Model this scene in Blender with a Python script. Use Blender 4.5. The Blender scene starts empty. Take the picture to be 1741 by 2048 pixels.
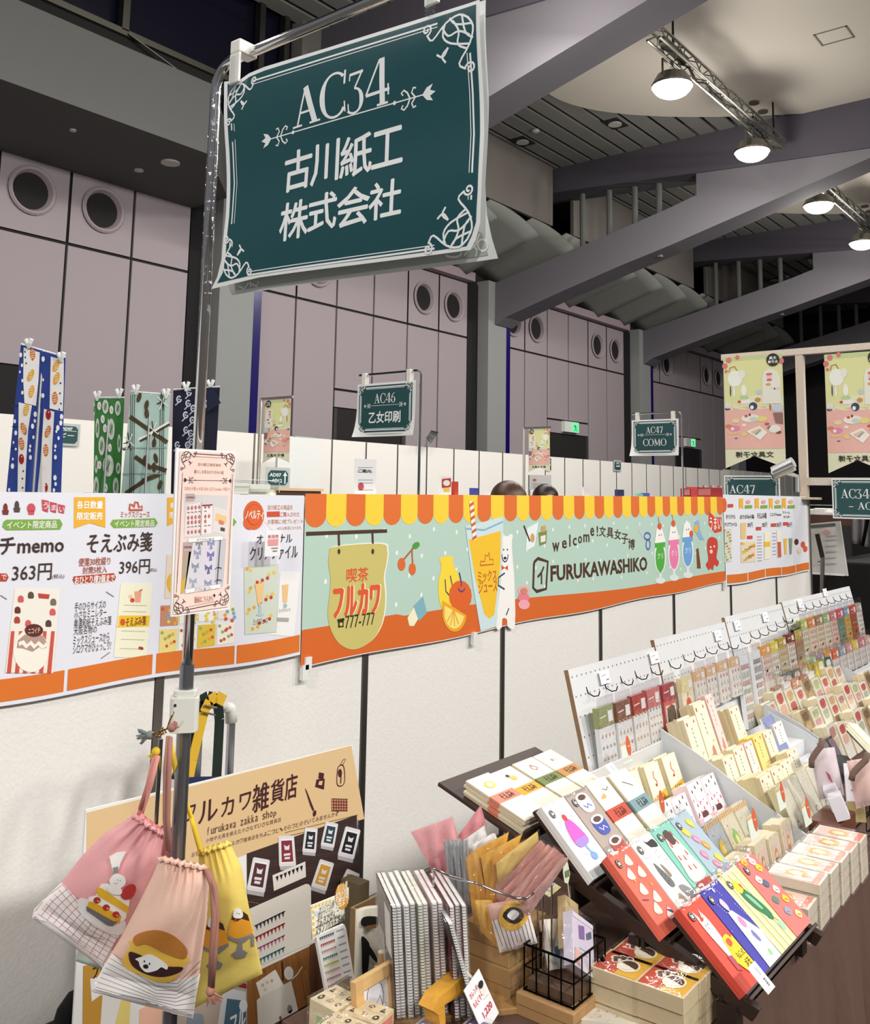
import bpy, bmesh, math, random
from mathutils import Vector, Matrix
from mathutils.geometry import tessellate_polygon
random.seed(7)
C = bpy.context.scene.collection
scene = bpy.context.scene
# ---------------------------------------------------------------- camera
F, PX, PY, EYE = 1870.0, 870.0, 742.0, 1.62          # focal length in pixels of the 1741x2048 frame, principal point, eye height
up = Vector((240, 14242, -F)).normalized()
ax = Vector((1500, -265, -F)); ax = (ax - up * ax.dot(up)).normalized()
ay = up.cross(ax)
R = Matrix((ax, ay, up))                              # rows: world axes seen in the camera's frame
cam_d = bpy.data.cameras.new('camera'); cam = bpy.data.objects.new('camera', cam_d); C.objects.link(cam)
cam_d.sensor_fit = 'VERTICAL'; cam_d.sensor_height = 36; cam_d.lens = 36 * F / 2048
cam_d.shift_y = -(1024 - PY) / 2048; cam_d.shift_x = (870.5 - PX) / 2048
cam_d.clip_start = .05; cam_d.clip_end = 200
cam.matrix_world = Matrix.Translation((0, 0, EYE)) @ R.to_4x4()
scene.camera = cam
# ---------------------------------------------------------------- world, lamps, exposure
w = bpy.data.worlds.new('world'); scene.world = w; w.use_nodes = True
w.node_tree.nodes['Background'].inputs[0].default_value = (.95, .95, 1, 1)
w.node_tree.nodes['Background'].inputs[1].default_value = .24
def area(loc, size, power, rot=(0, 0, 0), col=(1, .975, .94)):
    l = bpy.data.lights.new('flood_and_fill', 'AREA'); l.shape = 'DISK'; l.size = size; l.energy = power; l.color = col
    o = bpy.data.objects.new('flood_and_fill', l); C.objects.link(o); o.location = loc; o.rotation_euler = rot; return o
for lx in (-3.5, 1.2, 5.6, 10.3, 14.7, 18.6, 23.1, 27.2):
    area((lx, 6.45, 8.5), .8, 260 if lx > 8 else 170, (math.radians(20) if lx > 8 else 0, 0, 0))
for lx in (-3.5, 1.2, 5.6, 10.3, 16, 22):  # unseen row added on the camera side, tilted for frontal light
    area((lx, -6.2, 7.4), 1.1, 560 if lx < 12 else 330, (math.radians(58), 0, 0))
area((-7, -1.5, 7.5), 1.2, 560, (0, -math.radians(52), math.radians(8)))  # unseen lamp added to brighten the hung sign's face
for lx in (-3.5, 1.2, 5.6, 10.3, 14.7, 18.6, 23.1, 27.2):   # point lights added at the flood positions to brighten the roof
    l = bpy.data.lights.new('roof_fill', 'POINT'); l.energy = 270; l.shadow_soft_size = .25; l.color = (1, .95, .88)
    o = bpy.data.objects.new('roof_fill', l); C.objects.link(o); o.location = (lx, 6.5, 8.25)
scene.view_settings.view_transform = 'Standard'; scene.view_settings.look = 'None'
scene.view_settings.gamma = 1; scene.view_settings.use_curve_mapping = False
scene.view_settings.exposure = -0.5
scene.cycles.max_bounces = 6; scene.cycles.transparent_max_bounces = 16; scene.cycles.use_denoising = True
scene.cycles.sample_clamp_indirect = 4
# ---------------------------------------------------------------- photograph geometry -> metres
def at(px, py, axis, val):
    r = R @ Vector(((px - PX) / F, -(py - PY) / F, -1)); i = 'xyz'.index(axis); o = Vector((0, 0, EYE))
    return o + r * ((val - o[i]) / r[i])
def atd(px, py, d):
    return Vector((0, 0, EYE)) + (R @ Vector(((px - PX) / F, -(py - PY) / F, -1))) * d
# ---------------------------------------------------------------- colours and materials
_cc = {}
def hx(c):
    if not isinstance(c, str): return c
    if c not in _cc:
        s = [int(c[i:i + 2], 16) / 255 for i in (1, 3, 5)]
        _cc[c] = tuple(((x / 12.92) if x <= .04045 else ((x + .055) / 1.055) ** 2.4) for x in s) + (1,)
    return _cc[c]
_mm = {}
SPEC = dict(paper=(.62, 0, .02, 300), gloss=(.22, 0, .0, 40), cloth=(.95, 0, .25, 900), wood=(.5, 0, .05, 60), lilac=(.7, 0, .03, 40),
            metal=(.12, 1, .0, 10), steel=(.38, 1, .02, 30), plastic=(.35, 0, .0, 20), plaster=(.8, 0, .35, 90), carpet=(.95, 0, .4, 300),
            matte=(.85, 0, .04, 30), skin=(.6, 0, .02, 80), hair=(.35, 0, .3, 250), board=(.75, 0, .06, 120))
def M(kind):
    if kind in _mm: return _mm[kind]
    m = bpy.data.materials.new(kind); m.use_nodes = True; nt = m.node_tree; N = nt.nodes; L = nt.links
    b = N['Principled BSDF']; out = N['Material Output']
    at_ = N.new('ShaderNodeAttribute'); at_.attribute_name = 'Col'
    co = N.new('ShaderNodeTexCoord')
    nz = N.new('ShaderNodeTexNoise'); L.new(co.outputs['Object'], nz.inputs['Vector'])
    if kind in ('film', 'glass', 'acrylic', 'crinkle'):
        gl = N.new('ShaderNodeBsdfGlossy'); tr = N.new('ShaderNodeBsdfTransparent'); mx = N.new('ShaderNodeMixShader')
        lw = N.new('ShaderNodeLayerWeight'); lw.inputs[0].default_value = .35
        mp = N.new('ShaderNodeMapRange'); mp.inputs[3].default_value = .015; mp.inputs[4].default_value = .30 if kind != 'crinkle' else .6
        L.new(lw.outputs['Facing'], mp.inputs[0]); L.new(mp.outputs[0], mx.inputs[0])
        gl.inputs['Roughness'].default_value = .07 if kind == 'film' else .05
        gl.inputs['Color'].default_value = (1, 1, 1, 1)
        tr.inputs['Color'].default_value = (.98, .98, .985, 1) if kind != 'acrylic' else (.93, .95, .96, 1)
        if kind in ('film', 'crinkle'):
            nz.inputs['Scale'].default_value = 45 if kind == 'film' else 75; nz.inputs['Detail'].default_value = 3
            bp = N.new('ShaderNodeBump'); bp.inputs['Strength'].default_value = .5 if kind == 'film' else 1; bp.inputs['Distance'].default_value = .01
            L.new(nz.outputs[0], bp.inputs['Height']); L.new(bp.outputs[0], gl.inputs['Normal'])
        L.new(tr.outputs[0], mx.inputs[1]); L.new(gl.outputs[0], mx.inputs[2]); L.new(mx.outputs[0], out.inputs[0])
        _mm[kind] = m; return m
    if kind.startswith('glow'):
        e = N.new('ShaderNodeEmission'); e.inputs[1].default_value = float(kind[4:]); L.new(at_.outputs['Color'], e.inputs[0])
        L.new(e.outputs[0], out.inputs[0]); _mm[kind] = m; return m
    ro, me, bu, sc = SPEC[kind]
    b.inputs['Roughness'].default_value = ro; b.inputs['Metallic'].default_value = me
    nz.inputs['Scale'].default_value = sc; nz.inputs['Detail'].default_value = 3
    src = nz
    if kind == 'wood':
        mpn = N.new('ShaderNodeMapping'); mpn.inputs['Scale'].default_value = (1, 9, 9); L.new(co.outputs['Object'], mpn.inputs[0])
        L.new(mpn.outputs[0], nz.inputs['Vector']); nz.inputs['Scale'].default_value = 12
    if kind == 'lilac':                                  # fine vertical ribbing of the fabric-faced hall panels
        wv = N.new('ShaderNodeTexWave'); wv.inputs['Scale'].default_value = 18; wv.bands_direction = 'X'
        L.new(co.outputs['Object'], wv.inputs['Vector']); src = wv
    amt = {'wood': .28, 'plaster': .07, 'carpet': .35, 'cloth': .12, 'hair': .4, 'lilac': .05}.get(kind, .05)
    mr = N.new('ShaderNodeMapRange'); mr.inputs[3].default_value = 1 - amt; mr.inputs[4].default_value = 1 + amt * .6
    L.new(src.outputs[0] if kind != 'lilac' else wv.outputs[1], mr.inputs[0])
    hs = N.new('ShaderNodeHueSaturation'); L.new(mr.outputs[0], hs.inputs['Value']); L.new(at_.outputs['Color'], hs.inputs['Color'])
    L.new(hs.outputs[0], b.inputs['Base Color'])
    if bu:
        bp = N.new('ShaderNodeBump'); bp.inputs['Strength'].default_value = bu; bp.inputs['Distance'].default_value = .004
        L.new(src.outputs[0] if kind != 'lilac' else wv.outputs[1], bp.inputs['Height']); L.new(bp.outputs[0], b.inputs['Normal'])
    _mm[kind] = m; return m
# ---------------------------------------------------------------- mesh builder
org = {}
class MB:
    def __init__(s): s.v = []; s.f = []; s.c = []
    def add(s, vs, fs, col):
        n = len(s.v); s.v += [tuple(v) for v in vs]; col = hx(col)
        for f in fs: s.f.append(tuple(i + n for i in f)); s.c.append(col)
        return s
    def obox(s, o, u, v, w, col):
        o, u, v, w = Vector(o), Vector(u), Vector(v), Vector(w)
        return s.add([o, o + u, o + u + v, o + v, o + w, o + u + w, o + u + v + w, o + v + w],
                     [(0, 3, 2, 1), (4, 5, 6, 7), (0, 1, 5, 4), (1, 2, 6, 5), (2, 3, 7, 6), (3, 0, 4, 7)], col)
    def box(s, x0, x1, y0, y1, z0, z1, col):
        return s.obox((x0, y0, z0), (x1 - x0, 0, 0), (0, y1 - y0, 0), (0, 0, z1 - z0), col)
    def tube(s, path, r, col, n=8, caps=True):
        path = [Vector(p) for p in path]; rr = r if isinstance(r, (list, tuple)) else [r] * len(path)
        rings = []; prev = None
        for i, p in enumerate(path):
            d = (path[min(i + 1, len(path) - 1)] - path[max(i - 1, 0)]).normalized()
            a = prev if prev is not None else (Vector((0, 0, 1)) if abs(d.z) < .9 else Vector((1, 0, 0)))
            a = (a - d * a.dot(d)).normalized(); prev = a; b = d.cross(a)
            rings.append([p + (a * math.cos(2 * math.pi * k / n) + b * math.sin(2 * math.pi * k / n)) * rr[i] for k in range(n)])
        vs = [q for rg in rings for q in rg]; fs = []
        for i in range(len(path) - 1):
            for k in range(n):
                fs.append((i * n + k, i * n + (k + 1) % n, (i + 1) * n + (k + 1) % n, (i + 1) * n + k))
        if caps: fs.append(tuple(range(n))[::-1]); fs.append(tuple((len(path) - 1) * n + k for k in range(n)))
        return s.add(vs, fs, col)
    def sph(s, c, r, col, n=12, m=8):
        c = Vector(c); r = r if isinstance(r, (tuple, list)) else (r, r, r)
        vs = [c + Vector((0, 0, r[2]))]
        for j in range(1, m):
            t = math.pi * j / m
            for k in range(n):
                a = 2 * math.pi * k / n; vs.append(c + Vector((r[0] * math.sin(t) * math.cos(a), r[1] * math.sin(t) * math.sin(a), r[2] * math.cos(t))))
        vs.append(c - Vector((0, 0, r[2]))); fs = []
        for k in range(n): fs.append((0, 1 + k, 1 + (k + 1) % n))
        for j in range(m - 2):
            for k in range(n): fs.append((1 + j * n + k, 1 + (j + 1) * n + k, 1 + (j + 1) * n + (k + 1) % n, 1 + j * n + (k + 1) % n))
        e = len(vs) - 1
        for k in range(n): fs.append((e, 1 + (m - 2) * n + (k + 1) % n, 1 + (m - 2) * n + k))
        return s.add(vs, fs, col)
    def prism(s, poly, f3, d, col):
        """poly: 2D outline, f3(a,b,w) -> 3D, extruded from w=0 to w=d"""
        n = len(poly); vs = [f3(a, b, 0) for a, b in poly] + [f3(a, b, d) for a, b in poly]
        tr = tessellate_polygon([[Vector((a, b, 0)) for a, b in poly]])
        fs = [tuple(t) for t in tr] + [tuple(i + n for i in t[::-1]) for t in tr]
        fs += [(i, (i + 1) % n, (i + 1) % n + n, i + n) for i in range(n)]
        return s.add(vs, fs, col)
    def grid(s, f, nu, nv, col):
        vs = [f(i / nu, j / nv) for j in range(nv + 1) for i in range(nu + 1)]
        fs = [(j * (nu + 1) + i, j * (nu + 1) + i + 1, (j + 1) * (nu + 1) + i + 1, (j + 1) * (nu + 1) + i) for j in range(nv) for i in range(nu)]
        if callable(col):
            for q, fc in enumerate(fs): pass
            n = len(s.v); s.v += [tuple(v) for v in vs]
            for q, fc in enumerate(fs):
                i, j = q % nu, q // nu
                s.f.append(tuple(k + n for k in fc)); s.c.append(hx(col((i + .5) / nu, (j + .5) / nv)))
            return s
        return s.add(vs, fs, col)
    def build(s, name, mat, parent=None, loc=None, smooth=False, bevel=0, local=False, thick=0, sub=0, fix=True):
        me = bpy.data.meshes.new(name)
        L = Vector(loc) if loc is not None else (org.get(parent.name, Vector()) if parent else Vector())
        if local: L = Vector()
        me.from_pydata([(v[0] - L.x, v[1] - L.y, v[2] - L.z) for v in s.v], [], s.f)
        at_ = me.attributes.new('Col', 'FLOAT_COLOR', 'FACE')
        flat = [x for c in s.c for x in c]; at_.data.foreach_set('color', flat)
        if fix or smooth:
            bm = bmesh.new(); bm.from_mesh(me)
            if smooth: bmesh.ops.remove_doubles(bm, verts=bm.verts, dist=1e-5)
            bmesh.ops.recalc_face_normals(bm, faces=bm.faces)
            bm.to_mesh(me); bm.free()
        if smooth: me.shade_smooth()
        me.materials.append(M(mat)); o = bpy.data.objects.new(name, me); C.objects.link(o)
        if parent: o.parent = parent
        if loc is not None and not parent: o.location = L
        org[o.name] = L
        if thick: md = o.modifiers.new('t', 'SOLIDIFY'); md.thickness = thick; md.offset = 0
        if bevel: md = o.modifiers.new('b', 'BEVEL'); md.width = bevel; md.segments = 2; md.limit_method = 'ANGLE'
        if sub: md = o.modifiers.new('s', 'SUBSURF'); md.levels = sub; md.render_levels = sub
        return o
def tag(o, label=None, cat=None, group=None, kind=None):
    if label: o['label'] = label
    if cat: o['category'] = cat
    if group: o['group'] = group
    if kind: o['kind'] = kind
    return o
def thing(name, label, cat, loc, group=None):
    o = bpy.data.objects.new(name, None); C.objects.link(o); o.location = loc; o.empty_display_size = .05
    org[o.name] = Vector(loc); return tag(o, label, cat, group)
def struct(o): o['kind'] = 'structure'; return o
def dup(o, parent=None):
    c = o.copy(); C.objects.link(c); c.parent = parent
    for ch in o.children: dup(ch, c)
    return c
def mtx(o, u, v):
    """frame with columns u, v, u x v at o"""
    u = Vector(u).normalized(); v = Vector(v).normalized(); w_ = u.cross(v).normalized(); v = w_.cross(u)
    m = Matrix((u, v, w_)).transposed().to_4x4(); m.translation = Vector(o); return m
# ---------------------------------------------------------------- flat print
_tc = {}
def glyphs(s, bold=0):
    k = (s, bold)
    if k not in _tc:
        cu = bpy.data.curves.new('t', 'FONT'); cu.body = s; cu.size = 1; cu.resolution_u = 2; cu.offset = bold; cu.fill_mode = 'FRONT'
        ob = bpy.data.objects.new('t', cu); C.objects.link(ob)
        dg = bpy.context.evaluated_depsgraph_get(); me = ob.evaluated_get(dg).to_mesh()
        vs = [(v.co.x, v.co.y) for v in me.vertices]; fs = [tuple(p.vertices) for p in me.polygons]
        ob.evaluated_get(dg).to_mesh_clear(); bpy.data.objects.remove(ob); bpy.data.curves.remove(cu)
        if not vs: vs = [(0, 0), (1, 1)]
        x0 = min(v[0] for v in vs); x1 = max(v[0] for v in vs); y0 = min(v[1] for v in vs); y1 = max(v[1] for v in vs)
        _tc[k] = ([((x - x0) / max(x1 - x0, 1e-6), (y - y0) / max(y1 - y0, 1e-6)) for x, y in vs], fs)
    return _tc[k]
class Plane:
    """a flat sheet in the place: axis 'y' (faces -y, a=x) or 'x' (faces -x, a=-y); disp(a,b) pushes it towards the viewer"""
    def __init__(s, axis, val, disp=None): s.axis = axis; s.val = val; s.disp = disp
    def ab(s, px, py):
        p = at(px, py, s.axis, s.val); return (p.x, p.z) if s.axis == 'y' else (-p.y, p.z)
    def p3(s, a, b, w=0):
        w = w + (s.disp(a, b) if s.disp else 0)
        return (a, s.val - w, b) if s.axis == 'y' else (s.val - w, -a, b)
class Local:
    disp = None
    def ab(s, a, b): return (a, b)
    def p3(s, a, b, w=0): return (a, b, w)
class Art:
    def __init__(s, pl, eps=.0006, off=.0006): s.pl = pl; s.mb = MB(); s.eps = eps; s.off = off
    def _w(s, l): return s.off + s.eps * l
    def poly(s, pts, col, l=1, ab=False):
        q = [p if ab else s.pl.ab(*p) for p in pts]
        tr = tessellate_polygon([[Vector((a, b, 0)) for a, b in q]])
        s.mb.add([s.pl.p3(a, b, s._w(l)) for a, b in q], [tuple(t) for t in tr], col)
    def quad(s, p0, p1, p2, p3, col, l=0, n=1, m=1):
        """corners TL, TR, BR, BL, subdivided n x m so it follows a bent sheet"""
        P = [s.pl.ab(*p) for p in (p0, p1, p2, p3)]
        def f(u, v):
            t = (P[0][0] + (P[1][0] - P[0][0]) * u, P[0][1] + (P[1][1] - P[0][1]) * u)
            b = (P[3][0] + (P[2][0] - P[3][0]) * u, P[3][1] + (P[2][1] - P[3][1]) * u)
            return s.pl.p3(t[0] + (b[0] - t[0]) * v, t[1] + (b[1] - t[1]) * v, s._w(l))
        s.mb.grid(f, n, m, col)
    def rect(s, x0, y0, x1, y1, col, l=1, n=1, m=1): s.quad((x0, y0), (x1, y0), (x1, y1), (x0, y1), col, l, n, m)
    def ell(s, cx, cy, rx, ry, col, l=1, n=16, rot=0, a0=0, a1=360):
        c, d = math.cos(rot), math.sin(rot); full = abs(a1 - a0) >= 360; pts = []
        for k in range(n + (0 if full else 1)):
            t = math.radians(a0 + (a1 - a0) * k / n); x, y = rx * math.cos(t), ry * math.sin(t)
            pts.append((cx + x * c - y * d, cy + x * d + y * c))
        s.poly(pts, col, l)
    def line(s, pts, wd, col, l=2, closed=False, ab=False, taper=None):
        P = [Vector(p if ab else s.pl.ab(*p)) for p in pts]
        if closed: P.append(P[0])
        n = len(P); L_, R_ = [], []
        for i, p in enumerate(P):
            a = P[i - 1] if i else (P[-2] if closed else P[i]); b = P[i + 1] if i < n - 1 else (P[1] if closed else P[i])
            d = (b - a); d = d.normalized() if d.length > 1e-9 else Vector((1, 0)); nn = Vector((-d.y, d.x))
            ww = wd * (taper(i / (n - 1)) if taper else 1) / 2
            L_.append(p + nn * ww); R_.append(p - nn * ww)
        vs = [s.pl.p3(q.x, q.y, s._w(l)) for q in L_] + [s.pl.p3(q.x, q.y, s._w(l)) for q in R_]
        s.mb.add(vs, [(i, i + 1, n + i + 1, n + i) for i in range(n - 1)], col)
    def text(s, t, x0, y0, x1, y1, col, l=2, bold=0.0, mirror=False, rot=0):
        """x0,y0 = upper left corner of the lettering, x1,y1 = lower right"""
        if bold > 0 and any(ord(c) > 0x2fff for c in t):
            a0, b1 = s.pl.ab(x0, y0); a1, b0 = s.pl.ab(x1, y1); hh = abs(b1 - b0) * bold * .8
            sh = ((0, 0), (hh, 0), (-hh, 0), (0, hh), (0, -hh))
        else: sh = ((0, 0),)
        if len(sh) > 1: bold = 0
        for qi, (sx_, sy_) in enumerate(sh): s._text(t, x0, y0, x1, y1, col, l + qi * .12, bold, mirror, rot, sx_, sy_)
    def _text(s, t, x0, y0, x1, y1, col, l, bold, mirror, rot, sx_, sy_):
        vs, fs = glyphs(t, bold); a0, b1 = s.pl.ab(x0, y0); a1, b0 = s.pl.ab(x1, y1); out = []
        ca, cb = (a0 + a1) / 2, (b0 + b1) / 2; cr, sr = math.cos(rot), math.sin(rot)
        for u, v in vs:
            if mirror: u = 1 - u
            a, b = a0 + (a1 - a0) * u + sx_, b0 + (b1 - b0) * v + sy_
            if rot: da, db = a - ca, b - cb; a, b = ca + da * cr - db * sr, cb + da * sr + db * cr
            out.append(s.pl.p3(a, b, s._w(l)))
        s.mb.add(out, fs, col)
    def build(s, parent, name='print', mat='paper', local=False):
        if not s.mb.v: return None
        return s.mb.build(name, mat, parent, local=local, fix=False)
def arc(cx, cy, rx, ry, a0, a1, n=10):
    return [(cx + rx * math.cos(math.radians(a0 + (a1 - a0) * k / n)), cy + ry * math.sin(math.radians(a0 + (a1 - a0) * k / n))) for k in range(n + 1)]
def lerp(a, b, t): return a + (b - a) * t
def smooth(pts, n=4):
    out = []; m = len(pts)
    for i in range(m):
        p0, p1, p2, p3 = pts[i - 1], pts[i], pts[(i + 1) % m], pts[(i + 2) % m]
        for k in range(n):
            t = k / n
            out.append(tuple(.5 * (2 * p1[j] + (-p0[j] + p2[j]) * t + (2 * p0[j] - 5 * p1[j] + 4 * p2[j] - p3[j]) * t * t + (-p0[j] + 3 * p1[j] - 3 * p2[j] + p3[j]) * t ** 3) for j in (0, 1)))
    return out
# ================================================================ THE HALL
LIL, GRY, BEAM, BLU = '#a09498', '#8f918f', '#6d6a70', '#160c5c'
struct(MB().box(-8, 46, -14, 16, -.1, 0, '#4a4644').build('floor', 'carpet'))
# --- far wall of lilac panels; each panel its own piece, joints recessed 25 mm
WY = 15.0
far = struct(MB().box(-2, 45, WY + .04, WY + .5, 0, 11, '#1c1719').build('wall_back', 'matte'))
def bay(k): return 12.6 + 9.19 * k
def lil_panel(x0, x1, z0, z1, holes=()):
    g = .028; x0 += g; x1 -= g; z0 += g; z1 -= g
    if not holes: return MB().box(x0, x1, WY, WY + .05, z0, z1, LIL).build('panel', 'lilac', far)
    hx_, hz, hr = holes; m = MB(); n = 24; ring = [(hx_ + hr * math.cos(2 * math.pi * i / n), hz + hr * math.sin(2 * math.pi * i / n)) for i in range(n)]
    def edge(a):
        c, s_ = math.cos(a), math.sin(a); t = 1e9
        if c > 1e-6: t = min(t, (x1 - hx_) / c)
        if c < -1e-6: t = min(t, (x0 - hx_) / c)
        if s_ > 1e-6: t = min(t, (z1 - hz) / s_)
        if s_ < -1e-6: t = min(t, (z0 - hz) / s_)
        return (hx_ + c * t, hz + s_ * t)
    outer = [edge(2 * math.pi * i / n) for i in range(n)]
    for i in range(n):
        j = (i + 1) % n; m.add([(ring[i][0], WY, ring[i][1]), (ring[j][0], WY, ring[j][1]), (outer[j][0], WY, outer[j][1]), (outer[i][0], WY, outer[i][1])], [(0, 1, 2, 3)], LIL)
        # corner fill
        a, b = outer[i], outer[j]
        for cx_, cz_ in ((x0, z0), (x0, z1), (x1, z0), (x1, z1)):
            if abs(a[0] - b[0]) > 1e-6 and abs(a[1] - b[1]) > 1e-6 and ((abs(a[0] - cx_) < 1e-6 and abs(b[1] - cz_) < 1e-6) or (abs(b[0] - cx_) < 1e-6 and abs(a[1] - cz_) < 1e-6)):
                m.add([(a[0], WY, a[1]), (cx_, WY, cz_), (b[0], WY, b[1])], [(0, 1, 2)], LIL)
        m.add([(ring[i][0], WY, ring[i][1]), (ring[j][0], WY, ring[j][1]), (ring[j][0], WY + .05, ring[j][1]), (ring[i][0], WY + .05, ring[i][1])], [(0, 1, 2, 3)], LIL)
    return m.build('panel', 'lilac', far, fix=False)
def nozzle(x, z):
    m = MB(); n = 24; prof = [(.43, -.035), (.40, -.07), (.36, -.05), (.31, .06), (.30, .4)]
    for i in range(len(prof) - 1):
        for k in range(n):
            a, b = 2 * math.pi * k / n, 2 * math.pi * (k + 1) / n; (r0, y0), (r1, y1) = prof[i], prof[i + 1]
            m.add([(x + r0 * math.cos(a), WY + y0, z + r0 * math.sin(a)), (x + r0 * math.cos(b), WY + y0, z + r0 * math.sin(b)),
                   (x + r1 * math.cos(b), WY + y1, z + r1 * math.sin(b)), (x + r1 * math.cos(a), WY + y1, z + r1 * math.sin(a))], [(0, 1, 2, 3)], '#a5979b' if i < 3 else '#141013')
    m.add([(x + .3 * math.cos(2 * math.pi * k / n), WY + .36, z + .3 * math.sin(2 * math.pi * k / n)) for k in range(n)], [tuple(range(n))], '#070506')
    return m.build('air_nozzle', 'matte', far, smooth=False)
for k in range(-1, 3):
    X0 = bay(k); P6 = [X0 + 1.2667 * i for i in range(7)]
    if k == -1: P6 = [3.41, 4.6, 5.85, 7.13, 8.42, 9.71, 11.0]
    P6[-1] = X0 + 7.6 if k >= 0 else 11.0
    vents = [0, 1, 4, 5] if k >= 0 else [3, 4]
    for i in range(6):
        a, b = P6[i], P6[i + 1]; top = 7.38 if k >= 0 else 7.25
        if i in vents:
            hc = (a + b) / 2 if k >= 0 else (7.72, 9.07)[i - 3]
            if not (a + .45 < hc < b - .45): hc = (a + b) / 2
            lil_panel(a, b, 5.85, top, (hc, 6.62, .42)); nozzle(hc, 6.62)
        else: lil_panel(a, b, 5.85, top)
        if k >= 0 and i in (2, 3):
            lil_panel(a, b, 3.95, 5.85)
        elif k == -1 and i == 3: lil_panel(a, b, 3.6, 5.85)
        else: lil_panel(a, b, 0, 5.85)
    if k >= 0:
        lil_panel(P6[2], P6[4], 3.52, 3.95)
        d = struct(MB().box(P6[2] + .1, P6[4] - .1, WY + .12, WY + .16, 0, 3.5, '#8a8c90').build('door_%d' % (k + 1), 'steel'))
        MB().box(P6[2] + .02, P6[2] + .12, WY - .0, WY + .4, 0, 3.52, '#3a3839').build('door_frame', 'matte', d)
        MB().box(P6[4] - .12, P6[4] - .02, WY - .0, WY + .4, 0, 3.52, '#3a3839').build('door_frame', 'matte', d)

        m = MB(); xm = (P6[2] + P6[4]) / 2
        for dx in (-.22, .12): m.box(xm + dx, xm + dx + .1, WY + .09, WY + .12, 2.2, 2.9, '#55575a')
        m.build('door_handle', 'steel', d)
# columns with their dark slot and blue strip
for k in range(0, 4):
    X = bay(k)
    c = struct(MB().box(X - 1.1, X - .22, WY - .35, WY + .06, 0, 7.5, GRY).build('column', 'matte'))
    struct(MB().box(X - .21, X - .005, WY - .34, WY + .05, 0, 7.3, BLU).build('trim_%d' % (k + 1), 'gloss'))
    struct(MB().box(X - 1.6, X - 1.11, WY + .0, WY + .06, 0, 7.4, '#0b090b').build('column_slot', 'matte'))
# --- roof: plaster vault sheets, slatted strips, dark void above
struct(MB().box(-8, 46, -14, 16, 11.6, 11.7, '#111013').build('ceiling', 'matte'))
for k in range(-1, 4):
    x0, x1, xm = 12.62 + 9.19 * k, 20.97 + 9.19 * k, 16.7 + 9.19 * k
    if k == -1: x0, x1 = 6.0, 11.8
    m = MB(); n = 26
    tp = [(lerp(x0, x1, i / n)) for i in range(n + 1)]
    for i in range(n):
        ya, yb = [10.25 - .225 * (t - xm) ** 2 for t in (tp[i], tp[i + 1])]
        for z, s_ in ((10.3, 1), (10.34, -1)):
            m.add([(tp[i], -8, z), (tp[i + 1], -8, z), (tp[i + 1], yb, z), (tp[i], ya, z)], [(0, 1, 2, 3)], '#cbc4b8')
        m.add([(tp[i], ya, 10.3), (tp[i + 1], yb, 10.3), (tp[i + 1], yb, 10.34), (tp[i], ya, 10.34)], [(0, 1, 2, 3)], '#cbc4b8')
    pl = struct(m.build('ceiling_plaster', 'plaster'))
    if k >= 0:
        hatch = MB()
        for a, b, c_, d_ in ((17.35, 17.9, 4.27, 4.3), (17.35, 17.9, 4.84, 4.87), (17.35, 17.38, 4.27, 4.87), (17.87, 17.9, 4.27, 4.87)):
            hatch.box(a + 9.19 * k, b + 9.19 * k, c_, d_, 10.292, 10.3, '#6d675f')
        hatch.build('access_hatch', 'matte', pl)
        for dx, dy, r in ((19.69, 6.83, .11), (20.28, 6.84, .11)):
            MB().tube([(dx + 9.19 * k, dy, 10.3), (dx + 9.19 * k, dy, 10.26)], r, '#4c4641', 16).build('ceiling_rose', 'matte', pl)
    sl0 = None; root = struct(MB().box(x0, x1, 4.6, 15, 10.75, 10.8, '#0c0b0c').build('ceiling_void', 'matte'))
    for j in range(21):
        y = 4.83 + .485 * j
        if k == -1 and y > 12.2: break
        sl = MB().box(x0, x1, y, y + .375, 10.36, 10.42, '#7d7d78').build('slat', 'matte', root)
    if k >= 0:
        for dx, dy in ((19.1, 9.92), (18.77, 12.3)):
            X = dx + 9.19 * k
            MB().box(X - .3, X + .3, dy - .2, dy + .2, 10.345, 10.37, '#161416').build('downlight_plate', 'matte', root)
            MB().tube([(X, dy, 10.345), (X, dy, 10.32)], .16, '#b9b6ae', 20).build('downlight', 'plastic', root)
        MB().sph((18.32 + 9.19 * k, 11.63, 10.33), (.1, .1, .05), '#c2bfb8').build('smoke_detector', 'plastic', root)
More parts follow.
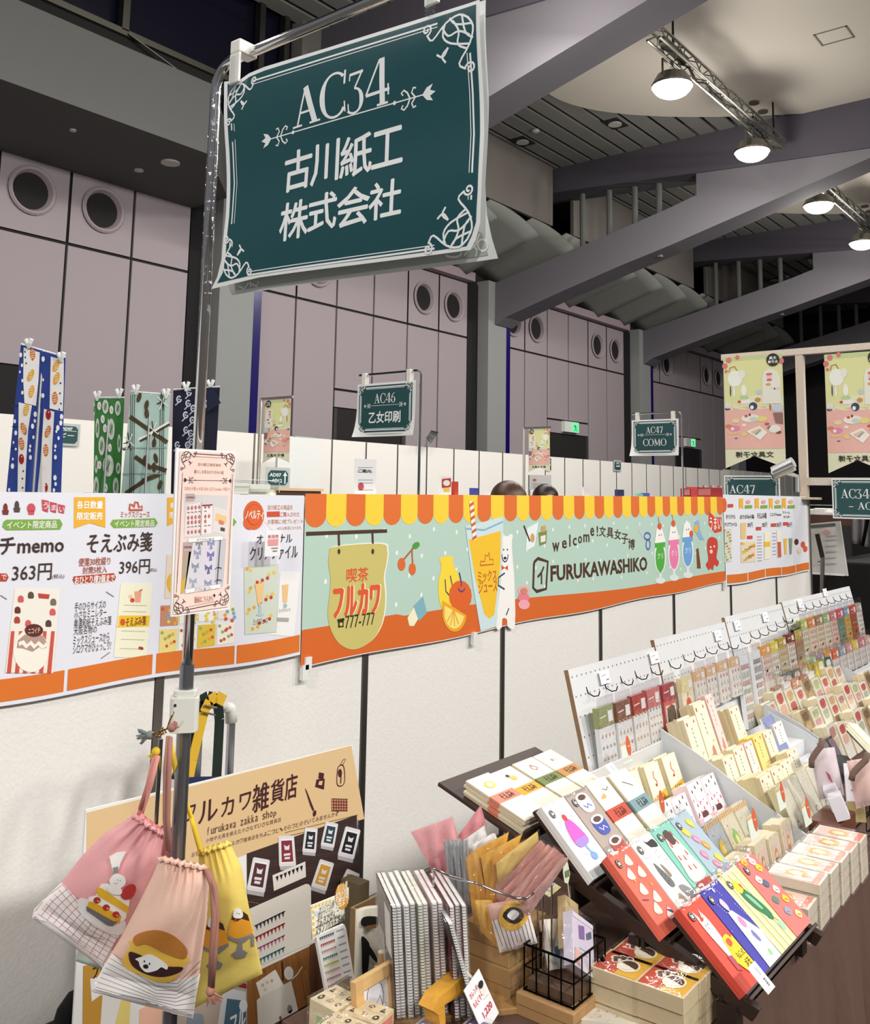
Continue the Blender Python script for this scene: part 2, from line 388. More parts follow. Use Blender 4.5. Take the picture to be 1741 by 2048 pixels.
# --- arched box beams: lower strut, upper chord, round hangers between
bot = [(15.1, 6.2), (14.6, 6.3), (14.3, 6.47), (12.5, 6.98), (10.8, 7.43), (9.45, 7.75), (7.0, 8.40), (4.8, 8.98), (2, 9.5), (-2, 9.85), (-6, 9.95)]
top = [(-6, 10.9), (15.1, 10.9)]
hole = [(14.9, 7.42), (14.9, 9.76), (12.2, 9.68), (9.4, 9.5), (8.95, 9.46), (8.78, 9.36), (8.74, 9.2), (8.74, 8.9), (9.44, 8.70), (11.35, 8.24), (12.16, 8.06)]
for k in range(4):
    x0, x1 = 11.82 + 9.18 * k, 12.62 + 9.18 * k
    f3 = lambda a, b, w_: (x0 + w_, a, b)
    m = MB()
    lower = bot[:6] + [(8.74, 7.94), (8.74, 8.9)] + hole[-3:] + [(14.9, 7.42), (15.1, 7.4)]
    m.prism(lower, f3, .8, BEAM)
    bm_ = struct(m.build('ceiling_beam', 'matte'))
    m = MB(); m.prism([(8.74, 7.94), (7.0, 8.40), (4.8, 8.98), (2, 9.5), (-2, 9.85), (-6, 9.95), (-6, 10.9), (8.74, 10.9), (8.74, 9.2), (8.74, 8.9)], f3, .8, BEAM)
    m.build('beam_web', 'matte', bm_)
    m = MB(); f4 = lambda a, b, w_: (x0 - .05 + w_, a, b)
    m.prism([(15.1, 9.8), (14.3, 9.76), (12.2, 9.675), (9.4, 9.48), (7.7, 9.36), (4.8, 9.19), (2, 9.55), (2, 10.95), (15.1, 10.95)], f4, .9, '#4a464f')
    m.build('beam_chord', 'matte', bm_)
    for y in (12.1, 11.3, 10.57, 9.9):
        MB().tube([(x0 + .4, y, 7.6), (x0 + .4, y, 10.2)], .075, '#5d5f5b', 10).build('hanger_rod', 'matte', bm_)
    MB().tube([(x0 - .35, 14.19, 8.9), (x0 - .35, 14.19, 10.7)], .085, '#5d5f5b', 10).build('hanger_rod', 'matte', bm_)
# --- curved acoustic baffles rising from the wall head
for k in range(0, 3):
    rt = struct(MB().box(bay(k) + .0, bay(k) + 7.6, WY - .25, WY + .04, 7.38, 7.62, '#a08f95').build('wall_head_trim', 'matte'))
    for j in range(5):
        xt = bay(k) - .3 + 1.87 * (j + 1) + (0.0)
        def f(u, v, xt=xt):
            t = u; x = xt - 2.0 * t; z = .42 * (1 - (1 - t) ** 2.2)
            y = lerp(15.05, 12.45 + .12 * t, v); return (x, y, lerp(7.42, 8.22, v) + z)
        MB().grid(f, 10, 6, '#84867f').build('acoustic_baffle', 'matte', rt, smooth=True, thick=.05)
    MB().box(bay(k), bay(k) + 8.1, 12.6, 12.7, 8.7, 10.3, '#6c6660').build('bulkhead_board', 'matte', rt)
# --- bulkhead and control-room windows at the left end
bk = struct(MB().prism([(-3, 15.04), (-3, 12.3), (9.3, 12.3), (11.0, 13.9), (11.0, 15.04)], lambda a, b, w_: (a, b, 7.15 + w_), 1.22, '#5c5d5b').build('trim_soffit', 'matte'))
for px, py, r in ((341, 325, .16), (278, 340, .08), (146, 260, .05)):
    p = at(px, py, 'z', 7.14); MB().tube([(p.x, p.y, 7.15), (p.x, p.y, 7.12)], r, '#c9c8c2', 18).build('downlight', 'plastic', bk)
win = struct(MB().box(-3, 11.6, 12.62, 12.66, 8.6, 11.6, '#0d0d1c').build('window_1', 'gloss'))
m = MB().box(-3, 11.6, 12.42, 12.55, 8.62, 8.72, '#77756c'); m.build('window_frame', 'steel', win)
for px in (250, 524, 574):
    p = at(px, 50, 'y', 12.45); MB().box(p.x - .06, p.x + .06, 12.42, 12.56, 8.7, 11.6, '#6f6d66').build('window_mullion', 'steel', win)
p = at(595, 60, 'y', 12.45); MB().box(p.x, p.x + .6, 12.3, 12.6, 8.4, 11.6, '#5e5c57').build('window_pier', 'matte', win)
MB().box(-3, 11.6, 12.5, 12.62, 8.37, 8.62, '#060606').build('window_slot', 'matte', win)
a, b = at(258, 68, 'y', 12.4), at(352, 138, 'y', 12.35)
MB().tube([a, b], .018, '#8a8a8a', 6).build('stay_rod', 'steel', win)
# --- exit signs
for x0, lab in ((25.17, 'lit exit sign above the double door between the two hung green booth signs'), (34.3, 'small lit exit sign above the farther door beside the AC47 COMO sign')):
    t = thing('exit_sign', lab, 'sign', (x0, WY - .1, 3.6), 'exit signs')
    MB().box(x0, x0 + .87, WY - .12, WY - .0, 3.6, 3.93, '#e9efe6').build('sign_case', 'plastic', t)
    MB().box(x0 + .44, x0 + .84, WY - .125, WY - .121, 3.62, 3.91, '#6ff0a8').build('lit_panel', 'glow1.6', t)
    a_ = Art(Plane('y', WY - .126)); y_ = 3.77
    for pts in (((x0 + .58, 3.84), (x0 + .64, 3.76), (x0 + .6, 3.68), (x0 + .55, 3.65)), ((x0 + .64, 3.76), (x0 + .7, 3.7), (x0 + .74, 3.64)), ((x0 + .55, 3.78), (x0 + .62, 3.82), (x0 + .7, 3.77))):
        a_.line(pts, .03, '#137a45', ab=True)
    a_.build(t)
# --- lighting trusses and flood lamps
def truss(x0, x1, y, z, lab):
    t = thing('lighting_truss', lab, 'truss', (x0, y, z), 'lighting trusses')
    m = MB(); s_ = .22
    cor = [(y - s_ / 2, z), (y + s_ / 2, z), (y + s_ / 2, z + s_), (y - s_ / 2, z + s_)]
    for q in cor: MB().tube([(x0, q[0], q[1]), (x1, q[0], q[1])], .025, '#a9a89f', 6).build('chord', 'steel', t)
    n = int((x1 - x0) / .34)
    for i in range(n):
        a, b = x0 + (x1 - x0) * i / n, x0 + (x1 - x0) * (i + 1) / n
        for q in range(4):
            p, r = cor[q], cor[(q + 1) % 4]
            if i % 2: p, r = r, p
            m.tube([(a, p[0], p[1]), (b, r[0], r[1])], .012, '#9a998f', 4, caps=False)
    o = m.build('lattice', 'steel', t); o['kind'] = 'stuff'
    for px in (x0 + .3, x1 - .9):
        MB().box(px, px + 1.0, y - .07, y + .07, z + .05, z + .16, '#57524a').build('dimmer_box', 'matte', t)
        MB().tube([(px + .5, y, z + .2), (px + .5, y, 10.28)], .02, '#2a2826', 6).build('hanger', 'steel', t)
    MB().tube([(x0 + .9 + i * .25, y + .03 * math.sin(i * 2.1), z - .02 + .05 * math.sin(i * 1.3)) for i in range(int((x1 - x0 - 1.2) / .25))], .018, '#1c1b1a', 6).build('cable', 'matte', t)
truss(13.9, 20.3, 6.49, 9.3, 'silver lighting truss nearest the camera with two floodlights under the pale ceiling')
truss(23.0, 29.5, 6.49, 9.3, 'farther silver lighting truss behind the second beam')
for i, (px, py) in enumerate(((1345, 172), (1505, 303), (1638, 410), (1726, 485))):
    p = at(px, py, 'z', 8.8)
    lab = ['brightest floodlight at the near end of the first truss', 'floodlight at the far end of the first truss by the dark beam',
           'third floodlight, under the near end of the second truss', 'smallest floodlight at the right edge of the picture'][i]
    t = thing('flood_lamp', lab, 'lamp', p, 'truss floodlights')
    m = MB(); n = 20
    prof = [(.10, .26), (.26, .2), (.36, .02), (.36, -.02)]
    for q in range(3):
        for k in range(n):
            a, b = 2 * math.pi * k / n, 2 * math.pi * (k + 1) / n; (r0, z0), (r1, z1) = prof[q], prof[q + 1]
            m.add([(p.x + r0 * math.cos(a), p.y + r0 * math.sin(a), p.z + z0), (p.x + r0 * math.cos(b), p.y + r0 * math.sin(b), p.z + z0),
                   (p.x + r1 * math.cos(b), p.y + r1 * math.sin(b), p.z + z1), (p.x + r1 * math.cos(a), p.y + r1 * math.sin(a), p.z + z1)], [(0, 1, 2, 3)], '#8d8a82')
    m.build('reflector', 'steel', t)
    MB().sph((p.x, p.y, p.z - .01), (.34, .34, .2), '#fff6e4', 20, 10).build('lamp_glass', 'glow9', t)
    MB().tube([(p.x - .38, p.y, p.z + .05), (p.x - .38, p.y, p.z + .36), (p.x + .38, p.y, p.z + .36), (p.x + .38, p.y, p.z + .05)], .02, '#77756e', 6).build('yoke', 'steel', t)
    MB().tube([(p.x, p.y, p.z + .34), (p.x, p.y, 9.27)], .03, '#77756e', 6).build('stem', 'steel', t)
# ================================================================ FRONT PARTITION AND ITS BANNERS
class ZP(Plane):
    """Plane addressed in the pixels of an enlarged crop of the photograph"""
    def __init__(s, axis, val, ox=0, oy=0, k=1, disp=None): Plane.__init__(s, axis, val, disp); s.o = (ox, oy, k)
    def ab(s, x, y): return Plane.ab(s, s.o[0] + x * s.o[2], s.o[1] + y * s.o[2])
WHT = '#ebe7e1'
BY = 2.66
wall = struct(MB().box(-2.06, 8.74, BY + .012, BY + .035, 0, 1.6, '#cfcac2').build('wall_front', 'plaster'))
X = -2.04
while X < 8.7:
    MB().box(X + .018, min(X + .99 - .018, 8.76), BY, BY + .046, .02, 1.6, WHT).build('panel', 'plaster', wall, bevel=.002)
    MB().box(X - .016, X + .016, BY - .004, BY + .05, 0, 1.605, '#8d8884').build('stile', 'steel', wall)
    X += .99
MB().box(8.74, 8.79, BY - .01, BY + .06, 0, 1.64, '#d9d2c8').build('end_post', 'steel', wall)
MB().box(8.745, 8.785, BY + .06, BY + 1.1, 0, 1.6, WHT).build('return_panel', 'plaster', wall)
# ---------- awning banner
dsp = lambda a, b: .006 + .003 * math.sin(a * 2.6 + 1) + .010 * (1.6 - b)
pl = ZP('y', BY - .006, 590, 720, .35037, dsp)
t = thing('shop_banner', 'long mint and orange banner with a striped awning edge hung on the white partition', 'banner', (2.53, BY - .02, 1.3))
a = Art(pl, eps=.0004, off=.0005)
X0, X1 = 2.53, 6.73
def bz(x): return lerp(.962, 1.017, (x - X0) / (X1 - X0)) + .006 * math.sin(x * 5)
mb = MB(); mb.grid(lambda u, v: pl.p3(lerp(X0, X1, u), lerp(1.612 + .02 * u, bz(lerp(X0, X1, u)), v), 0), 84, 12, '#f3f1ec')
mb.build('cloth', 'cloth', t, fix=False)
def band(za, zb, col, l, x0=X0, x1=X1, n=84):
    a.mb.grid(lambda u, v: pl.p3(lerp(x0, x1, u), lerp(za(lerp(x0, x1, u)), zb(lerp(x0, x1, u)), v), a._w(l)), n, 6, col)
topz = lambda x: 1.612 + .02 * (x - X0) / (X1 - X0)
band(topz, lambda x: bz(x) + .05, '#b9d3c4', 0)
def oz(x): return 1.10 + .012 * math.sin(x * 2.1) - .012 * (x - X0) / 4 + (.012 if x < 3.1 else 0)
band(oz, lambda x: bz(x) + .004, '#d9661f', 1)
n = 37; wd = (X1 - X0) / n
for i in range(n):
    x0, x1 = X0 + i * wd, X0 + (i + 1) * wd; xm = (x0 + x1) / 2; r = wd / 2; tz = topz(xm)
    pts = [(x0, tz), (x1, tz)] + [(xm + r * math.cos(-math.radians(q)), tz - .085 + (r * .78) * math.sin(-math.radians(q))) for q in range(0, 181, 20)]
    a.poly(pts, '#f9d33a' if i % 2 else '#e2702a', 2, ab=True)
for i in range(26):                                        # falling snow dots
    for j in range(4):
        x = X0 + .12 + i * .17 + (.085 if j % 2 else 0); z = 1.45 - j * .095 + .015 * math.sin(i * 3.7 + j)
        if z < 1.13 or x > X1 - .06: continue
        a.poly([(x + .008 * math.cos(q), z + .011 * math.sin(q)) for q in (0, 1, 2, 3, 4, 5)], '#f4f6f0', 1, ab=True)
BR = '#4a2d1a'
# hanging sign board
a.poly([(52, 980), (515, 965), (517, 985), (52, 1003)], BR, 3)
for x in (238, 432): a.line([(x, 985), (x + 2, 1060)], .012, BR, 3)
blob = [(215, 1065), (480, 1048), (515, 1090), (512, 1150), (495, 1240), (502, 1330), (497, 1430), (470, 1530), (410, 1610), (320, 1650), (240, 1620), (190, 1540), (172, 1450), (182, 1350), (190, 1250), (178, 1160), (185, 1100)]
blob = smooth(blob); a.poly([(x + 8, y - 6) for x, y in blob], '#f6f2e2', 3); a.poly(blob, '#cdc070', 4)
for x in (238, 432): a.ell(x, 1092, 8, 16, BR, 6, 10)
a.text('喫茶', 282, 1190, 404, 1258, '#e2572c', 5, .02)
a.text('フルカワ', 216, 1290, 474, 1432, '#f0e3b8', 5, .05, rot=.0)
a.text('フルカワ', 208, 1292, 466, 1436, '#e2572c', 6, .05)
(a.text('777-777', 272, 1458, 440, 1508, '#2e2011', 5, .006), a.poly([(230, 1490), (262, 1485), (262, 1522), (230, 1526)], '#2e2011', 5), a.poly([(226, 1478), (266, 1470), (266, 1486), (226, 1494)], '#2e2011', 5), a.ell(247, 1506, 9, 11, '#d3c465', 6))
# cherries, eraser, fruit
a.line([(665, 1075), (600, 1150)], .009, '#b5622c', 3); a.line([(658, 1075), (662, 1160)], .009, '#b5622c', 3)
a.ell(598, 1165, 22, 37, '#e0682c', 4); a.ell(660, 1192, 20, 35, '#e0682c', 4); a.ell(682, 1058, 24, 17, '#4e9a3c', 4, rot=-.7)
a.poly([(630, 1470), (680, 1390), (715, 1440), (665, 1518), (640, 1515)], '#f5efcc', 3); a.poly([(665, 1402), (720, 1348), (742, 1440), (695, 1490)], '#7fb3bf', 4)
a.poly(smooth([(820, 1130), (893, 1122), (895, 1165), (930, 1240), (925, 1350), (865, 1430), (822, 1400), (808, 1290), (828, 1180)]), '#f8d93c', 3)
for p in (((848, 1250), (852, 1320), (870, 1340)), ((878, 1230), (890, 1290))): a.line(p, .007, '#3a3a6a', 4)
a.ell(935, 1345, 66, 88, '#e2641f', 4); a.line([(930, 1212), (940, 1260), (940, 1290)], .008, '#3b3a86', 5); a.line(arc(942, 1300, 18, 20, 0, 180), .008, '#6a3a86', 5)
a.poly([(832, 1372)] + [(968, 1455)] + arc(900, 1430, 72, 120, 20, 165, 12)[0:], '#f0a81e', 5)
a.poly([(842, 1400), (955, 1462)] + arc(898, 1440, 58, 92, 25, 160, 10), '#fbe27a', 6)
for q in (60, 85, 110, 135): a.line([(895, 1425), (895 + 55 * math.cos(math.radians(q)), 1430 + 88 * math.sin(math.radians(q)))], .006, '#f0a81e', 7)
# juice glass with straw and the white bear behind it
a.poly([(968, 950), (1185, 895), (1180, 1200), (1140, 1520), (1050, 1548), (1010, 1300)], '#cfe4e6', 5)
a.poly([(985, 1025), (1170, 975), (1165, 1180), (1128, 1455), (1100, 1475), (1072, 1450), (1020, 1240)], '#f6c42b', 6)
a.line([(972, 962), (1075, 970), (1182, 922)], .009, '#8fb5cc', 7)
a.poly([(990, 808), (1012, 806), (1028, 1025), (1008, 1030)], '#faf5ee', 8)
for i in range(6): a.poly([(991 + i * 3, 822 + i * 38), (1014 + i * 3, 806 + i * 38), (1015 + i * 3, 824 + i * 38), (992 + i * 3, 840 + i * 38)], '#d9622c', 9)
a.text('ミックス', 1036, 1205, 1142, 1258, '#c96a22', 8, .02); a.text('ジュース', 1040, 1262, 1145, 1318, '#c96a22', 8, .02)
a.line([(1050, 1172), (1052, 1148), (1075, 1150), (1080, 1110), (1092, 1120), (1100, 1096), (1104, 1140), (1122, 1135), (1126, 1165), (1050, 1172)], .006, '#c96a22', 8)
bear = [(1172, 1000), (1182, 988), (1192, 1003), (1212, 1005), (1224, 992), (1238, 1002), (1234, 1022), (1232, 1060), (1236, 1130), (1244, 1250), (1246, 1515), (1205, 1520), (1200, 1480), (1175, 1475), (1170, 1525), (1140, 1530), (1142, 1400), (1160, 1260), (1172, 1150), (1170, 1050)]
a.poly(smooth(bear, 3), '#f7f4ef', 5)
for x, y, r in ((1185, 1082, 4), (1206, 1082, 4)): a.ell(x, y, r, r + 2, '#33406a', 6, 8)
a.line(arc(1192, 1115, 17, 36, -10, 190, 12), .007, '#33406a', 6); a.ell(1192, 1130, 9, 8, '#1f2940', 7)
a.poly([(1172, 1170), (1190, 1185), (1208, 1170), (1208, 1200), (1190, 1187), (1172, 1198)], '#d9502c', 7)
a.line([(1190, 1215), (1155, 1240), (1152, 1285), (1188, 1308)], .009, '#33406a', 7); a.line([(1212, 1415), (1196, 1455)], .008, '#33406a', 7)
for i, (x, y) in enumerate(((1298, 1310), (1297, 1350), (1298, 1390))): a.ell(x, y + 5, 33, 28, '#f3a9b4' if i != 1 else '#e9808f', 4 + i)
a.ell(1298, 1318, 20, 18, '#c98d6a', 8)
# envelope, glue bottle, lettering
a.poly([(1320, 960), (1385, 925), (1362, 1062), (1312, 1090)], '#e9f2f1', 3); a.line([(1302, 945), (1335, 1035)], .011, BR, 5); a.ell(1350, 1015, 12, 26, '#d3a266', 5)
a.poly([(1385, 985), (1432, 970), (1428, 1045), (1390, 1060)], '#7d8a4e', 4); a.poly([(1402, 948), (1424, 942), (1426, 978), (1400, 984)], '#c7a65a', 5); a.poly([(1395, 1005), (1424, 998), (1422, 1035), (1395, 1042)], '#e9ead8', 6)
for ch, x0, y0, x1, y1 in (('w', 1462, 1042, 1502, 1092), ('e', 1516, 1028, 1544, 1074), ('l', 1558, 996, 1565, 1064), ('c', 1578, 1014, 1600, 1058), ('o', 1608, 1004, 1630, 1046), ('m', 1638, 994, 1672, 1038)):
    a.text(ch, x0, y0, x1, y1, BR, 4, .015)
q5 = ZP('y', BY - .006, 1130, 680, .35095, dsp); a.pl = q5
a.text('e', 136, 1068, 158, 1116, BR, 4, .015); a.text('!', 172, 1058, 180, 1118, BR, 4, .02)
for ch, x, y in (('文', 205, 1088), ('具', 248, 1096), ('女', 292, 1105), ('子', 332, 1130), ('博', 370, 1160)): a.text(ch, x - 19, y - 26, x + 19, y + 30, BR, 4, .015, rot=-.1)
a.text('FURUKAWASHIKO', -90, 1284, 460, 1312, BR, 4, .028)
a.pl = pl
a.line([(1358, 1155), (1352, 1300), (1372, 1320), (1425, 1305), (1436, 1150), (1380, 1132), (1358, 1155)], .017, BR, 4)
a.text('イ', 1378, 1180, 1414, 1275, BR, 4, .04)
a.pl = q5
for i, c_ in enumerate(('#4fae3c', '#ef7fae', '#6ea6dd')):                 # three ice cream sodas
    x = 535 + i * 80; dy = -16 * i
    a.ell(x, 1370 + dy, 28, 18, '#dfeae6', 3); a.poly([(x - 7, 1310 + dy), (x + 7, 1310 + dy), (x + 9, 1365 + dy), (x - 9, 1365 + dy)], '#dfeae6', 3)
    a.ell(x, 1235 + dy, 34, 95, '#eef3ef', 3); a.ell(x, 1240 + dy, 27, 82, c_, 4); a.poly([(x - 30, 1150 + dy), (x + 30, 1145 + dy), (x + 28, 1180 + dy), (x - 28, 1184 + dy)], c_, 5)
    a.poly([(x - 32, 1158 + dy), (x - 22, 1085 + dy), (x - 6, 1060 + dy), (x + 12, 1075 + dy), (x + 32, 1150 + dy)], '#f8f5ef', 6)
    a.ell(x - 2 + (22 if i == 2 else 0), 1062 + dy + (74 if i == 2 else 0), 11, 20, '#de5a28', 7); a.line([(x - 4, 1045 + dy), (x - 10, 1010 + dy)], .005, '#a33c20', 7) if i < 2 else None
    a.ell(x - 6, 1112 + dy, 3, 4, '#444444', 8, 6); a.ell(x + 6, 1110 + dy, 3, 4, '#444444', 8, 6)
    a.text('クリ', x - 16, 1215 + dy, x + 16, 1245 + dy, '#e8f3e2', 6, .02)
a.line([(412, 1085), (440, 1120)], .012, '#c9cdd6', 3); a.line(arc(462, 1118, 18, 20, 0, 360, 14), .012, '#5a6bb5', 4); a.line(arc(466, 1165, 12, 28, 0, 360, 14), .012, '#5a6bb5', 4)
a.poly([(735, 1035), (760, 1025), (768, 1090), (790, 1140), (765, 1140), (740, 1095)], '#8fb2d8', 3); a.ell(745, 1075, 13, 24, '#e7b54e', 4)
a.poly([(744, 1190), (756, 1185), (770, 1300), (748, 1302)], '#7a4426', 4)
a.poly(smooth([(805, 1180), (812, 1135), (835, 1122), (862, 1138), (866, 1185), (858, 1240), (872, 1265), (862, 1290), (845, 1280), (838, 1310), (822, 1300), (815, 1312), (798, 1280), (812, 1250)], 3), '#c9402f', 4)
a.ell(826, 1180, 5, 6, '#f6e9dd', 5, 8); a.ell(846, 1176, 5, 6, '#f6e9dd', 5, 8); a.ell(828, 1205, 9, 12, '#f3cdbb', 5)
a.poly([(818, 975), (850, 1010), (888, 1010), (888, 1090), (850, 1100), (815, 1050)], '#d8432f', 4); a.text('うまい', 820, 1010, 886, 1080, '#f8efe2', 5, .02)
a.build(t)
for x in (2.535, 3.62, 6.70): MB().box(x, x + .03, BY - .03, BY - .012, bz(min(max(x, X0), X1)) - .045, bz(min(max(x, X0), X1)) + .01, '#e6e8e6').build('clip', 'plastic', t)
# ---------- white price banner on the left
ds2 = lambda a, b: .006 + .004 * math.sin(a * 3.6) + .012 * (1.6 - b)
pl = ZP('y', BY - .006, 0, 640, .38084, ds2); P0 = Plane('y', BY - .006)
def wz(x, k=0): return 1.012 + k + .006 * math.sin(x * 7.5)
t = thing('price_banner', 'wide white sheet of product prices with orange foot bars, left of the awning banner', 'banner', (.9, BY - .02, 1.3))
a = Art(pl); LX0, LX1 = -.25, 2.526
MB().grid(lambda u, v: pl.p3(lerp(LX0, LX1, u), lerp(1.605, wz(lerp(LX0, LX1, u)), v), 0), 60, 14, '#e6e6ee').build('sheet', 'paper', t, fix=False)
def obar(p, q, h=.062, c_='#de7322'):
    x0, x1 = P0.ab(*p)[0], P0.ab(*q)[0]
    a.mb.grid(lambda u, v: pl.p3(lerp(x0, x1, u), wz(lerp(x0, x1, u), .012 + h * (1 - v)), a._w(1)), 14, 3, c_)
obar((-300, 1370), (124, 1360)); obar((131, 1360), (299, 1330)); obar((306.5, 1330), (463, 1300)); obar((467.6, 1300), (594, 1285))
BK, GR, YL, RD = '#3c2a22', '#7fab45', '#f0b32a', '#b8432a'
a.poly([(15, 1058), (30, 1048), (310, 1046), (324, 1072), (310, 1100), (28, 1104), (8, 1086)], GR, 1); a.text('イベント限定商品', 34, 1056, 292, 1092, '#f6f6ec', 2, .02)
a.poly([(585, 1048), (805, 1040), (820, 1064), (805, 1086), (590, 1092), (572, 1070)], GR, 1); a.text('イベント限定商品', 596, 1052, 800, 1084, '#f6f6ec', 2, .02)
a.text('チmemo', -6, 1142, 326, 1218, BK, 2, .03); a.text('363円', 62, 1286, 262, 1362, BK, 2, .01); a.text('(税込)', 268, 1335, 330, 1358, BK, 2, 0)
a.poly([(-60, 1330), (30, 1330), (40, 1350), (28, 1372), (-60, 1372)], RD, 1); a.text('で', 2, 1338, 28, 1362, '#f6efe6', 2, .02)
a.poly([(385, 930), (547, 930), (547, 1090), (466, 1066), (383, 1094)], YL, 1)
a.text('各日数量', 400, 950, 532, 990, '#ffffff', 2, .03)
a.text('限定販売', 400, 1010, 530, 1048, '#ffffff', 2, .03)
a.text('ミックスジュース', 628, 1004, 776, 1036, '#c65a35', 2, .01)
a.line([(672, 998), (676, 966), (690, 972), (696, 985), (702, 955), (716, 958), (722, 984), (738, 976), (740, 996), (672, 998)], .006, '#c65a35', 2)
a.text('そえぶみ箋', 455, 1120, 786, 1212, BK, 2, .02)
a.text('便箋30枚綴り', 408, 1250, 570, 1284, '#b0563a', 2, .01); a.text('封筒5枚入', 428, 1295, 552, 1326, '#b0563a', 2, .01)
a.poly([(380, 1345), (590, 1328), (600, 1350), (592, 1368), (384, 1384), (374, 1364)], RD, 1); a.text('おひとり様3個まで', 386, 1346, 590, 1374, '#f8efe8', 2, .03)
a.text('396円', 620, 1262, 774, 1328, BK, 2, .01); a.text('(税込)', 776, 1302, 812, 1322, BK, 2, 0)
for i, s_ in enumerate(('手のひらサイズの', '小さなミニレター', '美濃和紙そえぶみ箋', '大阪名物の', 'ミックスジュースから', 'シロクマがひょっこり!')):
    a.text(s_, 385 - i * 2, 1482 + i * 44, 385 - i * 2 + (160, 165, 192, 118, 185, 195)[i], 1512 + i * 43, BK, 2, 0)
for p in (((548, 1426), (588, 1452)), ((518, 1776), (566, 1742)), ((-4, 1445), (30, 1466))): a.line(p, .003, '#8d8074', 1)
# letter set picture
a.poly([(625, 1380), (790, 1382), (755, 1772), (585, 1768)], '#f2efd4', 1)
a.poly([(612, 1550), (775, 1550), (768, 1606), (600, 1612)], '#f0c32c', 2); a.text('そえぶみ箋', 650, 1562, 752, 1598, '#8a4a1e', 3, .02); a.ell(632, 1584, 13, 18, '#d8532c', 3)
for i in range(8): a.poly([(600 + i * 3, 1610 - i * 2), (608 + i * 3, 1606 - i * 2), (614, 1552), (610, 1552)], '#f7ecb0', 3) if i < 1 else None
a.poly([(695, 1424), (732, 1420), (726, 1480), (700, 1482)], '#e9a487', 2); a.line([(720, 1420), (736, 1414)], .004, '#c25b33', 3); a.ell(684, 1470, 12, 12, '#d24a30', 2); a.ell(674, 1450, 10, 10, '#f0c8a0', 2)
for y in (1495, 1528, 1630, 1674, 1722): a.line([(640 - (y - 1495) * .1, y), (760 - (y - 1495) * .08, y + 3)], .0025, '#cfc7a4', 2)
a.ell(722, 1720, 9, 9, '#c3402c', 2); a.ell(733, 1722, 6, 8, '#7d2a20', 2)
# memo picture
a.poly([(72, 1408), (310, 1412), (268, 1852), (18, 1850)], '#f1ece0', 1)
a.poly([(48, 1632), (290, 1630), (268, 1852), (18, 1850)], '#f4ead9', 2)
for i in range(6): a.poly([(50 + i * 42, 1632), (68 + i * 42, 1632), (48 + i * 42, 1852), (30 + i * 42 - 4, 1852)], '#cf5348', 3)
a.ell(152, 1735, 92, 112, '#f6f1e2', 4, 24); a.poly([(78, 1720), (84, 1680), (120, 1650), (165, 1640), (215, 1655), (240, 1700), (228, 1722), (200, 1712), (160, 1740), (110, 1722)], '#b8988a', 5)
a.line([(88, 1700), (110, 1690), (128, 1712), (150, 1692), (170, 1714), (190, 1694), (215, 1716), (236, 1696)], .012, '#f6f1e2', 6)
a.ell(168, 1628, 48, 34, '#5d2420', 6); a.text('ニコイチ', 138, 1618, 198, 1640, '#e9c9a8', 7, .02)
for x, y, c_ in ((102, 1462, '#d65a5a'), (268, 1530, '#d65a5a'), (85, 1520, '#6d2a20'), (155, 1442, '#5a4a3a'), (272, 1478, '#7a6a58'), (82, 1572, '#b0402c'), (140, 1590, '#d65a5a'), (246, 1590, '#5a3a2a')):
    a.ell(x, y, 16, 17, c_, 2, 10); a.poly([(x - 18, y + 6), (x + 18, y + 6), (x + 12, y + 20), (x - 12, y + 20)], c_, 2)
a.poly([(192, 1434), (254, 1440), (248, 1464), (196, 1460)], '#c3403a', 2)
for x, y, c_ in ((25, 998, '#7a2a22'), (85, 985, '#4e4038'), (160, 998, '#d0505a')):
    a.ell(x, y - 10, 12 + (10 if x > 100 else 0), 26, c_, 2); a.poly([(x - 18, y), (x + 18, y), (x + 14, y + 24), (x - 14, y + 24)], c_, 2)
for i, c_ in enumerate('うまい'): x = 215 + i * 42; a.poly([(x, 942 + i * 12), (x + 38, 950 + i * 12), (x + 32, 1010 + i * 3), (x + 4, 1000 + i * 5)], '#c8485a', 2); a.text(c_, x + 8, 958 + i * 12, x + 32, 992 + i * 8, '#f6e9e6', 3, .02)
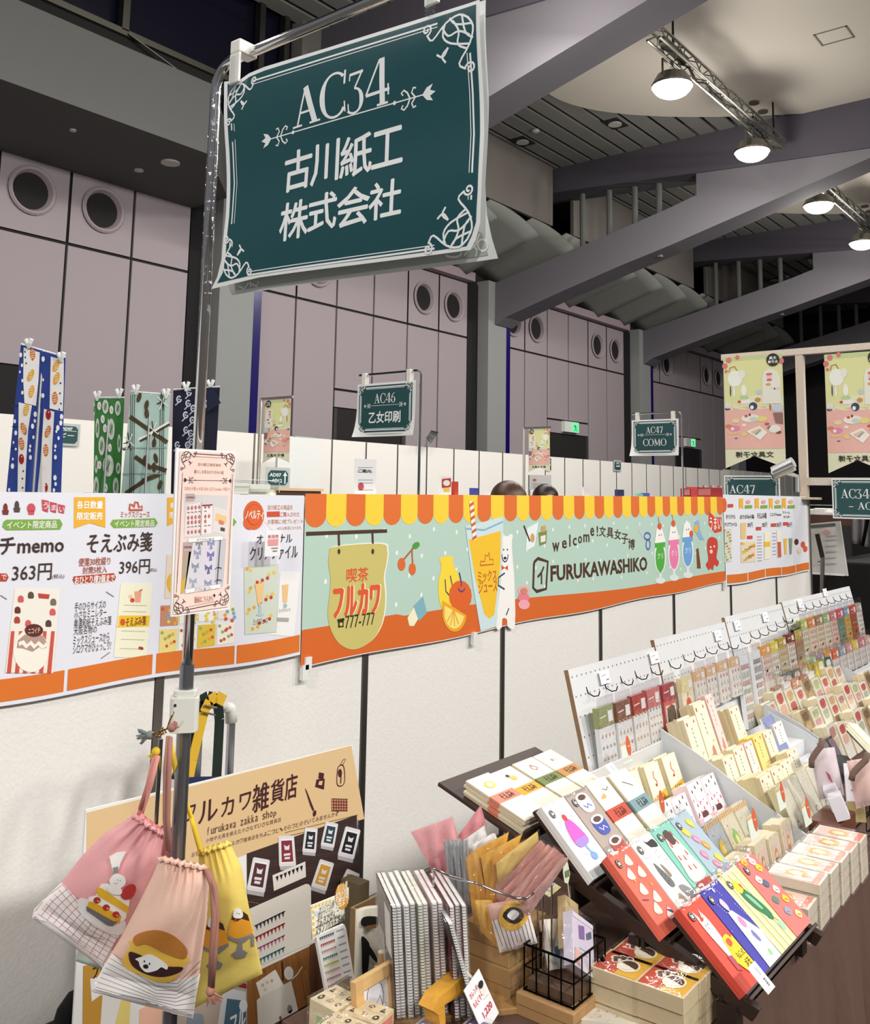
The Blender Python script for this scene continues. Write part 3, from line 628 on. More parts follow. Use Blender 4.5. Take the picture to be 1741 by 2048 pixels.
# third column, mostly behind the pink card
a.poly([(870, 932), (1010, 932), (1010, 1060), (940, 1050), (868, 1082)], YL, 1); a.text('各', 884, 958, 910, 988, '#ffffff', 2, .03); a.text('限', 882, 1010, 908, 1040, '#ffffff', 2, .03)
a.poly([(1100, 1045), (1215, 1040), (1232, 1060), (1215, 1082), (1100, 1086)], GR, 1)
a.poly([(866, 1232), (985, 1225), (970, 1450), (852, 1462)], '#ecd7c4', 1); a.ell(905, 1380, 42, 60, '#e9b42c', 2); a.poly([(890, 1330), (950, 1320), (940, 1440), (895, 1445)], '#e7a68a', 3)
for i in range(4):
    x0 = 832 + i * 100; cs = ['#c98a6a', '#f4efdc', '#f6f3ea', '#efe9dc'][i]
    a.poly([(x0, 1498 - i * 5), (x0 + 92, 1494 - i * 5), (x0 + 88, 1600 - i * 12), (x0 - 4, 1606 - i * 12)], cs, 1)
    a.poly([(x0 - 6, 1624 - i * 12), (x0 + 86, 1618 - i * 12), (x0 + 80, 1735 - i * 14), (x0 - 12, 1748 - i * 14)], ['#ecd98a', '#f7f2dc', '#e3c23c', '#f6efe2'][i], 1)
    for j in range(9):
        a.ell(x0 + 10 + (j * 37) % 78, 1515 - i * 5 + (j * 29) % 78, 9, 10, random.choice(['#e9a93a', '#8fb35a', '#d8583a', '#7fa9cc', '#e9cf4a']), 2, 8)
        a.ell(x0 + 6 + (j * 31) % 70, 1640 - i * 12 + (j * 23) % 84, 8, 9, random.choice(['#e9a93a', '#8fb35a', '#d8583a', '#f3dd6a', '#c65a35']), 2, 8)
# clear-file column with wax seal
a.ell(1322, 1025, 54, 76, '#e0632b', 2, 20); a.ell(1300, 1065, 34, 36, '#e0632b', 2); a.ell(1322, 1022, 40, 56, '#c94f1e', 3, 20); a.ell(1322, 1022, 37, 52, '#e0632b', 4, 20)
a.text('ノベルティ', 1276, 1002, 1370, 1046, '#f8efe2', 5, .03)
for i, (s_, w_) in enumerate((('古川紙工の商品を', 132), ('2点以上ご購入された', 168), ('お客様に1枚プレゼント!', 192), ('※お1人様1回となります。', 130))):
    if i == 1: a.poly([(1392, 1006), (1460, 1004), (1460, 1032), (1392, 1034)], '#d8502c', 1)
    a.text(s_, 1396 + (50 if i == 3 else 0), 970 + i * 38, 1396 + w_ + (50 if i == 3 else 0), 996 + i * 36 - (6 if i == 3 else 0), '#c9844a' if i != 1 else '#c9644a', 2, 0)
a.text('オリジナル', 1338, 1128, 1524, 1168, BK, 2, .01); a.text('クリアファイル', 1302, 1192, 1552, 1250, BK, 2, .01)
a.poly([(1268, 1296), (1452, 1278), (1436, 1636), (1270, 1650)], '#d3dccb', 2)
for j in range(26): a.ell(1284 + (j * 53) % 150, 1305 + (j * 71) % 325, 9, 10, ('#e9a93a', '#c8402c', '#f0c84a')[j % 3], 3, 8)
a.poly([(1325, 1385), (1372, 1380), (1362, 1480), (1338, 1490)], '#f2c98a', 4); a.poly([(1344, 1488), (1356, 1488), (1358, 1540), (1342, 1542)], '#b9cdd6', 4); a.ell(1350, 1545, 20, 8, '#b9cdd6', 4)
a.text('ミックスジュース', 1315, 1568, 1388, 1592, '#5a3a2a', 4, 0)
a.poly([(1460, 1320), (1568, 1322), (1530, 1662), (1385, 1648), (1436, 1640)], '#f3f2ef', 1); a.poly([(1468, 1390), (1502, 1386), (1494, 1480), (1472, 1484)], '#f0c68a', 3); a.ell(1484, 1498, 10, 12, '#a9c0cc', 3)
a.text('ミックスジュース', 1450, 1515, 1510, 1528, '#5a3a2a', 3, 0); a.line([(1440, 1570), (1502, 1572)], .014, '#b0aca6', 3)
a.build(t)
MB().box(2.548, 2.58, BY - .03, BY - .01, .955, 1.0, '#e9ebe9').build('clip', 'plastic', t)
# small price tag clipped over the wax-seal column
t2 = thing('price_tag', 'small blurred white and pink price tag hanging over the clear-file column', 'tag', at(1440 * .38084, 640 + 1175 * .38084, 'y', BY - .08))
pz = ZP('y', BY - .08, 0, 640, .38084); aa, bb = pz.ab(1396, 1108); cc, dd = pz.ab(1472, 1240)
MB().obox((aa, BY - .08, dd), (cc - aa, 0, 0), (0, .003, 0), (0, 0, bb - dd), '#f6f4f4').build('card', 'paper', t2, bevel=.001)
MB().tube([((aa + cc) / 2, BY - .078, bb), ((aa + cc) / 2, BY - .03, bb + .03)], .0015, '#dddddd', 5).build('hook', 'plastic', t2)
a = Art(pz); a.text('新発売', 1408, 1128, 1462, 1146, '#d87a7a', 1, .02); a.poly([(1406, 1152), (1462, 1150), (1460, 1184), (1408, 1186)], '#e9a0a0', 1)
a.poly([(1425, 1196), (1460, 1194), (1460, 1200), (1425, 1202)], '#888888', 1); a.poly([(1432, 1210), (1456, 1209), (1456, 1216), (1432, 1217)], '#888888', 1); a.build(t2)
# ---------- right price banner
pl = ZP('y', BY - .006, 1130, 680, .35095, ds2)
t = thing('price_banner', 'small far white sheet of product prices at the right end of the partition', 'banner', (7.7, BY - .02, 1.3))
RX0, RX1 = 6.745, 8.69
rz = lambda x, k=0: .995 + k + .005 * math.sin(x * 6)
MB().grid(lambda u, v: pl.p3(lerp(RX0, RX1, u), lerp(1.65, rz(lerp(RX0, RX1, u)), v), 0), 40, 10, '#e6e6ec').build('sheet', 'paper', t, fix=False)
a = Art(pl, eps=.0012)
cols = [RX0 + .01, 7.17, 7.55, 7.95, 8.32, RX1 - .01]
for i in range(5): a.mb.grid(lambda u, v: pl.p3(lerp(cols[i] + .01, cols[i + 1] - .01, u), rz(lerp(cols[i], cols[i + 1], u), .012 + .062 * (1 - v)), a._w(1)), 6, 2, '#de7322')
a.ell(906, 940, 13, 40, '#e0632b', 2)
for s_, x0, y0, x1, y1 in (('オリジナル', 915, 995, 966, 1018), ('クリアファイル', 905, 1040, 975, 1062), ('おりがみ小箱', 992, 995, 1070, 1018), ('そえぶみ箋', 1088, 985, 1142, 1016), ('ニコイチmemo', 1162, 985, 1230, 1002), ('クリーム', 1238, 975, 1280, 990), ('サイダー', 1243, 1000, 1285, 1016)):
    a.text(s_, x0, y0, x1, y1, BK, 2, .02)
for x in (988, 1076, 1158, 1236):
    a.poly([(x, 902), (x + 22, 902), (x + 22, 962), (x + 11, 950), (x, 964)], YL, 2); a.poly([(x + 32, 942), (x + 72, 940), (x + 72, 958), (x + 32, 960)], GR, 2); a.ell(x + 50, 922, 14, 12, '#e3a9a0', 2, 8)
for x, y in ((925, 935), (1030, 1115), (1080, 1065), (1168, 1045), (1240, 1038)): a.poly([(x, y), (x + 30, y - 1), (x + 30, y + 18), (x, y + 19)], '#cf4a3a', 2)
for x in (1032, 1115, 1200, 1262): a.text('385円', x, 1040, x + 30, 1066, BK, 2, 0)
a.poly([(905, 1075), (945, 1072), (942, 1262), (905, 1268)], '#d3dccb', 2); a.poly([(995, 1042), (1025, 1040), (1022, 1130), (995, 1134)], '#e9c48a', 2); a.poly([(995, 1150), (1078, 1146), (1076, 1262), (995, 1270)], '#ead9b8', 2)
for j in range(24): a.ell(1000 + (j * 19) % 70, 1158 + (j * 37) % 100, 6, 8, ('#e9a93a', '#8fb35a', '#d8583a', '#e6cf5a')[j % 4], 3, 6); a.ell(908 + (j * 13) % 34, 1084 + (j * 31) % 172, 4, 6, ('#e9a93a', '#8fb35a', '#d8583a')[j % 3], 3, 6)
for j in range(9): a.poly([(1086, 1120 + j * 17), (1112, 1119 + j * 17), (1112, 1122 + j * 17), (1086, 1123 + j * 17)], '#9b928c', 2)
a.poly([(1128, 1096), (1162, 1094), (1160, 1245), (1126, 1250)], '#f2efd4', 2); a.poly([(1126, 1150), (1160, 1148), (1160, 1176), (1126, 1178)], '#f0c32c', 3)
a.poly([(1200, 1085), (1226, 1085), (1228, 1240), (1204, 1242)], '#f1ece0', 2); a.poly([(1204, 1150), (1224, 1150), (1226, 1236), (1206, 1238)], '#c9604a', 3)
for x, c_ in ((1252, '#e9c04a'), (1282, '#8a9a86')): a.poly([(x - 10, 1130), (x + 10, 1130), (x + 5, 1220), (x - 5, 1222)], c_, 2)
for j, (x, y) in enumerate(((1316, 1150), (1352, 1165), (1332, 1200), (1365, 1190))): a.ell(x, y, 12, 18, ('#5a2a22', '#d8583a', '#f0d8b8', '#d85a3a')[j], 2, 10)
for j in range(7): a.poly([(1175, 1100 + j * 20), (1196, 1099 + j * 20), (1196, 1102 + j * 20), (1175, 1103 + j * 20)], '#9b928c', 2)
a.build(t)
# ================================================================ BEYOND THE PARTITION
def seg(p, q, w0, w1=None):
    """thick stroke from p to q with flat ends, as polygon"""
    w1 = w0 if w1 is None else w1; d = Vector(q) - Vector(p); d.normalize(); n = Vector((-d.y, d.x))
    p, q = Vector(p), Vector(q); return [tuple(p + n * w0 / 2), tuple(q + n * w1 / 2), tuple(q - n * w1 / 2), tuple(p - n * w0 / 2)]
def ring(cx, cy, rx, ry, thick, thin, a0, a1, n=18):
    o, i_ = [], []
    for k in range(n + 1):
        a = math.radians(a0 + (a1 - a0) * k / n); w_ = thin + (thick - thin) * abs(math.cos(a)) ** 1.5
        o.append((cx + rx * math.cos(a), cy + ry * math.sin(a))); i_.append((cx + (rx - w_) * math.cos(a), cy + (ry - thin) * math.sin(a)))
    return [[o[k], o[k + 1], i_[k + 1], i_[k]] for k in range(n)]
T_, t_, S_ = .17, .055, .05
SERIF = {
    'A': (.95, [seg((.2, .02), (.47, .98), t_), seg((.47, .98), (.8, .02), T_), seg((.28, .34), (.68, .34), t_), seg((.04, S_ / 2), (.36, S_ / 2), S_), seg((.62, S_ / 2), (.98, S_ / 2), S_)]),
    'C': (.85, ring(.5, .5, .48, .52, T_, t_, 48, 318, 22) + [seg((.82, .68), (.84, .99), .06), seg((.82, .3), (.84, .06), .04)]),
    'O': (.92, ring(.48, .5, .48, .52, T_, t_, 0, 360, 24)),
    '3': (.72, [seg((.08, .95), (.66, .95), .07), seg((.64, .98), (.3, .58), .06), seg((.1, .97), (.08, .8), .05)] + ring(.26, .28, .42, .33, T_, t_, -135, 85, 16) + [seg((.02, .24), (.03, .02), .05)]),
    '4': (.82, [seg((.5, 1), (.04, .3), t_), seg((.04, .3), (.82, .3), .07), seg((.58, 1.02), (.58, .02), T_), seg((.4, S_ / 2), (.76, S_ / 2), S_), seg((.78, .42), (.78, .18), .05)]),
    '6': (.72, ring(.36, .3, .34, .32, T_, t_, 0, 360, 20) + ring(.62, .3, .6, .72, T_ * .9, t_, 95, 175, 8)),
    '7': (.72, [seg((.06, .94), (.68, .94), .09), seg((.62, .93), (.3, 0), .1, T_), seg((.08, .96), (.07, .76), .05)]),
    'M': (1.1, [seg((.16, .03), (.2, .97), t_), seg((.2, .97), (.55, .08), T_), seg((.55, .08), (.9, .97), t_), seg((.9, .97), (.95, .03), T_), seg((.02, S_ / 2), (.3, S_ / 2), S_), seg((.8, S_ / 2), (1.1, S_ / 2), S_), seg((.04, .97), (.24, .97), S_), seg((.88, .97), (1.06, .97), S_)]),
    '~': (.7, [seg((.06, .3), (.22, .42), .08), seg((.22, .42), (.46, .3), .08), seg((.46, .3), (.62, .42), .08)]),
    ' ': (.35, []),
}
def serif(a, t, x0, y0, x1, y1, col, l=3):
    """serif lettering: (x0,y0) upper left, (x1,y1) lower right, baseline follows the sheet"""
    a0, b1 = a.pl.ab(x0, y0); a1, b0 = a.pl.ab(x1, y1); W_ = sum(SERIF[c][0] + .06 for c in t); x = 0
    for c in t:
        for pg in SERIF[c][1]:
            a.poly([(a0 + (a1 - a0) * (x + u) / W_, b0 + (b1 - b0) * v) for u, v in pg], col, l, ab=True)
        x += SERIF[c][0] + .06
def spiral(cx, cy, r, a0, turns, n=16, s=1):
    return [(cx + s * r * (1 - .85 * k / n) * math.cos(a0 + turns * 2 * math.pi * k / n), cy + r * (1 - .85 * k / n) * math.sin(a0 + turns * 2 * math.pi * k / n)) for k in range(n + 1)]
def corner(a, ox, oy, sx, sy, S, wd, col, l=3):
    """knotwork corner; origin at the frame corner in sheet metres, sx, sy point inward"""
    tr = lambda p: (ox + sx * p[0] * S, oy + sy * p[1] * S)
    for st in ([(.12, .15), (.3, .04), (.55, .1), (.8, .3), (.9, .2)], [(.15, .12), (.04, .3), (.1, .55), (.3, .8), (.2, .9)],
               [(.1, .42), (.3, .3), (.5, .32), (.62, .14)], [(.42, .1), (.3, .3), (.32, .5), (.14, .62)], [(.05, .25), (.35, .18), (.48, .04)],
               [(.25, .05), (.18, .35), (.04, .48)], [(.12, .55), (.45, .45), (.6, .3), (.56, .1)], [(.5, .5), (.6, .62), (.72, .55)], [(.5, .5), (.62, .6), (.55, .72)]):
        q = [st[0]]
        for i in range(len(st) - 1):
            for k in range(1, 4):
                p0 = st[max(i - 1, 0)]; p1 = st[i]; p2 = st[i + 1]; p3 = st[min(i + 2, len(st) - 1)]; t = k / 3
                q.append(tuple(.5 * (2 * p1[j] + (-p0[j] + p2[j]) * t + (2 * p0[j] - 5 * p1[j] + 4 * p2[j] - p3[j]) * t * t + (-p0[j] + 3 * p1[j] - 3 * p2[j] + p3[j]) * t ** 3) for j in (0, 1)))
        a.line([tr(p) for p in q], wd, col, l, ab=True)
    a.line([tr((.92 + .1 * p[0], .1 + .1 * p[1])) for p in spiral(0, 0, 1, math.pi / 2, 1.4)], wd, col, l, ab=True)
    a.line([tr((.1 + .1 * p[0], .92 + .1 * p[1])) for p in spiral(0, 0, 1, 0, -1.4)], wd, col, l, ab=True)
def divider(a, x0, y0, x1, y1, wd, col, l=3, sc=1):
    """rule with a lily and scrolls at each end, in sheet metres"""
    a.line([(x0, y0), (x1, y1)], wd, col, l, ab=True)
    d = Vector((x1 - x0, y1 - y0)); L_ = d.length; d.normalize(); nn = Vector((-d.y, d.x)); h = .045 * L_ * sc
    for o, s_ in (((x0, y0), 1), ((x1, y1), -1)):
        o = Vector(o); P = lambda u, v: tuple(o + d * s_ * u * h + nn * v * h)
        a.poly([P(-1.2, 0), P(-.5, .3), P(0, 0), P(-.5, -.3)], col, l, ab=True)
        a.poly([P(-.4, 0), P(-.9, .75), P(-.2, .55), P(.3, 0)], col, l, ab=True); a.poly([P(-.4, 0), P(-.9, -.75), P(-.2, -.55), P(.3, 0)], col, l, ab=True)
        for q in (1, -1):
            a.line([P(1.1, 0), P(1.5, .5 * q), P(1.3, .9 * q), P(1.0, .8 * q)], wd * 1.4, col, l, ab=True); a.line([P(1.7, 0), P(2.0, .6 * q), P(2.4, .9 * q), P(2.7, .7 * q), P(2.5, .45 * q)], wd * 1.4, col, l, ab=True)
        a.poly([P(3.2, 0), P(3.5, .22), P(3.8, 0), P(3.5, -.22)], col, l, ab=True)
GN = '#1d4b4d'
def sign_face(a, x0, x1, z0, z1, wd=.0022, bg=GN, fg='#f1f3f1', corners=.11):
    """white bordered sign face between sheet metres"""
    W_, H_ = x1 - x0, z1 - z0; m = .022 * W_ * 2
    a.poly([(x0, z0), (x1, z0), (x1, z1), (x0, z1)], '#eef0ee', 0, ab=True)
    g = m * .55; a.poly([(x0 + g, z0 + g), (x1 - g, z0 + g), (x1 - g, z1 - g), (x0 + g, z1 - g)], bg, 1, ab=True)
    S = corners * W_
    for k, ww in ((m * 1.2, wd * 2), (m * 1.6, wd)):
        a.line([(x0 + k + S, z0 + k), (x1 - k - S, z0 + k)], ww, fg, 2, ab=True); a.line([(x0 + k + S, z1 - k), (x1 - k - S, z1 - k)], ww, fg, 2, ab=True)
        a.line([(x0 + k, z0 + k + S), (x0 + k, z1 - k - S)], ww, fg, 2, ab=True); a.line([(x1 - k, z0 + k + S), (x1 - k, z1 - k - S)], ww, fg, 2, ab=True)
    for sx, sy in ((1, 1), (1, -1), (-1, 1), (-1, -1)):
        corner(a, (x0 if sx > 0 else x1) + sx * g * 1.3, (z0 if sy > 0 else z1) + sy * g * 1.3, sx, sy, S * 1.15, wd * 1.6, fg, 3)
# ---------- back row of booth partitions
root = struct(MB().box(2, 33.35, 13.03, 13.05, 0, 2.6, '#9f9a94').build('wall_booths', 'matte'))
x = 14.09 - .985 * 12
while x < 33.2:
    MB().box(x + .02, x + .965, 13.0, 13.05, .02, 2.64, '#efebe4').build('panel', 'plaster', root)
    MB().box(x - .02, x + .02, 12.995, 13.05, 0, 2.65, '#a29c96').build('stile', 'steel', root); x += .985
root = struct(MB().box(34.5, 44, 13.53, 13.55, 0, 2.7, '#9f9a94').build('wall_booths', 'matte'))
for i in range(9): MB().box(34.5 + i * .985 + .02, 35.44 + i * .985, 13.5, 13.55, .02, 2.72, '#e9e5de').build('panel', 'plaster', root)
root = struct(MB().box(10.42, 11.4, 11.6, 11.62, 0, 2.5, '#b9b4ae').build('wall_booths', 'matte'))
MB().box(10.42, 11.38, 11.57, 11.6, 0, 2.52, '#e4e6e2').build('panel', 'plaster', root)
# dark end of the hall and black drape at the right
struct(MB().box(45, 45.2, -14, 16, 0, 11.6, '#2b2829').build('wall_right', 'matte'))
dr = thing('black_drape', 'black cloth drape closing off the space beyond the end of the white partition', 'curtain', (13.5, 4, 0))
MB().grid(lambda u, v: (13.2 + .05 * math.sin(u * 90), lerp(4.6, -7, u), lerp(1.52, 0, v)), 240, 2, '#0d0b0c').build('cloth', 'cloth', dr, thick=.01)
MB().tube([(13.2, 4.6, 1.54), (13.2, -7, 1.54)], .02, '#222222', 8).build('rail', 'steel', dr)
# ---------- small booth signs fixed on the back partitions
TOPD = 0
def solve_w(p, q, wdt): a_, b_ = at(*p, 'x', 1.0), at(*q, 'x', 1.0); return wdt / abs(a_.y - b_.y)
def hung_sign(px, top, lines, lab, grp='green booth signs', pole=None, bar=None, kind='A'):
    """px: x0,y0,x1,y1 of the sheet in the photograph"""
    x0, y0, x1, y1 = px; X = solve_w((x0, y0), (x1, y0), .594); P = Plane('x', X); a0, b1 = P.ab(x0, y0); a1, b0 = P.ab(x1, y1)
    b1 = (P.ab(x0, y0)[1] + P.ab(x1, top)[1]) / 2; b0 = b1 - .42
    t = thing('booth_sign', lab, 'sign', (X, -(a0 + a1) / 2, 0), grp)
    def f(u, v):
        c = .035 * max(0, (abs(u - .5) * 2) ** 4) * v ** 4
        return (X - c, -lerp(a0, a1, u + (-.03 if u < .5 else .015) * (abs(u - .5) * 2) ** 5 * v ** 4), lerp(b1, b0, v))
    MB().grid(f, 14, 10, '#f2f3f1').build('sheet', 'paper', t, fix=False)
    Q = Plane('x', X - .004); a = Art(Q, eps=.0015, off=.002); sign_face(a, a0 + .012, a1 - .012, b0 + .02, b1 - .004, wd=.004, corners=.09)
    W_ = a1 - a0; am = (a0 + a1) / 2
    class L2(Plane):
        def ab(s, x_, y_): return (x_, y_)
    a.pl = L2('x', X - .004)
    serif(a, lines[0], am - .17 * W_ * 1.1, b1 - .085, am + .17 * W_ * 1.1, b1 - .16, '#f1f3f1')
    divider(a, am - .33 * W_, b1 - .178, am + .33 * W_, b1 - .178, .003, '#f1f3f1')
    if lines[1] == 'COMO': serif(a, 'COMO', am - .25 * W_, b1 - .225, am + .25 * W_, b1 - .305, '#f1f3f1')
    else: a.text(lines[1], am - .27 * W_, b1 - .225, am + .27 * W_, b1 - .315, '#f1f3f1', 3, .03)
    a.build(t)
    yb = -a1 - .03; zt = b1 + .075
    MB().tube([(X + .02, yb, 0), (X + .02, yb, zt - .03), (X + .02, yb + .01, zt - .008), (X + .02, yb + .03, zt), (X + .02, -a0 + .0, zt)], .011, '#cfcfcf', 8).build('pole', 'metal', t)
    for aa in (a0 + .07, a1 - .07): MB().box(X - .01, X + .035, -aa - .018, -aa + .018, b1 - .02, zt + .014, '#e8e6dc').build('clip', 'plastic', t)
    MB().box(X - .15, X + .15, yb - .15, yb + .15, 0, .02, '#888888').build('base', 'steel', t, bevel=.004)
hung_sign((716, 768, 830, 872), 762, ('AC46', '乙女印刷'), 'green booth sign lettered AC46 on a chrome stand above the partition')
hung_sign((1264, 838, 1359, 905), 840, ('AC47', 'COMO'), 'green booth sign lettered AC47 COMO on a chrome stand')
def wall_sign(px, y, top, sub, lab, arrow=False):
    P = Plane('y', y); x0, y0, x1, y1 = px; a0, b1 = P.ab(x0, y0); a1, b0 = P.ab(x1, y1)
    t = thing('booth_sign', lab, 'sign', ((a0 + a1) / 2, y, (b0 + b1) / 2), 'small booth signs on the back partitions')
    MB().box(a0, a1, y - .004, y + .0, b0, b1, '#b9c0bd').build('board', 'paper', t)
    a = Art(Plane('y', y - .004), eps=.003, off=.003); w_, h_ = a1 - a0, b1 - b0
    class L2(Plane):
        def ab(s, x_, y_): return (x_, y_)
    a.pl = L2('y', y - .004)
    c = .1 * w_; i_ = .09 * w_
    pts = [(a0 + i_ + c, b0 + i_), (a1 - i_ - c, b0 + i_), (a1 - i_, b0 + i_ + c), (a1 - i_, b1 - i_ - c), (a1 - i_ - c, b1 - i_), (a0 + i_ + c, b1 - i_), (a0 + i_, b1 - i_ - c), (a0 + i_, b0 + i_ + c)]
    a.poly(pts, GN, 1, ab=True)
    if arrow:
        MB().box((a0 + a1) / 2 - .02, (a0 + a1) / 2 + .02, y + .001, y + .03, 0, b1, '#b9b6b0').build('pole', 'steel', t)
        a.text(top, a0 + .14 * w_, b1 - .28 * h_, a0 + .62 * w_, b1 - .46 * h_, '#e9eeec', 2, .03); a.text(sub, a0 + .14 * w_, b1 - .56 * h_, a0 + .66 * w_, b1 - .74 * h_, '#e9eeec', 2, .03)
        xm = a0 + .78 * w_; a.poly([(xm - .025 * w_, b0 + .2 * h_), (xm + .025 * w_, b0 + .2 * h_), (xm + .025 * w_, b0 + .6 * h_), (xm + .09 * w_, b0 + .58 * h_), (xm, b0 + .8 * h_), (xm - .09 * w_, b0 + .58 * h_), (xm - .025 * w_, b0 + .6 * h_)], '#e9eeec', 2, ab=True)
    else:
        a.text(top, a0 + .3 * w_, b1 - .17 * h_, a0 + .7 * w_, b1 - .3 * h_, '#e9eeec', 2, .04); a.line([(a0 + .15 * w_, b1 - .33 * h_), (a1 - .15 * w_, b1 - .33 * h_)], .02 * h_, '#e9eeec', 2, ab=True)
        a.text(sub, a0 + .24 * w_, b1 - .44 * h_, a0 + .76 * w_, b1 - .62 * h_, '#e9eeec', 2, .04)
    a.build(t)
wall_sign((108, 845, 158, 893), 12.97, 'AD07', 'ピー', 'small green booth sign half hidden by the blue hanging towel')
wall_sign((590, 872, 626, 911), 12.97, 'AD08', 'WA-RU', 'small green booth sign on the white back panels left of the AC46 sign')
wall_sign((532, 934, 579, 976), 11.0, 'AD07', '~AD12', 'green direction sign with a white upward arrow under the left flag', True)
wall_sign((1228, 920, 1243, 943), 12.97, 'AD13', 'AC48', 'tiny green sign on the back panels between the exit signs')
wall_sign((1095, 915, 1103, 942), 12.97, 'AD10', 'AC45', 'tiny green sign just right of the middle flag')
# ---------- event flags with the tea-table picture
def flag(P, q, mirror, lab, parent_rail=True, frame=True):
    """q: corners TL, TR, BR, BL in photo pixels (BL/BR = lower side tips)"""
    A0, B1 = P.ab(*q[0]); A1 = P.ab(*q[1])[0]; B1 = (B1 + P.ab(*q[1])[1]) / 2; B0 = (P.ab(*q[2])[1] + P.ab(*q[3])[1]) / 2; W_, H_ = A1 - A0, B1 - B0
    c3 = P.p3((A0 + A1) / 2, B1, 0); t = thing('event_flag', lab, 'flag', c3, 'event flags')
    X = lambda u: (A0 + W_ * u) if mirror else (A1 - W_ * u); Z = lambda v: B1 - H_ * v
    dd = lambda a_, b_: .012 * math.sin((a_ - A0) / W_ * 5) * (1 - (b_ - B0) / H_)
    P = Plane(P.axis, P.val, dd)
    out = [(0, 0), (1, 0), (1, 1), (.5, .895), (0, 1)]
    m = MB(); tri = [((i / 8), (i + 1) / 8) for i in range(8)]
    for a_, b_ in tri:
        lo = lambda u: 1 - .105 * (1 - abs(u - .5) * 2)
        for j in range(10):
            v0, v1 = j / 10, (j + 1) / 10
            m.add([P.p3(X(a_), Z(lo(a_) * v0)), P.p3(X(b_), Z(lo(b_) * v0)), P.p3(X(b_), Z(lo(b_) * v1)), P.p3(X(a_), Z(lo(a_) * v1))], [(0, 1, 2, 3)], '#e7e6c6')
    m.build('cloth', 'cloth', t, fix=False)
    a = Art(P, eps=.0012, off=.0012)
    def R_(u0, v0, u1, v1, c, l=1):
        nn = max(1, int(abs(u1 - u0) * 8)); a.mb.grid(lambda u, v: P.p3(X(lerp(u0, u1, u)), Z(lerp(v0, v1, v)), a._w(l)), nn, 2, c)
    def E_(u, v, ru, rv, c, l=2): a.poly([(X(u + ru * math.cos(k * .524)), Z(v + rv * math.sin(k * .524))) for k in range(12)], c, l, ab=True)
    def G_(pts, c, l=2): a.poly([(X(u), Z(v)) for u, v in pts], c, l, ab=True)
    R_(.01, .04, .99, .46, '#e3e3a4'); R_(.01, .0, .99, .045, '#c9d39a'); R_(.01, .36, .99, .48, '#e4e8c4'); R_(.01, .46, .99, .83, '#edb9ad')
    for u, v, r in ((.03, .08, .05), (.1, .03, .05), (.25, .01, .04), (.98, .07, .05), (.05, .13, .03)): E_(u, v, r, r * .55, '#d87f7a', 2)
    E_(.2, .2, .13, .075, '#f3f3ea', 3); E_(.33, .165, .06, .04, '#eceadc', 3); a.line([(X(.1), Z(.14)), (X(.12), Z(.1)), (X(.2), Z(.09)), (X(.24), Z(.13))], .01, '#b58a4a', 3, ab=True)
    G_([(.66, .2), (.7, .15), (.8, .13), (.92, .16), (.96, .22), (.96, .44), (.66, .44)], '#eceadb', 3)
    for k, (u, v, c) in enumerate(((.78, .18, '#d8707a'), (.78, .205, '#f2c9c4'), (.78, .23, '#d8707a'), (.76, .27, '#e2a05a'), (.84, .31, '#4a5fa0'), (.8, .36, '#d4574e'), (.92, .31, '#efd9b4'))): E_(u, v, .055 - .004 * k, .012, c, 4)
    for u, v, ru, rv, c in ((.12, .31, .012, .05, '#5a3f5a'), (.18, .32, .02, .05, '#f2f2ea'), (.35, .31, .05, .05, '#f4f4e6'), (.35, .375, .08, .02, '#bcd39a'), (.6, .33, .045, .022, '#c6cfd8'), (.36, .41, .12, .02, '#f4eeea'), (.27, .41, .03, .012, '#d24a4a'), (.58, .4, .05, .02, '#d98a5a'), (.07, .44, .06, .03, '#e9e2dc'), (.06, .47, .05, .01, '#4a3a3a'),
                            (.5, .455, .07, .035, '#3a4068'), (.48, .465, .03, .018, '#f2f2f2'), (.78, .47, .012, .03, '#a5503c'), (.9, .48, .09, .035, '#c9d6e0'), (.45, .56, .16, .035, '#f4ebe0'), (.38, .54, .03, .012, '#d2603c'), (.44, .53, .02, .012, '#8a3a2a'), (.5, .57, .07, .02, '#c9d9cc'), (.64, .57, .09, .025, '#ecd98a'), (.2, .58, .07, .02, '#f2d9a8'),
                            (.07, .625, .06, .016, '#d98a5a'), (.17, .645, .1, .025, '#e88fae'), (.14, .65, .03, .014, '#f8f4f0'), (.34, .62, .04, .012, '#f6ece8'), (.72, .615, .04, .012, '#cf5a4a'), (.78, .65, .06, .02, '#6e8a72'), (.84, .66, .1, .035, '#f2ece2'), (.9, .69, .05, .015, '#7a5a4a'), (.34, .7, .05, .02, '#ecd08a'), (.15, .69, .1, .01, '#f0c98a'), (.2, .735, .03, .005, '#5a5a8a')):
        E_(u, v, ru, rv, c, 3)
    G_([(.82, .52), (.98, .52), (.98, .62), (.86, .61)], '#94706a', 4); G_([(.38, .675), (.6, .63), (.72, .69), (.6, .755)], '#f6f0e4', 4); G_([(.45, .68), (.6, .65), (.64, .67), (.5, .7)], '#ecc0a8', 5); G_([(.52, .7), (.6, .665), (.62, .67), (.54, .71)], '#8aa89a', 6)
    E_(.85, .055, .11, .058, '#2c2b2a', 5)
    class L2(Plane):
        def ab(s, x_, y_): return (x_, y_)
    a.pl = L2(P.axis, P.val, dd)
    a.text('文具', min(X(.79), X(.91)), Z(.025), max(X(.79), X(.91)), Z(.052), '#f4f4f0', 6, .04, mirror=mirror); a.text('女子博', min(X(.77), X(.93)), Z(.06), max(X(.77), X(.93)), Z(.085), '#f4f4f0', 6, .04, mirror=mirror)
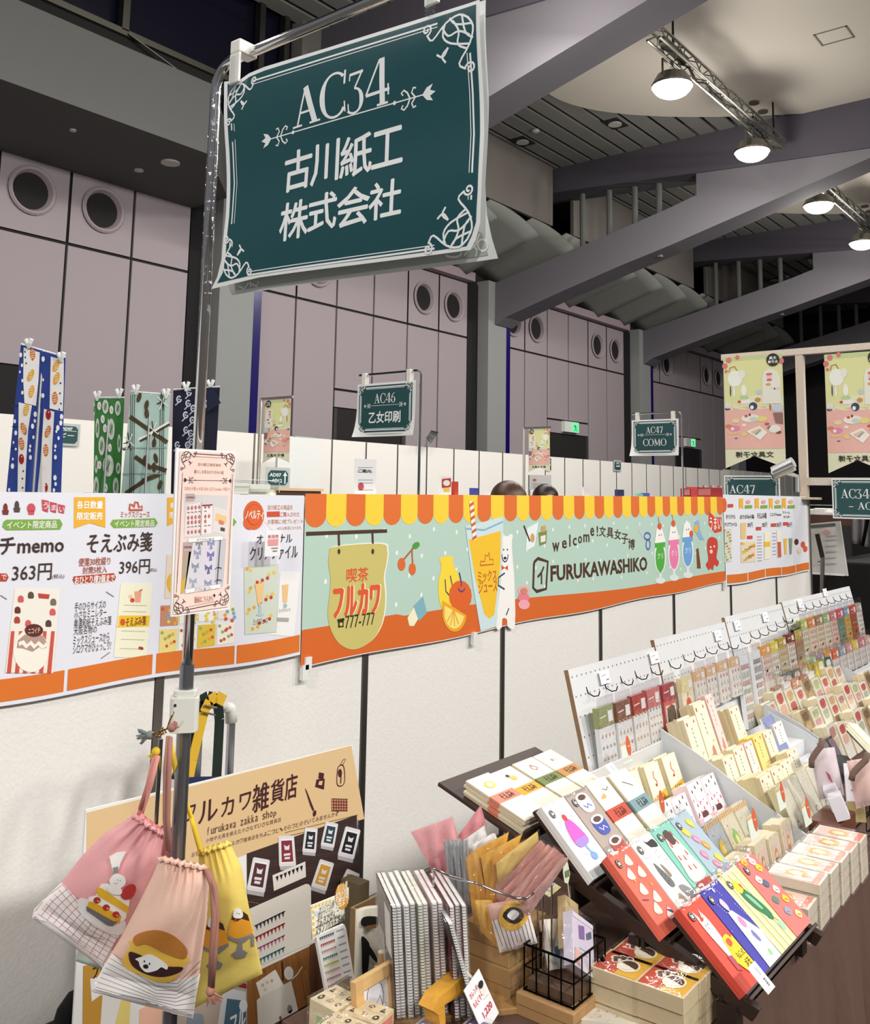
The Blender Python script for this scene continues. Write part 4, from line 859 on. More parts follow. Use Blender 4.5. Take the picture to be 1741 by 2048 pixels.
    a.text('文具女子博', min(X(.19), X(.81)), Z(.855), max(X(.19), X(.81)), Z(.905), '#3a3630', 3, .03, mirror=mirror)
    if mirror is None: pass
    a.build(t)
    return t
# two far flags on their stands
for (x0, y0, x1, y1), lab in (((531, 800, 582, 926), 'narrow event flag hanging above the arrow sign left of the AC46 sign'), ((1058, 858, 1100, 944), 'narrow event flag hanging in front of the middle exit door')):
    X = solve_w((x0, y0), (x1, y0), .40); P = Plane('x', X); t = flag(P, [(x0, y0), (x1, y0), (x1, y1), (x0, y1)], False, lab)
    a0, b1 = P.ab(x0 - 11, y0 - 2); a1, _ = P.ab(x1 + 1, y0)
    MB().tube([(X + .02, -a0, 0), (X + .02, -a0, b1)], .02, '#d9d3c6', 8).build('pole', 'steel', t); MB().tube([(X + .02, -a0, b1), (X + .02, -a1, b1)], .014, '#c9c4ba', 8).build('top_rail', 'steel', t)
    MB().box(X - .1, X + .2, -a0 - .2, -a0 + .2, 0, .02, '#999999').build('base', 'steel', t)
P = Plane('x', solve_w((1058, 858), (1100, 858), .40) - .3); a0, b1 = P.ab(1058, 950); a1, b0 = P.ab(1103, 980)
t = thing('notice_board', 'small pale grey notice under the middle flag above the two heads', 'sign', P.p3(a0, b0)); MB().box(P.val, P.val + .01, -a1, -a0, b0, b1, '#d4d4d3').build('board', 'paper', t)
MB().box(P.val + .0, P.val + .03, -a0 - .01, -a0 + .01, 0, b1, '#b9b6b0').build('pole', 'steel', t)
a = Art(P, eps=.002, off=.002); a.ell(1070, 960, 4, 2.5, '#cc5a5a', 1, 10)
for y in (967, 971, 975): a.line([(1066, y), (1096, y + 1)], .012, '#b4b4b4', 1)
a.build(t)
# ---------- gate of pale timber at the end of the partition, two big flags seen from behind
g0, g1 = at(1443, 709, 'z', 3.0), at(1790, 697, 'z', 3.0); gx = (g0.x + g1.x) / 2
t = thing('timber_gate', 'pale timber gate frame standing at the end of the white partition', 'gate', (8.92, 2.72, 0))
pp = at(1607, 900, 'x', 8.93)
MB().box(8.9, 8.96, pp.y - .035, pp.y + .035, 0, 3.0, '#d9c9b8').build('post', 'wood', t); MB().box(8.9, 8.96, -1.2, -1.13, 0, 3.0, '#d9c9b8').build('post', 'wood', t)
MB().box(8.895, 8.965, -1.2, at(1443, 709, 'x', 8.9).y, 2.97, 3.03, '#e2d3c3').build('top_beam', 'wood', t)
z_ = at(1640, 963, 'x', 8.93).z; MB().box(8.9, 8.96, -1.13, pp.y - .035, z_ - .035, z_ + .035, '#d6cdbf').build('cross_beam', 'wood', t)
P = Plane('x', 8.88)
f1 = flag(P, [(1447, 712), (1565, 709), (1566, 938), (1448, 935)], True, 'whole event flag with reversed lettering hanging left of the gate post')
f2 = flag(P, [(1649, 707), (1768, 703), (1768, 950), (1655, 943)], True, 'event flag with reversed lettering cut by the right edge of the picture')
for q, lines, lab, wd in (((1449, 951, 1562, 1020), ('AC47', None), 'green board lettered AC47 rising behind the right price sheet', 0), ((1664, 957, 1790, 1040), ('AC34', '~ AC46'), 'green board lettered AC34 cut by the right edge of the picture', 1)):
    P = Plane('x', 8.86 if wd else 8.97); a0, b1 = P.ab(q[0], q[1]); a1, b0 = P.ab(q[2], q[3])
    t = thing('direction_board', lab, 'sign', P.p3((a0 + a1) / 2, b0)); MB().box(P.val, P.val + .01, -a1, -a0, b0, b1, '#eef0ee').build('board', 'paper', t, bevel=.002)
    a = Art(P, eps=.0012, off=.0012); sign_face(a, a0, a1, b0, b1, wd=.003, corners=.1)
    if wd:
        serif(a, 'AC34', 1682, 978, 1741, 997, '#f1f3f1'); serif(a, '~ AC46', 1698, 1004, 1772, 1020, '#f1f3f1') if True else None
    else: serif(a, 'AC47', 1459, 970, 1513, 987, '#f1f3f1')
    a.build(t)
    MB().tube([(P.val + .015, -(a0 + .05), 0), (P.val + .015, -(a0 + .05), b0 + .05)], .008, '#aaaaaa', 6).build('pole', 'steel', t) if not wd else None
# surveillance camera on its stand
c = at(1570, 940, 'x', 8.75)
t = thing('surveillance_camera', 'silver bullet camera on a bracket at the end of the partition', 'camera', c)
u = Vector((.0, -.42, .17)).normalized(); p0 = at(1548, 950, 'x', 8.7); p1 = at(1588, 932, 'x', 8.7)
MB().tube([p0, p1], .045, '#d9dcdf', 16).build('housing', 'steel', t); MB().tube([p0 + Vector((0, 0, .03)), p1 + Vector((0, 0, .035))], [.05, .05], '#e9ebec', 12).build('sun_shield', 'steel', t)
MB().tube([p0 - (p1 - p0) * .04, p0], .042, '#111111', 16).build('lens', 'gloss', t)
e = at(1596, 953, 'x', 8.75); f_ = at(1597, 984, 'x', 8.75)
MB().tube([p1 * .6 + p0 * .4 + Vector((0, 0, -.03)), e, f_], .022, '#d3d6d6', 10).build('bracket', 'steel', t)
MB().tube([e + Vector((0, .03, 0)), (e.x, e.y + .035, f_.z + .02), f_ + Vector((0, .03, 0))], .004, '#151515', 6).build('cable', 'matte', t)
sh = at(1600, 992, 'x', 8.7); MB().box(8.55, 8.88, sh.y - .14, sh.y + .17, 1.625, 1.645, '#cdbd9f').build('shelf', 'wood', t)
# easel board, brown shelf with wrapped goods, grey drape by the opening
t = thing('easel_notice', 'large white notice panel on a grey easel beyond the partition end', 'board', (9.6, 2.4, 0))
q = [at(1618, 1048, 'x', 9.6), at(1681, 1042, 'x', 9.6), at(1697, 1152, 'x', 9.6), at(1622, 1148, 'x', 9.6)]
MB().add(q + [v + Vector((.02, 0, 0)) for v in q], [(0, 1, 2, 3), (7, 6, 5, 4), (0, 4, 5, 1), (1, 5, 6, 2), (2, 6, 7, 3), (3, 7, 4, 0)], '#d3d1cc').build('panel', 'paper', t)
a = Art(Plane('x', 9.595), eps=.002, off=.002); a.ell(1654, 1064, 7, 5, '#d8a0a0', 1, 12); a.line([(1622, 1053), (1672, 1049)], .03, '#5a5a58', 1)
for y in (1072, 1080, 1092, 1104, 1116, 1128): a.line([(1652, y), (1674, y - 1)], .012, '#b5b3ae', 1)
a.line([(1622, 1146), (1690, 1150)], .02, '#f2f2f2', 1); a.build(t)
a_, b_ = at(1635, 1068, 'x', 9.5), at(1646, 1115, 'x', 9.5); MB().tube([a_, b_], .022, '#3b332a', 8).build('clamp_arm', 'steel', t)
MB().tube([b_, at(1645, 1190, 'x', 9.5), (9.5, at(1645, 1190, 'x', 9.5).y, 0)], .02, '#8d8580', 8).build('stand', 'steel', t)
MB().tube([at(1636, 1123, 'x', 9.5), at(1650, 1121, 'x', 9.5)], .008, '#9a948e', 6).build('knob', 'steel', t)
t = thing('wooden_shelf', 'dark brown shelf holding clear wrapped packets behind the easel', 'shelf', (10.6, 2.4, 1.4))
q0, q1 = at(1620, 1030, 'x', 10.6), at(1672, 1044, 'x', 10.6)
MB().box(10.6, 11.2, q1.y, q0.y + .3, q0.z - .11, q0.z, '#4a2a18').build('shelf', 'wood', t); MB().box(10.62, 11.2, q1.y, q0.y + .3, 0, q0.z - .11, '#0f0c0c').build('stand', 'matte', t)
m = MB(); random.seed(3)
tt = thing('packet_heap', 'heap of clear wrapped packets on the dark brown shelf', 'packets', (10.7, (q0.y + q1.y) / 2, q0.z))
for i in range(7): m.box(10.65 + .03 * (i % 3), 11.0, lerp(q1.y, q0.y, i / 7), lerp(q1.y, q0.y, i / 7) + .12, q0.z + .002, q0.z + .04 + .012 * (i % 4), ['#dcdad6', '#c9c7c2', '#e4e2de'][i % 3])
m.build('packets', 'gloss', tt, bevel=.008)
t = thing('draped_table', 'long table under a floor length black cloth beyond the partition end', 'table', (11, 0, 0))
MB().box(9.9, 12.9, -4.5, 2.9, 0, 1.02, '#0e0c0d').build('cloth', 'cloth', t, bevel=.02)
t = thing('grey_curtain', 'grey gathered curtain on a frame under the right green board', 'curtain', (11.5, 2, 0))
q0, q1, q2 = at(1680, 1030, 'x', 11.6), at(1800, 1030, 'x', 11.6), at(1690, 1092, 'x', 11.6)
MB().grid(lambda u, v: (11.6 + .04 * math.sin(u * 40 + v), lerp(q0.y, q1.y, u), lerp(1.55, q2.z + .03 * math.sin(u * 7), v)), 80, 8, '#8b8989').build('cloth', 'cloth', t, smooth=True, thick=.004)
MB().tube([at(1738, 1030, 'x', 11.55), at(1726, 1092, 'x', 11.55)], .02, '#1a1a1a', 6).build('strut', 'steel', t)
MB().tube([(11.62, q0.y, 1.56), (11.62, q1.y, 1.56)], .015, '#333333', 6).build('rail', 'steel', t)
t = thing('red_box_pile', 'small red and white boxes low beside the easel board', 'boxes', at(1712, 1110, 'x', 11.2))
q = at(1712, 1075, 'x', 11.2)
for i in range(3): MB().box(11.2, 11.5, q.y + .2 + .01 * i, q.y + .34, q.z - .55 + .19 * i, q.z - .38 + .19 * i, ['#8d1f1b', '#e2d9d4', '#9d2a22'][i]).build('box', 'paper', t)
MB().box(11.2, 11.5, q.y + .16, q.y + .38, 0, q.z - .552, '#120f10').build('stand', 'matte', t)
# ---------- goods standing along the far booths, seen over the partition
def upright(px, y, d, col, name, lab, cat, extra=None):
    P = Plane('y', y); a0, b1 = P.ab(px[0], px[1]); a1, b0 = P.ab(px[2], px[3]); b0 = cz + .001
    t = thing(name, lab, cat, (a0, y, b0)); MB().box(a0, a1, y, y + d, b0, b1, col).build('body', 'paper', t)
    if extra: a = Art(P, eps=.0015, off=.0015); extra(a); a.build(t)
    return t
cnt = thing('booth_counter', 'white counter along the far booths behind the awning banner', 'counter', (8, 6.6, 0))
cz = at(900, 993, 'y', 6.6).z - .01
MB().box(4.4, 17.5, 6.5, 7.3, 0, cz, '#e9e6e0').build('body', 'plaster', cnt)
def ex(a):
    a.ell(722, 973, 6, 8, '#cf4a5a', 1, 12)
    for y in (935, 944, 960, 966, 980): a.line([(716, y), (746, y)], .006, '#9a9a9a', 1)
    a.text('ご案内', 716, 938, 742, 946, '#3a3a3a', 2, .03)
upright((711, 917, 752, 991), 6.6, .01, '#f2f1f1', 'notice_sheet', 'white notice sheet with a round pink mark standing below the AC46 sign', 'sign', ex)
def ex(a): a.poly([(884, 958), (902, 956), (902, 974), (884, 976)], '#c23a35', 1); a.ell(893, 966, 7, 6, '#f4efe8', 2, 12); a.poly([(888, 976), (899, 975), (899, 984), (888, 984)], '#ecc94e', 2)
upright((884, 952, 903, 992), 6.6, .05, '#f1eee8', 'product_card', 'red framed card with a white disc on the far counter', 'card', ex)
upright((910, 963, 917, 992), 6.6, .05, '#c9432f', 'upright_box', 'thin red box standing right of the red framed card', 'box')
upright((946, 976, 957, 993), 6.6, .05, '#3f4aa5', 'upright_box', 'small blue box on the far counter left of the two heads', 'box')
upright((978, 981, 990, 993), 6.6, .08, '#e6e8e4', 'upright_box', 'small white box left of the brown haired head', 'box')
upright((1168, 974, 1178, 992), 6.6, .02, '#f0e4e4', 'small_card', 'tiny white card with pink lettering on the far counter', 'card')
upright((1236, 979, 1249, 992), 6.6, .05, '#27305c', 'upright_box', 'slanted dark blue and white case on the far counter', 'case')
upright((1276, 987, 1287, 994), 6.6, .05, '#7fc2b4', 'upright_box', 'small turquoise box on the far counter', 'box')
upright((1288, 986, 1300, 994), 6.6, .05, '#4d5fae', 'upright_box', 'small blue box beside the turquoise one', 'box')
def ex(a): a.poly([(1369, 979), (1380, 978), (1380, 990), (1369, 990)], '#d98a84', 1)
upright((1367, 977, 1383, 992), 6.6, .05, '#9c2b2b', 'upright_box', 'dark red box standing right of the AC47 stand', 'box', ex)
def ex(a):
    a.poly([(1397, 978), (1422, 977), (1421, 990), (1397, 990)], '#d9807c', 1)
    for i in range(9): a.ell(1402 + i * 5, 973, 1.5, 3, ['#e9c7b9', '#c9544a', '#f0e9e0'][i % 3], 2, 6)
upright((1395, 974, 1446, 992), 6.6, .2, '#b93a3a', 'display_box', 'long red display box at the right end of the far counter', 'box', ex)
lp = at(862, 868, 'y', 12.98); t = thing('clip_lamp', 'small grey lamp clipped to the top of the back partition', 'lamp', lp)
k0, k1 = at(852, 893, 'y', 12.98), at(855, 876, 'y', 12.98); MB().tube([k0, k1, at(861, 870, 'y', 12.85)], .02, '#8a8f8c', 6).build('arm', 'steel', t)
MB().tube([at(858, 868, 'y', 12.8), at(870, 876, 'y', 12.7)], [.1, .16], '#8a918e', 14).build('shade', 'steel', t)
# tray and stacked letter boxes left of the awning banner
t = thing('counter_tray', 'shallow dark wooden tray with a pale rim behind the partition', 'tray', (2.9, 3.2, 1.6))
P = Plane('y', 3.3); a0, b1 = P.ab(556, 981); a1, b0 = P.ab(642, 996)
m = MB(); m.box(a0, a1, 3.3, 3.32, b0, b1, '#3f2413'); m.build('front', 'wood', t); MB().box(a0 - .01, a1 + .01, 3.29, 3.6, b1, b1 + .012, '#d9b48c').build('rim', 'wood', t)
MB().box(a0 - .3, a1 + .6, 3.28, 3.9, 0, b0, '#efece6').build('counter', 'plaster', t)
for i, (x0, y0, x1, y1) in enumerate(((470, 966, 498, 988), (501, 968, 541, 984), (497, 984, 538, 994), (540, 980, 556, 996))):
    P = Plane('y', 3.25 + .02 * i); a0, b1 = P.ab(x0, y0); a1, b0 = P.ab(x1, y1)
    t = thing('letter_box', ['cream paper pack behind the pink card', 'upper cream paper pack in the clear stand', 'lower cream paper pack in the clear stand', 'narrow cream pack against the dark tray'][i], 'pack', P.p3(a0, b0))
    MB().box(a0, a1, P.val, P.val + .06, b0, b1, '#eceadb').build('pack', 'paper', t, bevel=.002)
t = thing('acrylic_stand', 'clear acrylic stand holding cream packs behind the pink card', 'stand', at(500, 990, 'y', 3.2))
P = Plane('y', 3.2); a0, b1 = P.ab(470, 959); a1, b0 = P.ab(559, 985)
MB().box(a0, a1, 3.2, 3.204, b0, b1, '#ffffff').build('front', 'acrylic', t); MB().tube([(a0, 3.2, b1), (a1 - .01, 3.2, b1), (a1, 3.2, b1 - .015), (a1, 3.2, b0)], .0015, '#c4ccca', 5).build('edge', 'plastic', t)
# ---------- hanging hand towels on wire stands
class TA(Art):
    def line(s, pts, wd, col, l=2, **k): Art.line(s, pts, wd * 420, col, l, **k)
def towel(px, d, lab, cloth, draw, clips, poly_=None):
    """px: TL, TR, BR, BL of the hanging cloth in the photo; d: its distance"""
    q = [atd(x_, y_, d) for x_, y_ in px]; c = sum(q, Vector()) / 4
    t = thing('hanging_towel', lab, 'towel', (c.x, c.y, q[3].z), 'cotton towels pegged on wire stands')
    n_ = (q[1] - q[0]).cross(q[3] - q[0]).normalized()
    if n_.dot(c - Vector((0, 0, EYE))) > 0: n_ = -n_
    class PP:
        disp = None
        def ab(s, x_, y_): return (x_, y_)
        def p3(s, x_, y_, w_=0):
            p = atd(x_, y_, d); r = (p - Vector((0, 0, EYE))).normalized()
            wv = .0035 * math.sin((x_ - px[0][0]) * .11 + .6) * min(1, max(0, (y_ - px[0][1]) / 80))
            return p - r * (w_ + wv)
    P = PP(); m = MB()
    def f(u, v):
        a_ = [lerp(px[0][k], px[1][k], u) for k in (0, 1)]; b_ = [lerp(px[3][k], px[2][k], u) for k in (0, 1)]
        return P.p3(lerp(a_[0], b_[0], v) + (3 * math.sin(v * 9) if 0 < u < 1 else 0), lerp(a_[1], b_[1], v))
    cc = cloth if callable(cloth) else (lambda u, v: cloth)
    m.grid(f, 18, 24, cc); m.build('cloth', 'cloth', t, fix=False, thick=.004)
    a = TA(P, eps=.0007, off=.0055); draw(a); a.build(t)
    b0, b1 = P.p3(px[0][0], px[0][1] - 2, -.02), P.p3(px[1][0], px[1][1] - 2, -.02)
    MB().tube([b0, b1], .004, '#e8e9ea', 6).build('bar', 'plastic', t); mid = (Vector(b0) + Vector(b1)) / 2
    MB().tube([mid, (mid.x, mid.y, 0)], .006, '#cfd2d4', 8).build('pole', 'steel', t); MB().box(mid.x - .1, mid.x + .1, mid.y - .1, mid.y + .1, 0, .015, '#999999').build('base', 'steel', t)
    for x_, y_ in clips:
        m = MB(); 
        for s_ in (-1, 1): m.tube([P.p3(x_, y_ + 6, .012), P.p3(x_ + s_ * 3, y_ - 4, .02), P.p3(x_ + s_ * 6, y_ - 12, .022)], [.006, .009, .01], '#eef0ee', 8)
        m.build('peg', 'plastic', t)
    return t
def blue(a):
    k = .166; T = lambda x, y: (x * k, 660 + y * k)
    for pts in (((285, 210), (480, 270), (465, 600), (435, 915), (295, 880), (280, 600)), ((612, 320), (770, 360), (768, 700), (758, 980), (598, 945)), ((225, 870), (385, 910), (340, 1200), (315, 1600), (300, 1990), (210, 1990), (220, 1400)), ((530, 950), (655, 985), (630, 1400), (615, 1990), (450, 1990), (490, 1560))):
        a.poly([T(*p) for p in pts], '#ece9e6', 1)
    for x, y in ((240, 505), (270, 610), (270, 755), (250, 300), (265, 425), (520, 350), (520, 600), (518, 790), (178, 1100), (190, 1240), (163, 1355), (190, 1430), (155, 1555), (150, 1640), (110, 1925), (425, 1015), (420, 1095), (393, 1160), (403, 1292), (365, 1400), (360, 1450), (367, 1535), (742, 1045), (733, 1120), (697, 1178), (680, 1222), (706, 1303), (668, 1400), (662, 1450), (668, 1533), (663, 1780), (670, 1855), (650, 1930)):
        r = 11 + (x * 7 + y) % 13; a.ell(x * k, 660 + y * k, r * k * .9, r * k * 1.5, '#eef0f4', 2, 10)
    for x, y in ((730, 640), (735, 885), (723, 762), (300, 262), (305, 330), (315, 400), (715, 955), (270, 1790), (272, 1900), (280, 1700)): a.ell(x * k, 660 + y * k, 9 * k, 13 * k, '#1c1f3a', 2, 8)
    for x, y, r, c in ((370, 545, .4, '#e0a02c'), (380, 740, .2, '#e0a02c'), (675, 430, .4, '#e0a02c'), (680, 580, .3, '#e0a02c'), (392, 295, -.1, '#cf6a3c'), (662, 820, 0, '#cf6a3c'), (315, 960, .2, '#dda63a'), (285, 1190, -.3, '#cf7440'), (258, 1370, -.1, '#cf7440'), (575, 1225, .3, '#cf7440'), (552, 1450, 0, '#cf7440'), (530, 1700, .3, '#d9a52c')):
        a.ell(x * k, 660 + y * k, 32 * k, 78 * k, c, 2, 14, rot=r)
        for q in (-36, -8, 22, 46): a.line([((x - 22) * k, 660 + (y + q) * k), ((x + 22) * k, 660 + (y + q - 14) * k)], .004, '#f0d9a0', 3)
    for x, y in ((582, 1020), (258, 1555), (545, 1900)): a.ell(x * k, 660 + y * k, 32 * k, 62 * k, '#a3131c', 3, 14); a.ell((x + 4) * k, 660 + (y - 30) * k, 7 * k, 9 * k, '#f2dada', 4, 8)
    for y in (915, 1165, 1420): a.line([T(140, y), T(220, y - 8)], .004, '#1c2f6e', 2)
towel([(42, 690), (131, 716), (122, 992), (12, 992)], 4.1, 'royal blue towel with white stripes of rolls and cherries, tallest at the left', '#2c4390', blue, [(57, 690), (122, 717)])
def green(a):
    k = 290 / 1741; T = lambda x, y: (170 + x * k, 740 + y * k)
    random.seed(5)
    for x, y, rx, ry in ((245, 440, 38, 85), (315, 710, 42, 128), (280, 1150, 66, 132), (200, 910, 38, 115), (150, 700, 24, 120), (395, 460, 36, 90), (135, 1130, 22, 110), (135, 1400, 32, 120), (400, 1180, 28, 70), (370, 1400, 36, 110), (410, 880, 22, 110), (110, 470, 10, 80)):
        a.ell(*T(x, y), rx * k, ry * k, '#c9cfc4', 1, 18); a.ell(*T(x, y), rx * k * .55, ry * k * .6, '#9aa694', 2, 12); a.line([T(x - rx * .3, y + ry * .4), T(x + rx * .3, y - ry * .4)], .005, '#3f7a44', 3)
    for x, y in ((172, 430), (318, 480), (213, 590), (240, 700), (298, 935), (175, 1140), (250, 1415)): a.ell(*T(x, y), 24 * k, 52 * k, '#dcdcd4', 2, 12); a.ell(*T(x, y - 6), 5 * k, 10 * k, '#a82a3a', 3, 6); a.ell(*T(x + 8, y + 14), 5 * k, 8 * k, '#a82a3a', 3, 6)
towel([(190, 797), (249, 797), (240, 992), (187, 992)], 5.0, 'leaf green towel with pale oval fruits', '#3a7d3c', green, [(194, 795), (238, 790)])
def mint(a):
    k = 290 / 1741; T = lambda x, y: (170 + x * k, 740 + y * k); B = '#4a3b22'; K = '#1f1f1a'
    for x in (550, 572, 596, 905, 930, 950): a.line([T(x, 300), T(x - 12, 1480)], .0028, K, 1)
    for pts in (((540, 560), (800, 740)), ((800, 740), (990, 870)), ((450, 950), (740, 800)), ((740, 800), (1010, 640)), ((600, 1040), (800, 1180)), ((800, 1150), (980, 1210)), ((490, 1480), (700, 1340)), ((690, 1330), (900, 1250))): a.line([T(*p) for p in pts], .02, B, 2)
    for pts in (((450, 935), (740, 785)), ((740, 785), (1010, 625))): a.line([T(*p) for p in pts], .01, '#f0f2e9', 3)
    for x, y, r in ((830, 880, .1), (650, 330, .3), (740, 420, .2), (850, 1060, -.2), (830, 1170, 0), (720, 1080, .2), (900, 1380, .3), (740, 520, 0)): a.ell(*T(x, y), 26 * k, 62 * k, B, 3, 10, rot=r)
    for cx, cy in ((530, 860), (930, 380), (820, 720)):
        for q in range(7): an = .5 + q * .8; a.line([T(cx, cy), T(cx + 70 * math.cos(an), cy + 110 * math.sin(an))], .0045, K if q % 2 else '#f0f2e9', 4)
    for y in (940, 1250): a.line([T(450, y), T(980, y - 8)], .005, '#8aa59c', 4)
towel([(262, 785), (341, 791), (330, 992), (242, 992)], 4.9, 'mint green towel with brown branches and ribbons', '#b4d0c6', mint, [(271, 782), (332, 790)])
def navy(a):
    k = 290 / 1741; T = lambda x, y: (170 + x * k, 740 + y * k)
    for x, y in ((1130, 350), (1210, 540), (1215, 720), (1110, 900), (1250, 270), (1240, 400), (1290, 600), (1280, 860), (1300, 460), (1235, 900), (1470, 400), (1270, 760)):
        a.line([T(x + 26 * math.cos(q), y + 36 * math.sin(q)) for q in [i * .7 for i in range(9)]], .007, '#c6cad8', 1); a.ell(*T(x, y), 8 * k, 10 * k, '#e3e5ec', 2, 8)
        a.line([T(x, y + 30), T(x - 45, y + 75)], .006, '#aab0c6', 1)
towel([(347, 781), (440, 775), (428, 992), (342, 992)], 5.2, 'dark navy towel with white roses behind the chrome pole', '#15172c', navy, [(372, 776), (421, 772)])
p = [atd(x, y, 5.15) for x, y in ((414, 776), (424, 774), (442, 806), (414, 824))]
t = thing('folded_corner_towel', 'corner of a second navy rose towel sticking out right of the chrome pole', 'towel', p[2]); m = MB(); m.add(p, [(0, 1, 2, 3)], '#171a38'); m.build('cloth', 'cloth', t, thick=.004)
# ---------- visitors whose heads show over the banner
def person(top, d, hairc, lab, clothc, face):
    p = atd(top[0], top[1], d); H = p.z; s = H / 1.68; x, y = p.x, p.y
    t = thing('person', lab, 'person', (x, y, 0))
    cf, sf = math.cos(face), math.sin(face)
    def W_(a_, b_, z_): return (x + (a_ * cf - b_ * sf) * s, y + (a_ * sf + b_ * cf) * s, z_ * s)   # a: to its left, b: forward
    J = [((0, 0, .93), .13), ((0, 0, 1.12), .115), ((0, 0, 1.3), .13), ((0, 0, 1.4), .075), ((0, .01, 1.46), .052), ((0, .015, 1.52), .07), ((0, .02, 1.6), .088), ((0, .01, 1.65), .06)]
    for sg in (-1, 1):
        J += [((sg * .15, 0, 1.36), .055), ((sg * .21, -.02, 1.12), .042), ((sg * .2, .12, .95), .034), ((sg * .19, .2, .93), .03),
              ((sg * .09, 0, .86), .09), ((sg * .1, .02, .48), .06), ((sg * .1, -.01, .1), .042), ((sg * .1, .12, .04), .036)]
    E = [(0, 1), (1, 2), (2, 3), (3, 4), (4, 5), (5, 6), (6, 7), (3, 8), (8, 9), (9, 10), (10, 11), (0, 12), (12, 13), (13, 14), (14, 15), (3, 16), (16, 17), (17, 18), (18, 19), (0, 20), (20, 21), (21, 22), (22, 23)]
    me = bpy.data.meshes.new('body'); me.from_pydata([W_(*j[0]) for j in J], E, []); 
    o = bpy.data.objects.new('body', me); C.objects.link(o); o.parent = t
    me.transform(Matrix.Translation((-x, -y, 0)))
    md = o.modifiers.new('skin', 'SKIN')
    for i, j in enumerate(J): me.skin_vertices[0].data[i].radius = (j[1] * s, j[1] * s)
    me.skin_vertices[0].data[0].use_root = True
    o.modifiers.new('sub', 'SUBSURF').render_levels = 2
    mt = bpy.data.materials.new('clothes_%s' % clothc[1:]); mt.use_nodes = True; b = mt.node_tree.nodes['Principled BSDF']; tc = mt.node_tree.nodes.new('ShaderNodeTexCoord'); sx = mt.node_tree.nodes.new('ShaderNodeSeparateXYZ'); cr = mt.node_tree.nodes.new('ShaderNodeValToRGB')
    mt.node_tree.links.new(tc.outputs['Object'], sx.inputs[0]); mp = mt.node_tree.nodes.new('ShaderNodeMath'); mp.operation = 'DIVIDE'; mp.inputs[1].default_value = 2.0
    mt.node_tree.links.new(sx.outputs[2], mp.inputs[0]); mt.node_tree.links.new(mp.outputs[0], cr.inputs[0]); mt.node_tree.links.new(cr.outputs[0], b.inputs['Base Color'])
    cr.color_ramp.interpolation = 'CONSTANT'; cr.color_ramp.elements[0].color = hx('#2a2c36'); e = cr.color_ramp.elements.new(.47 * s); e.color = hx(clothc); e = cr.color_ramp.elements.new(.722 * s); e.color = hx('#dcae93'); cr.color_ramp.elements[-1].position = 1
    me.materials.append(mt)
    m = MB(); hc = W_(0, -.012, 1.59)
    def hf(u, v):
        th = u * 2 * math.pi; ph = v * math.pi * .78; r = .108 * s; fr = max(0, math.cos(th)); cut = 1 - .45 * fr
        return (hc[0] + r * 1.0 * math.sin(ph * cut) * math.sin(th - face) * .97, hc[1] + r * 1.1 * math.sin(ph * cut) * math.cos(th - face), hc[2] + .11 * s * math.cos(ph * cut) - (.02 * v if fr == 0 else 0))
    m.grid(hf, 24, 12, hairc); m.build('hair', 'hair', t, smooth=True)
    for sg in (-1, 1): MB().sph(W_(sg * .032, .098, 1.585), .009 * s, '#2a1c16', 8, 6).build('eye', 'gloss', t)
    m = MB(); m.sph(W_(0, .108, 1.555), (.012 * s, .016 * s, .018 * s), '#dcae93', 8, 6); m.build('nose', 'skin', t)
    m = MB(); m.tube([W_(-.02, .1, 1.525), W_(0, .105, 1.522), W_(.02, .1, 1.525)], .005 * s, '#b0605a', 6); m.build('mouth', 'skin', t)
    for sg in (-1, 1): MB().sph(W_(sg * .088, .0, 1.57), (.014, .02, .03), '#dcae93', 8, 6).build('ear', 'skin', t)
    for sg in (-1, 1):
        for k, ln in enumerate((.05, .07, .075, .07, .055)):
            o_ = (k - 2) * .016; MB().tube([W_(sg * .19 + o_, .215, .93), W_(sg * .19 + o_ * 1.2, .215 + ln * .6, .925), W_(sg * .19 + o_ * 1.2, .215 + ln, .905)], [.009, .008, .006], '#dcae93', 6).build('finger', 'skin', t)
person((1018, 967), 5.8, '#4a3020', 'person with light brown hair behind the awning banner', '#4b3f3c', 2.2)
person((1092, 972), 8.2, '#2a1512', 'person with dark reddish hair right of the brown haired one', '#1b1718', 2.6)
# ================================================================ CHROME SIGN STAND, SIGN, CARD AND DRAWSTRING BAGS
PXY = (1.15, 1.509)
t = thing('sign_stand', 'chrome and grey telescopic sign stand holding the large green AC34 sign', 'stand', (PXY[0], PXY[1], 0))
zb = at(520, 90, 'x', 1.14).z
path = [(PXY[0], PXY[1], 1.28), (PXY[0], PXY[1], zb - .05)] + [(PXY[0], PXY[1] - .05 + .05 * math.cos(q), zb - .05 + .05 * math.sin(q)) for q in (.3, .6, .9, 1.2, 1.57)] + [(PXY[0], .70, zb)]
MB().tube(path, .0105, '#d8d8d8', 16).build('pole', 'metal', t, smooth=True)
MB().tube([(PXY[0], PXY[1], 0), (PXY[0], PXY[1], 1.29)], .0135, '#8f9196', 16).build('lower_tube', 'steel', t)
MB().tube([(PXY[0], PXY[1], 1.9), (PXY[0], PXY[1], zb - .055)], .0118, '#eeeeee', 14).build('film_wrap', 'film', t)
b = MB()
hz = [(-.024, -.022), (.019, -.022), (.024, -.016), (.024, .016), (.019, .022), (-.024, .022), (-.03, .014), (-.03, -.014)]
rot = lambda a_, c_: (PXY[0] + (a_ + .002) * .78 + c_ * .62, PXY[1] - (a_ + .002) * .62 + c_ * .78)
z0, z1 = at(375, 1463, 'x', PXY[0]).z, at(378, 1379, 'x', PXY[0]).z
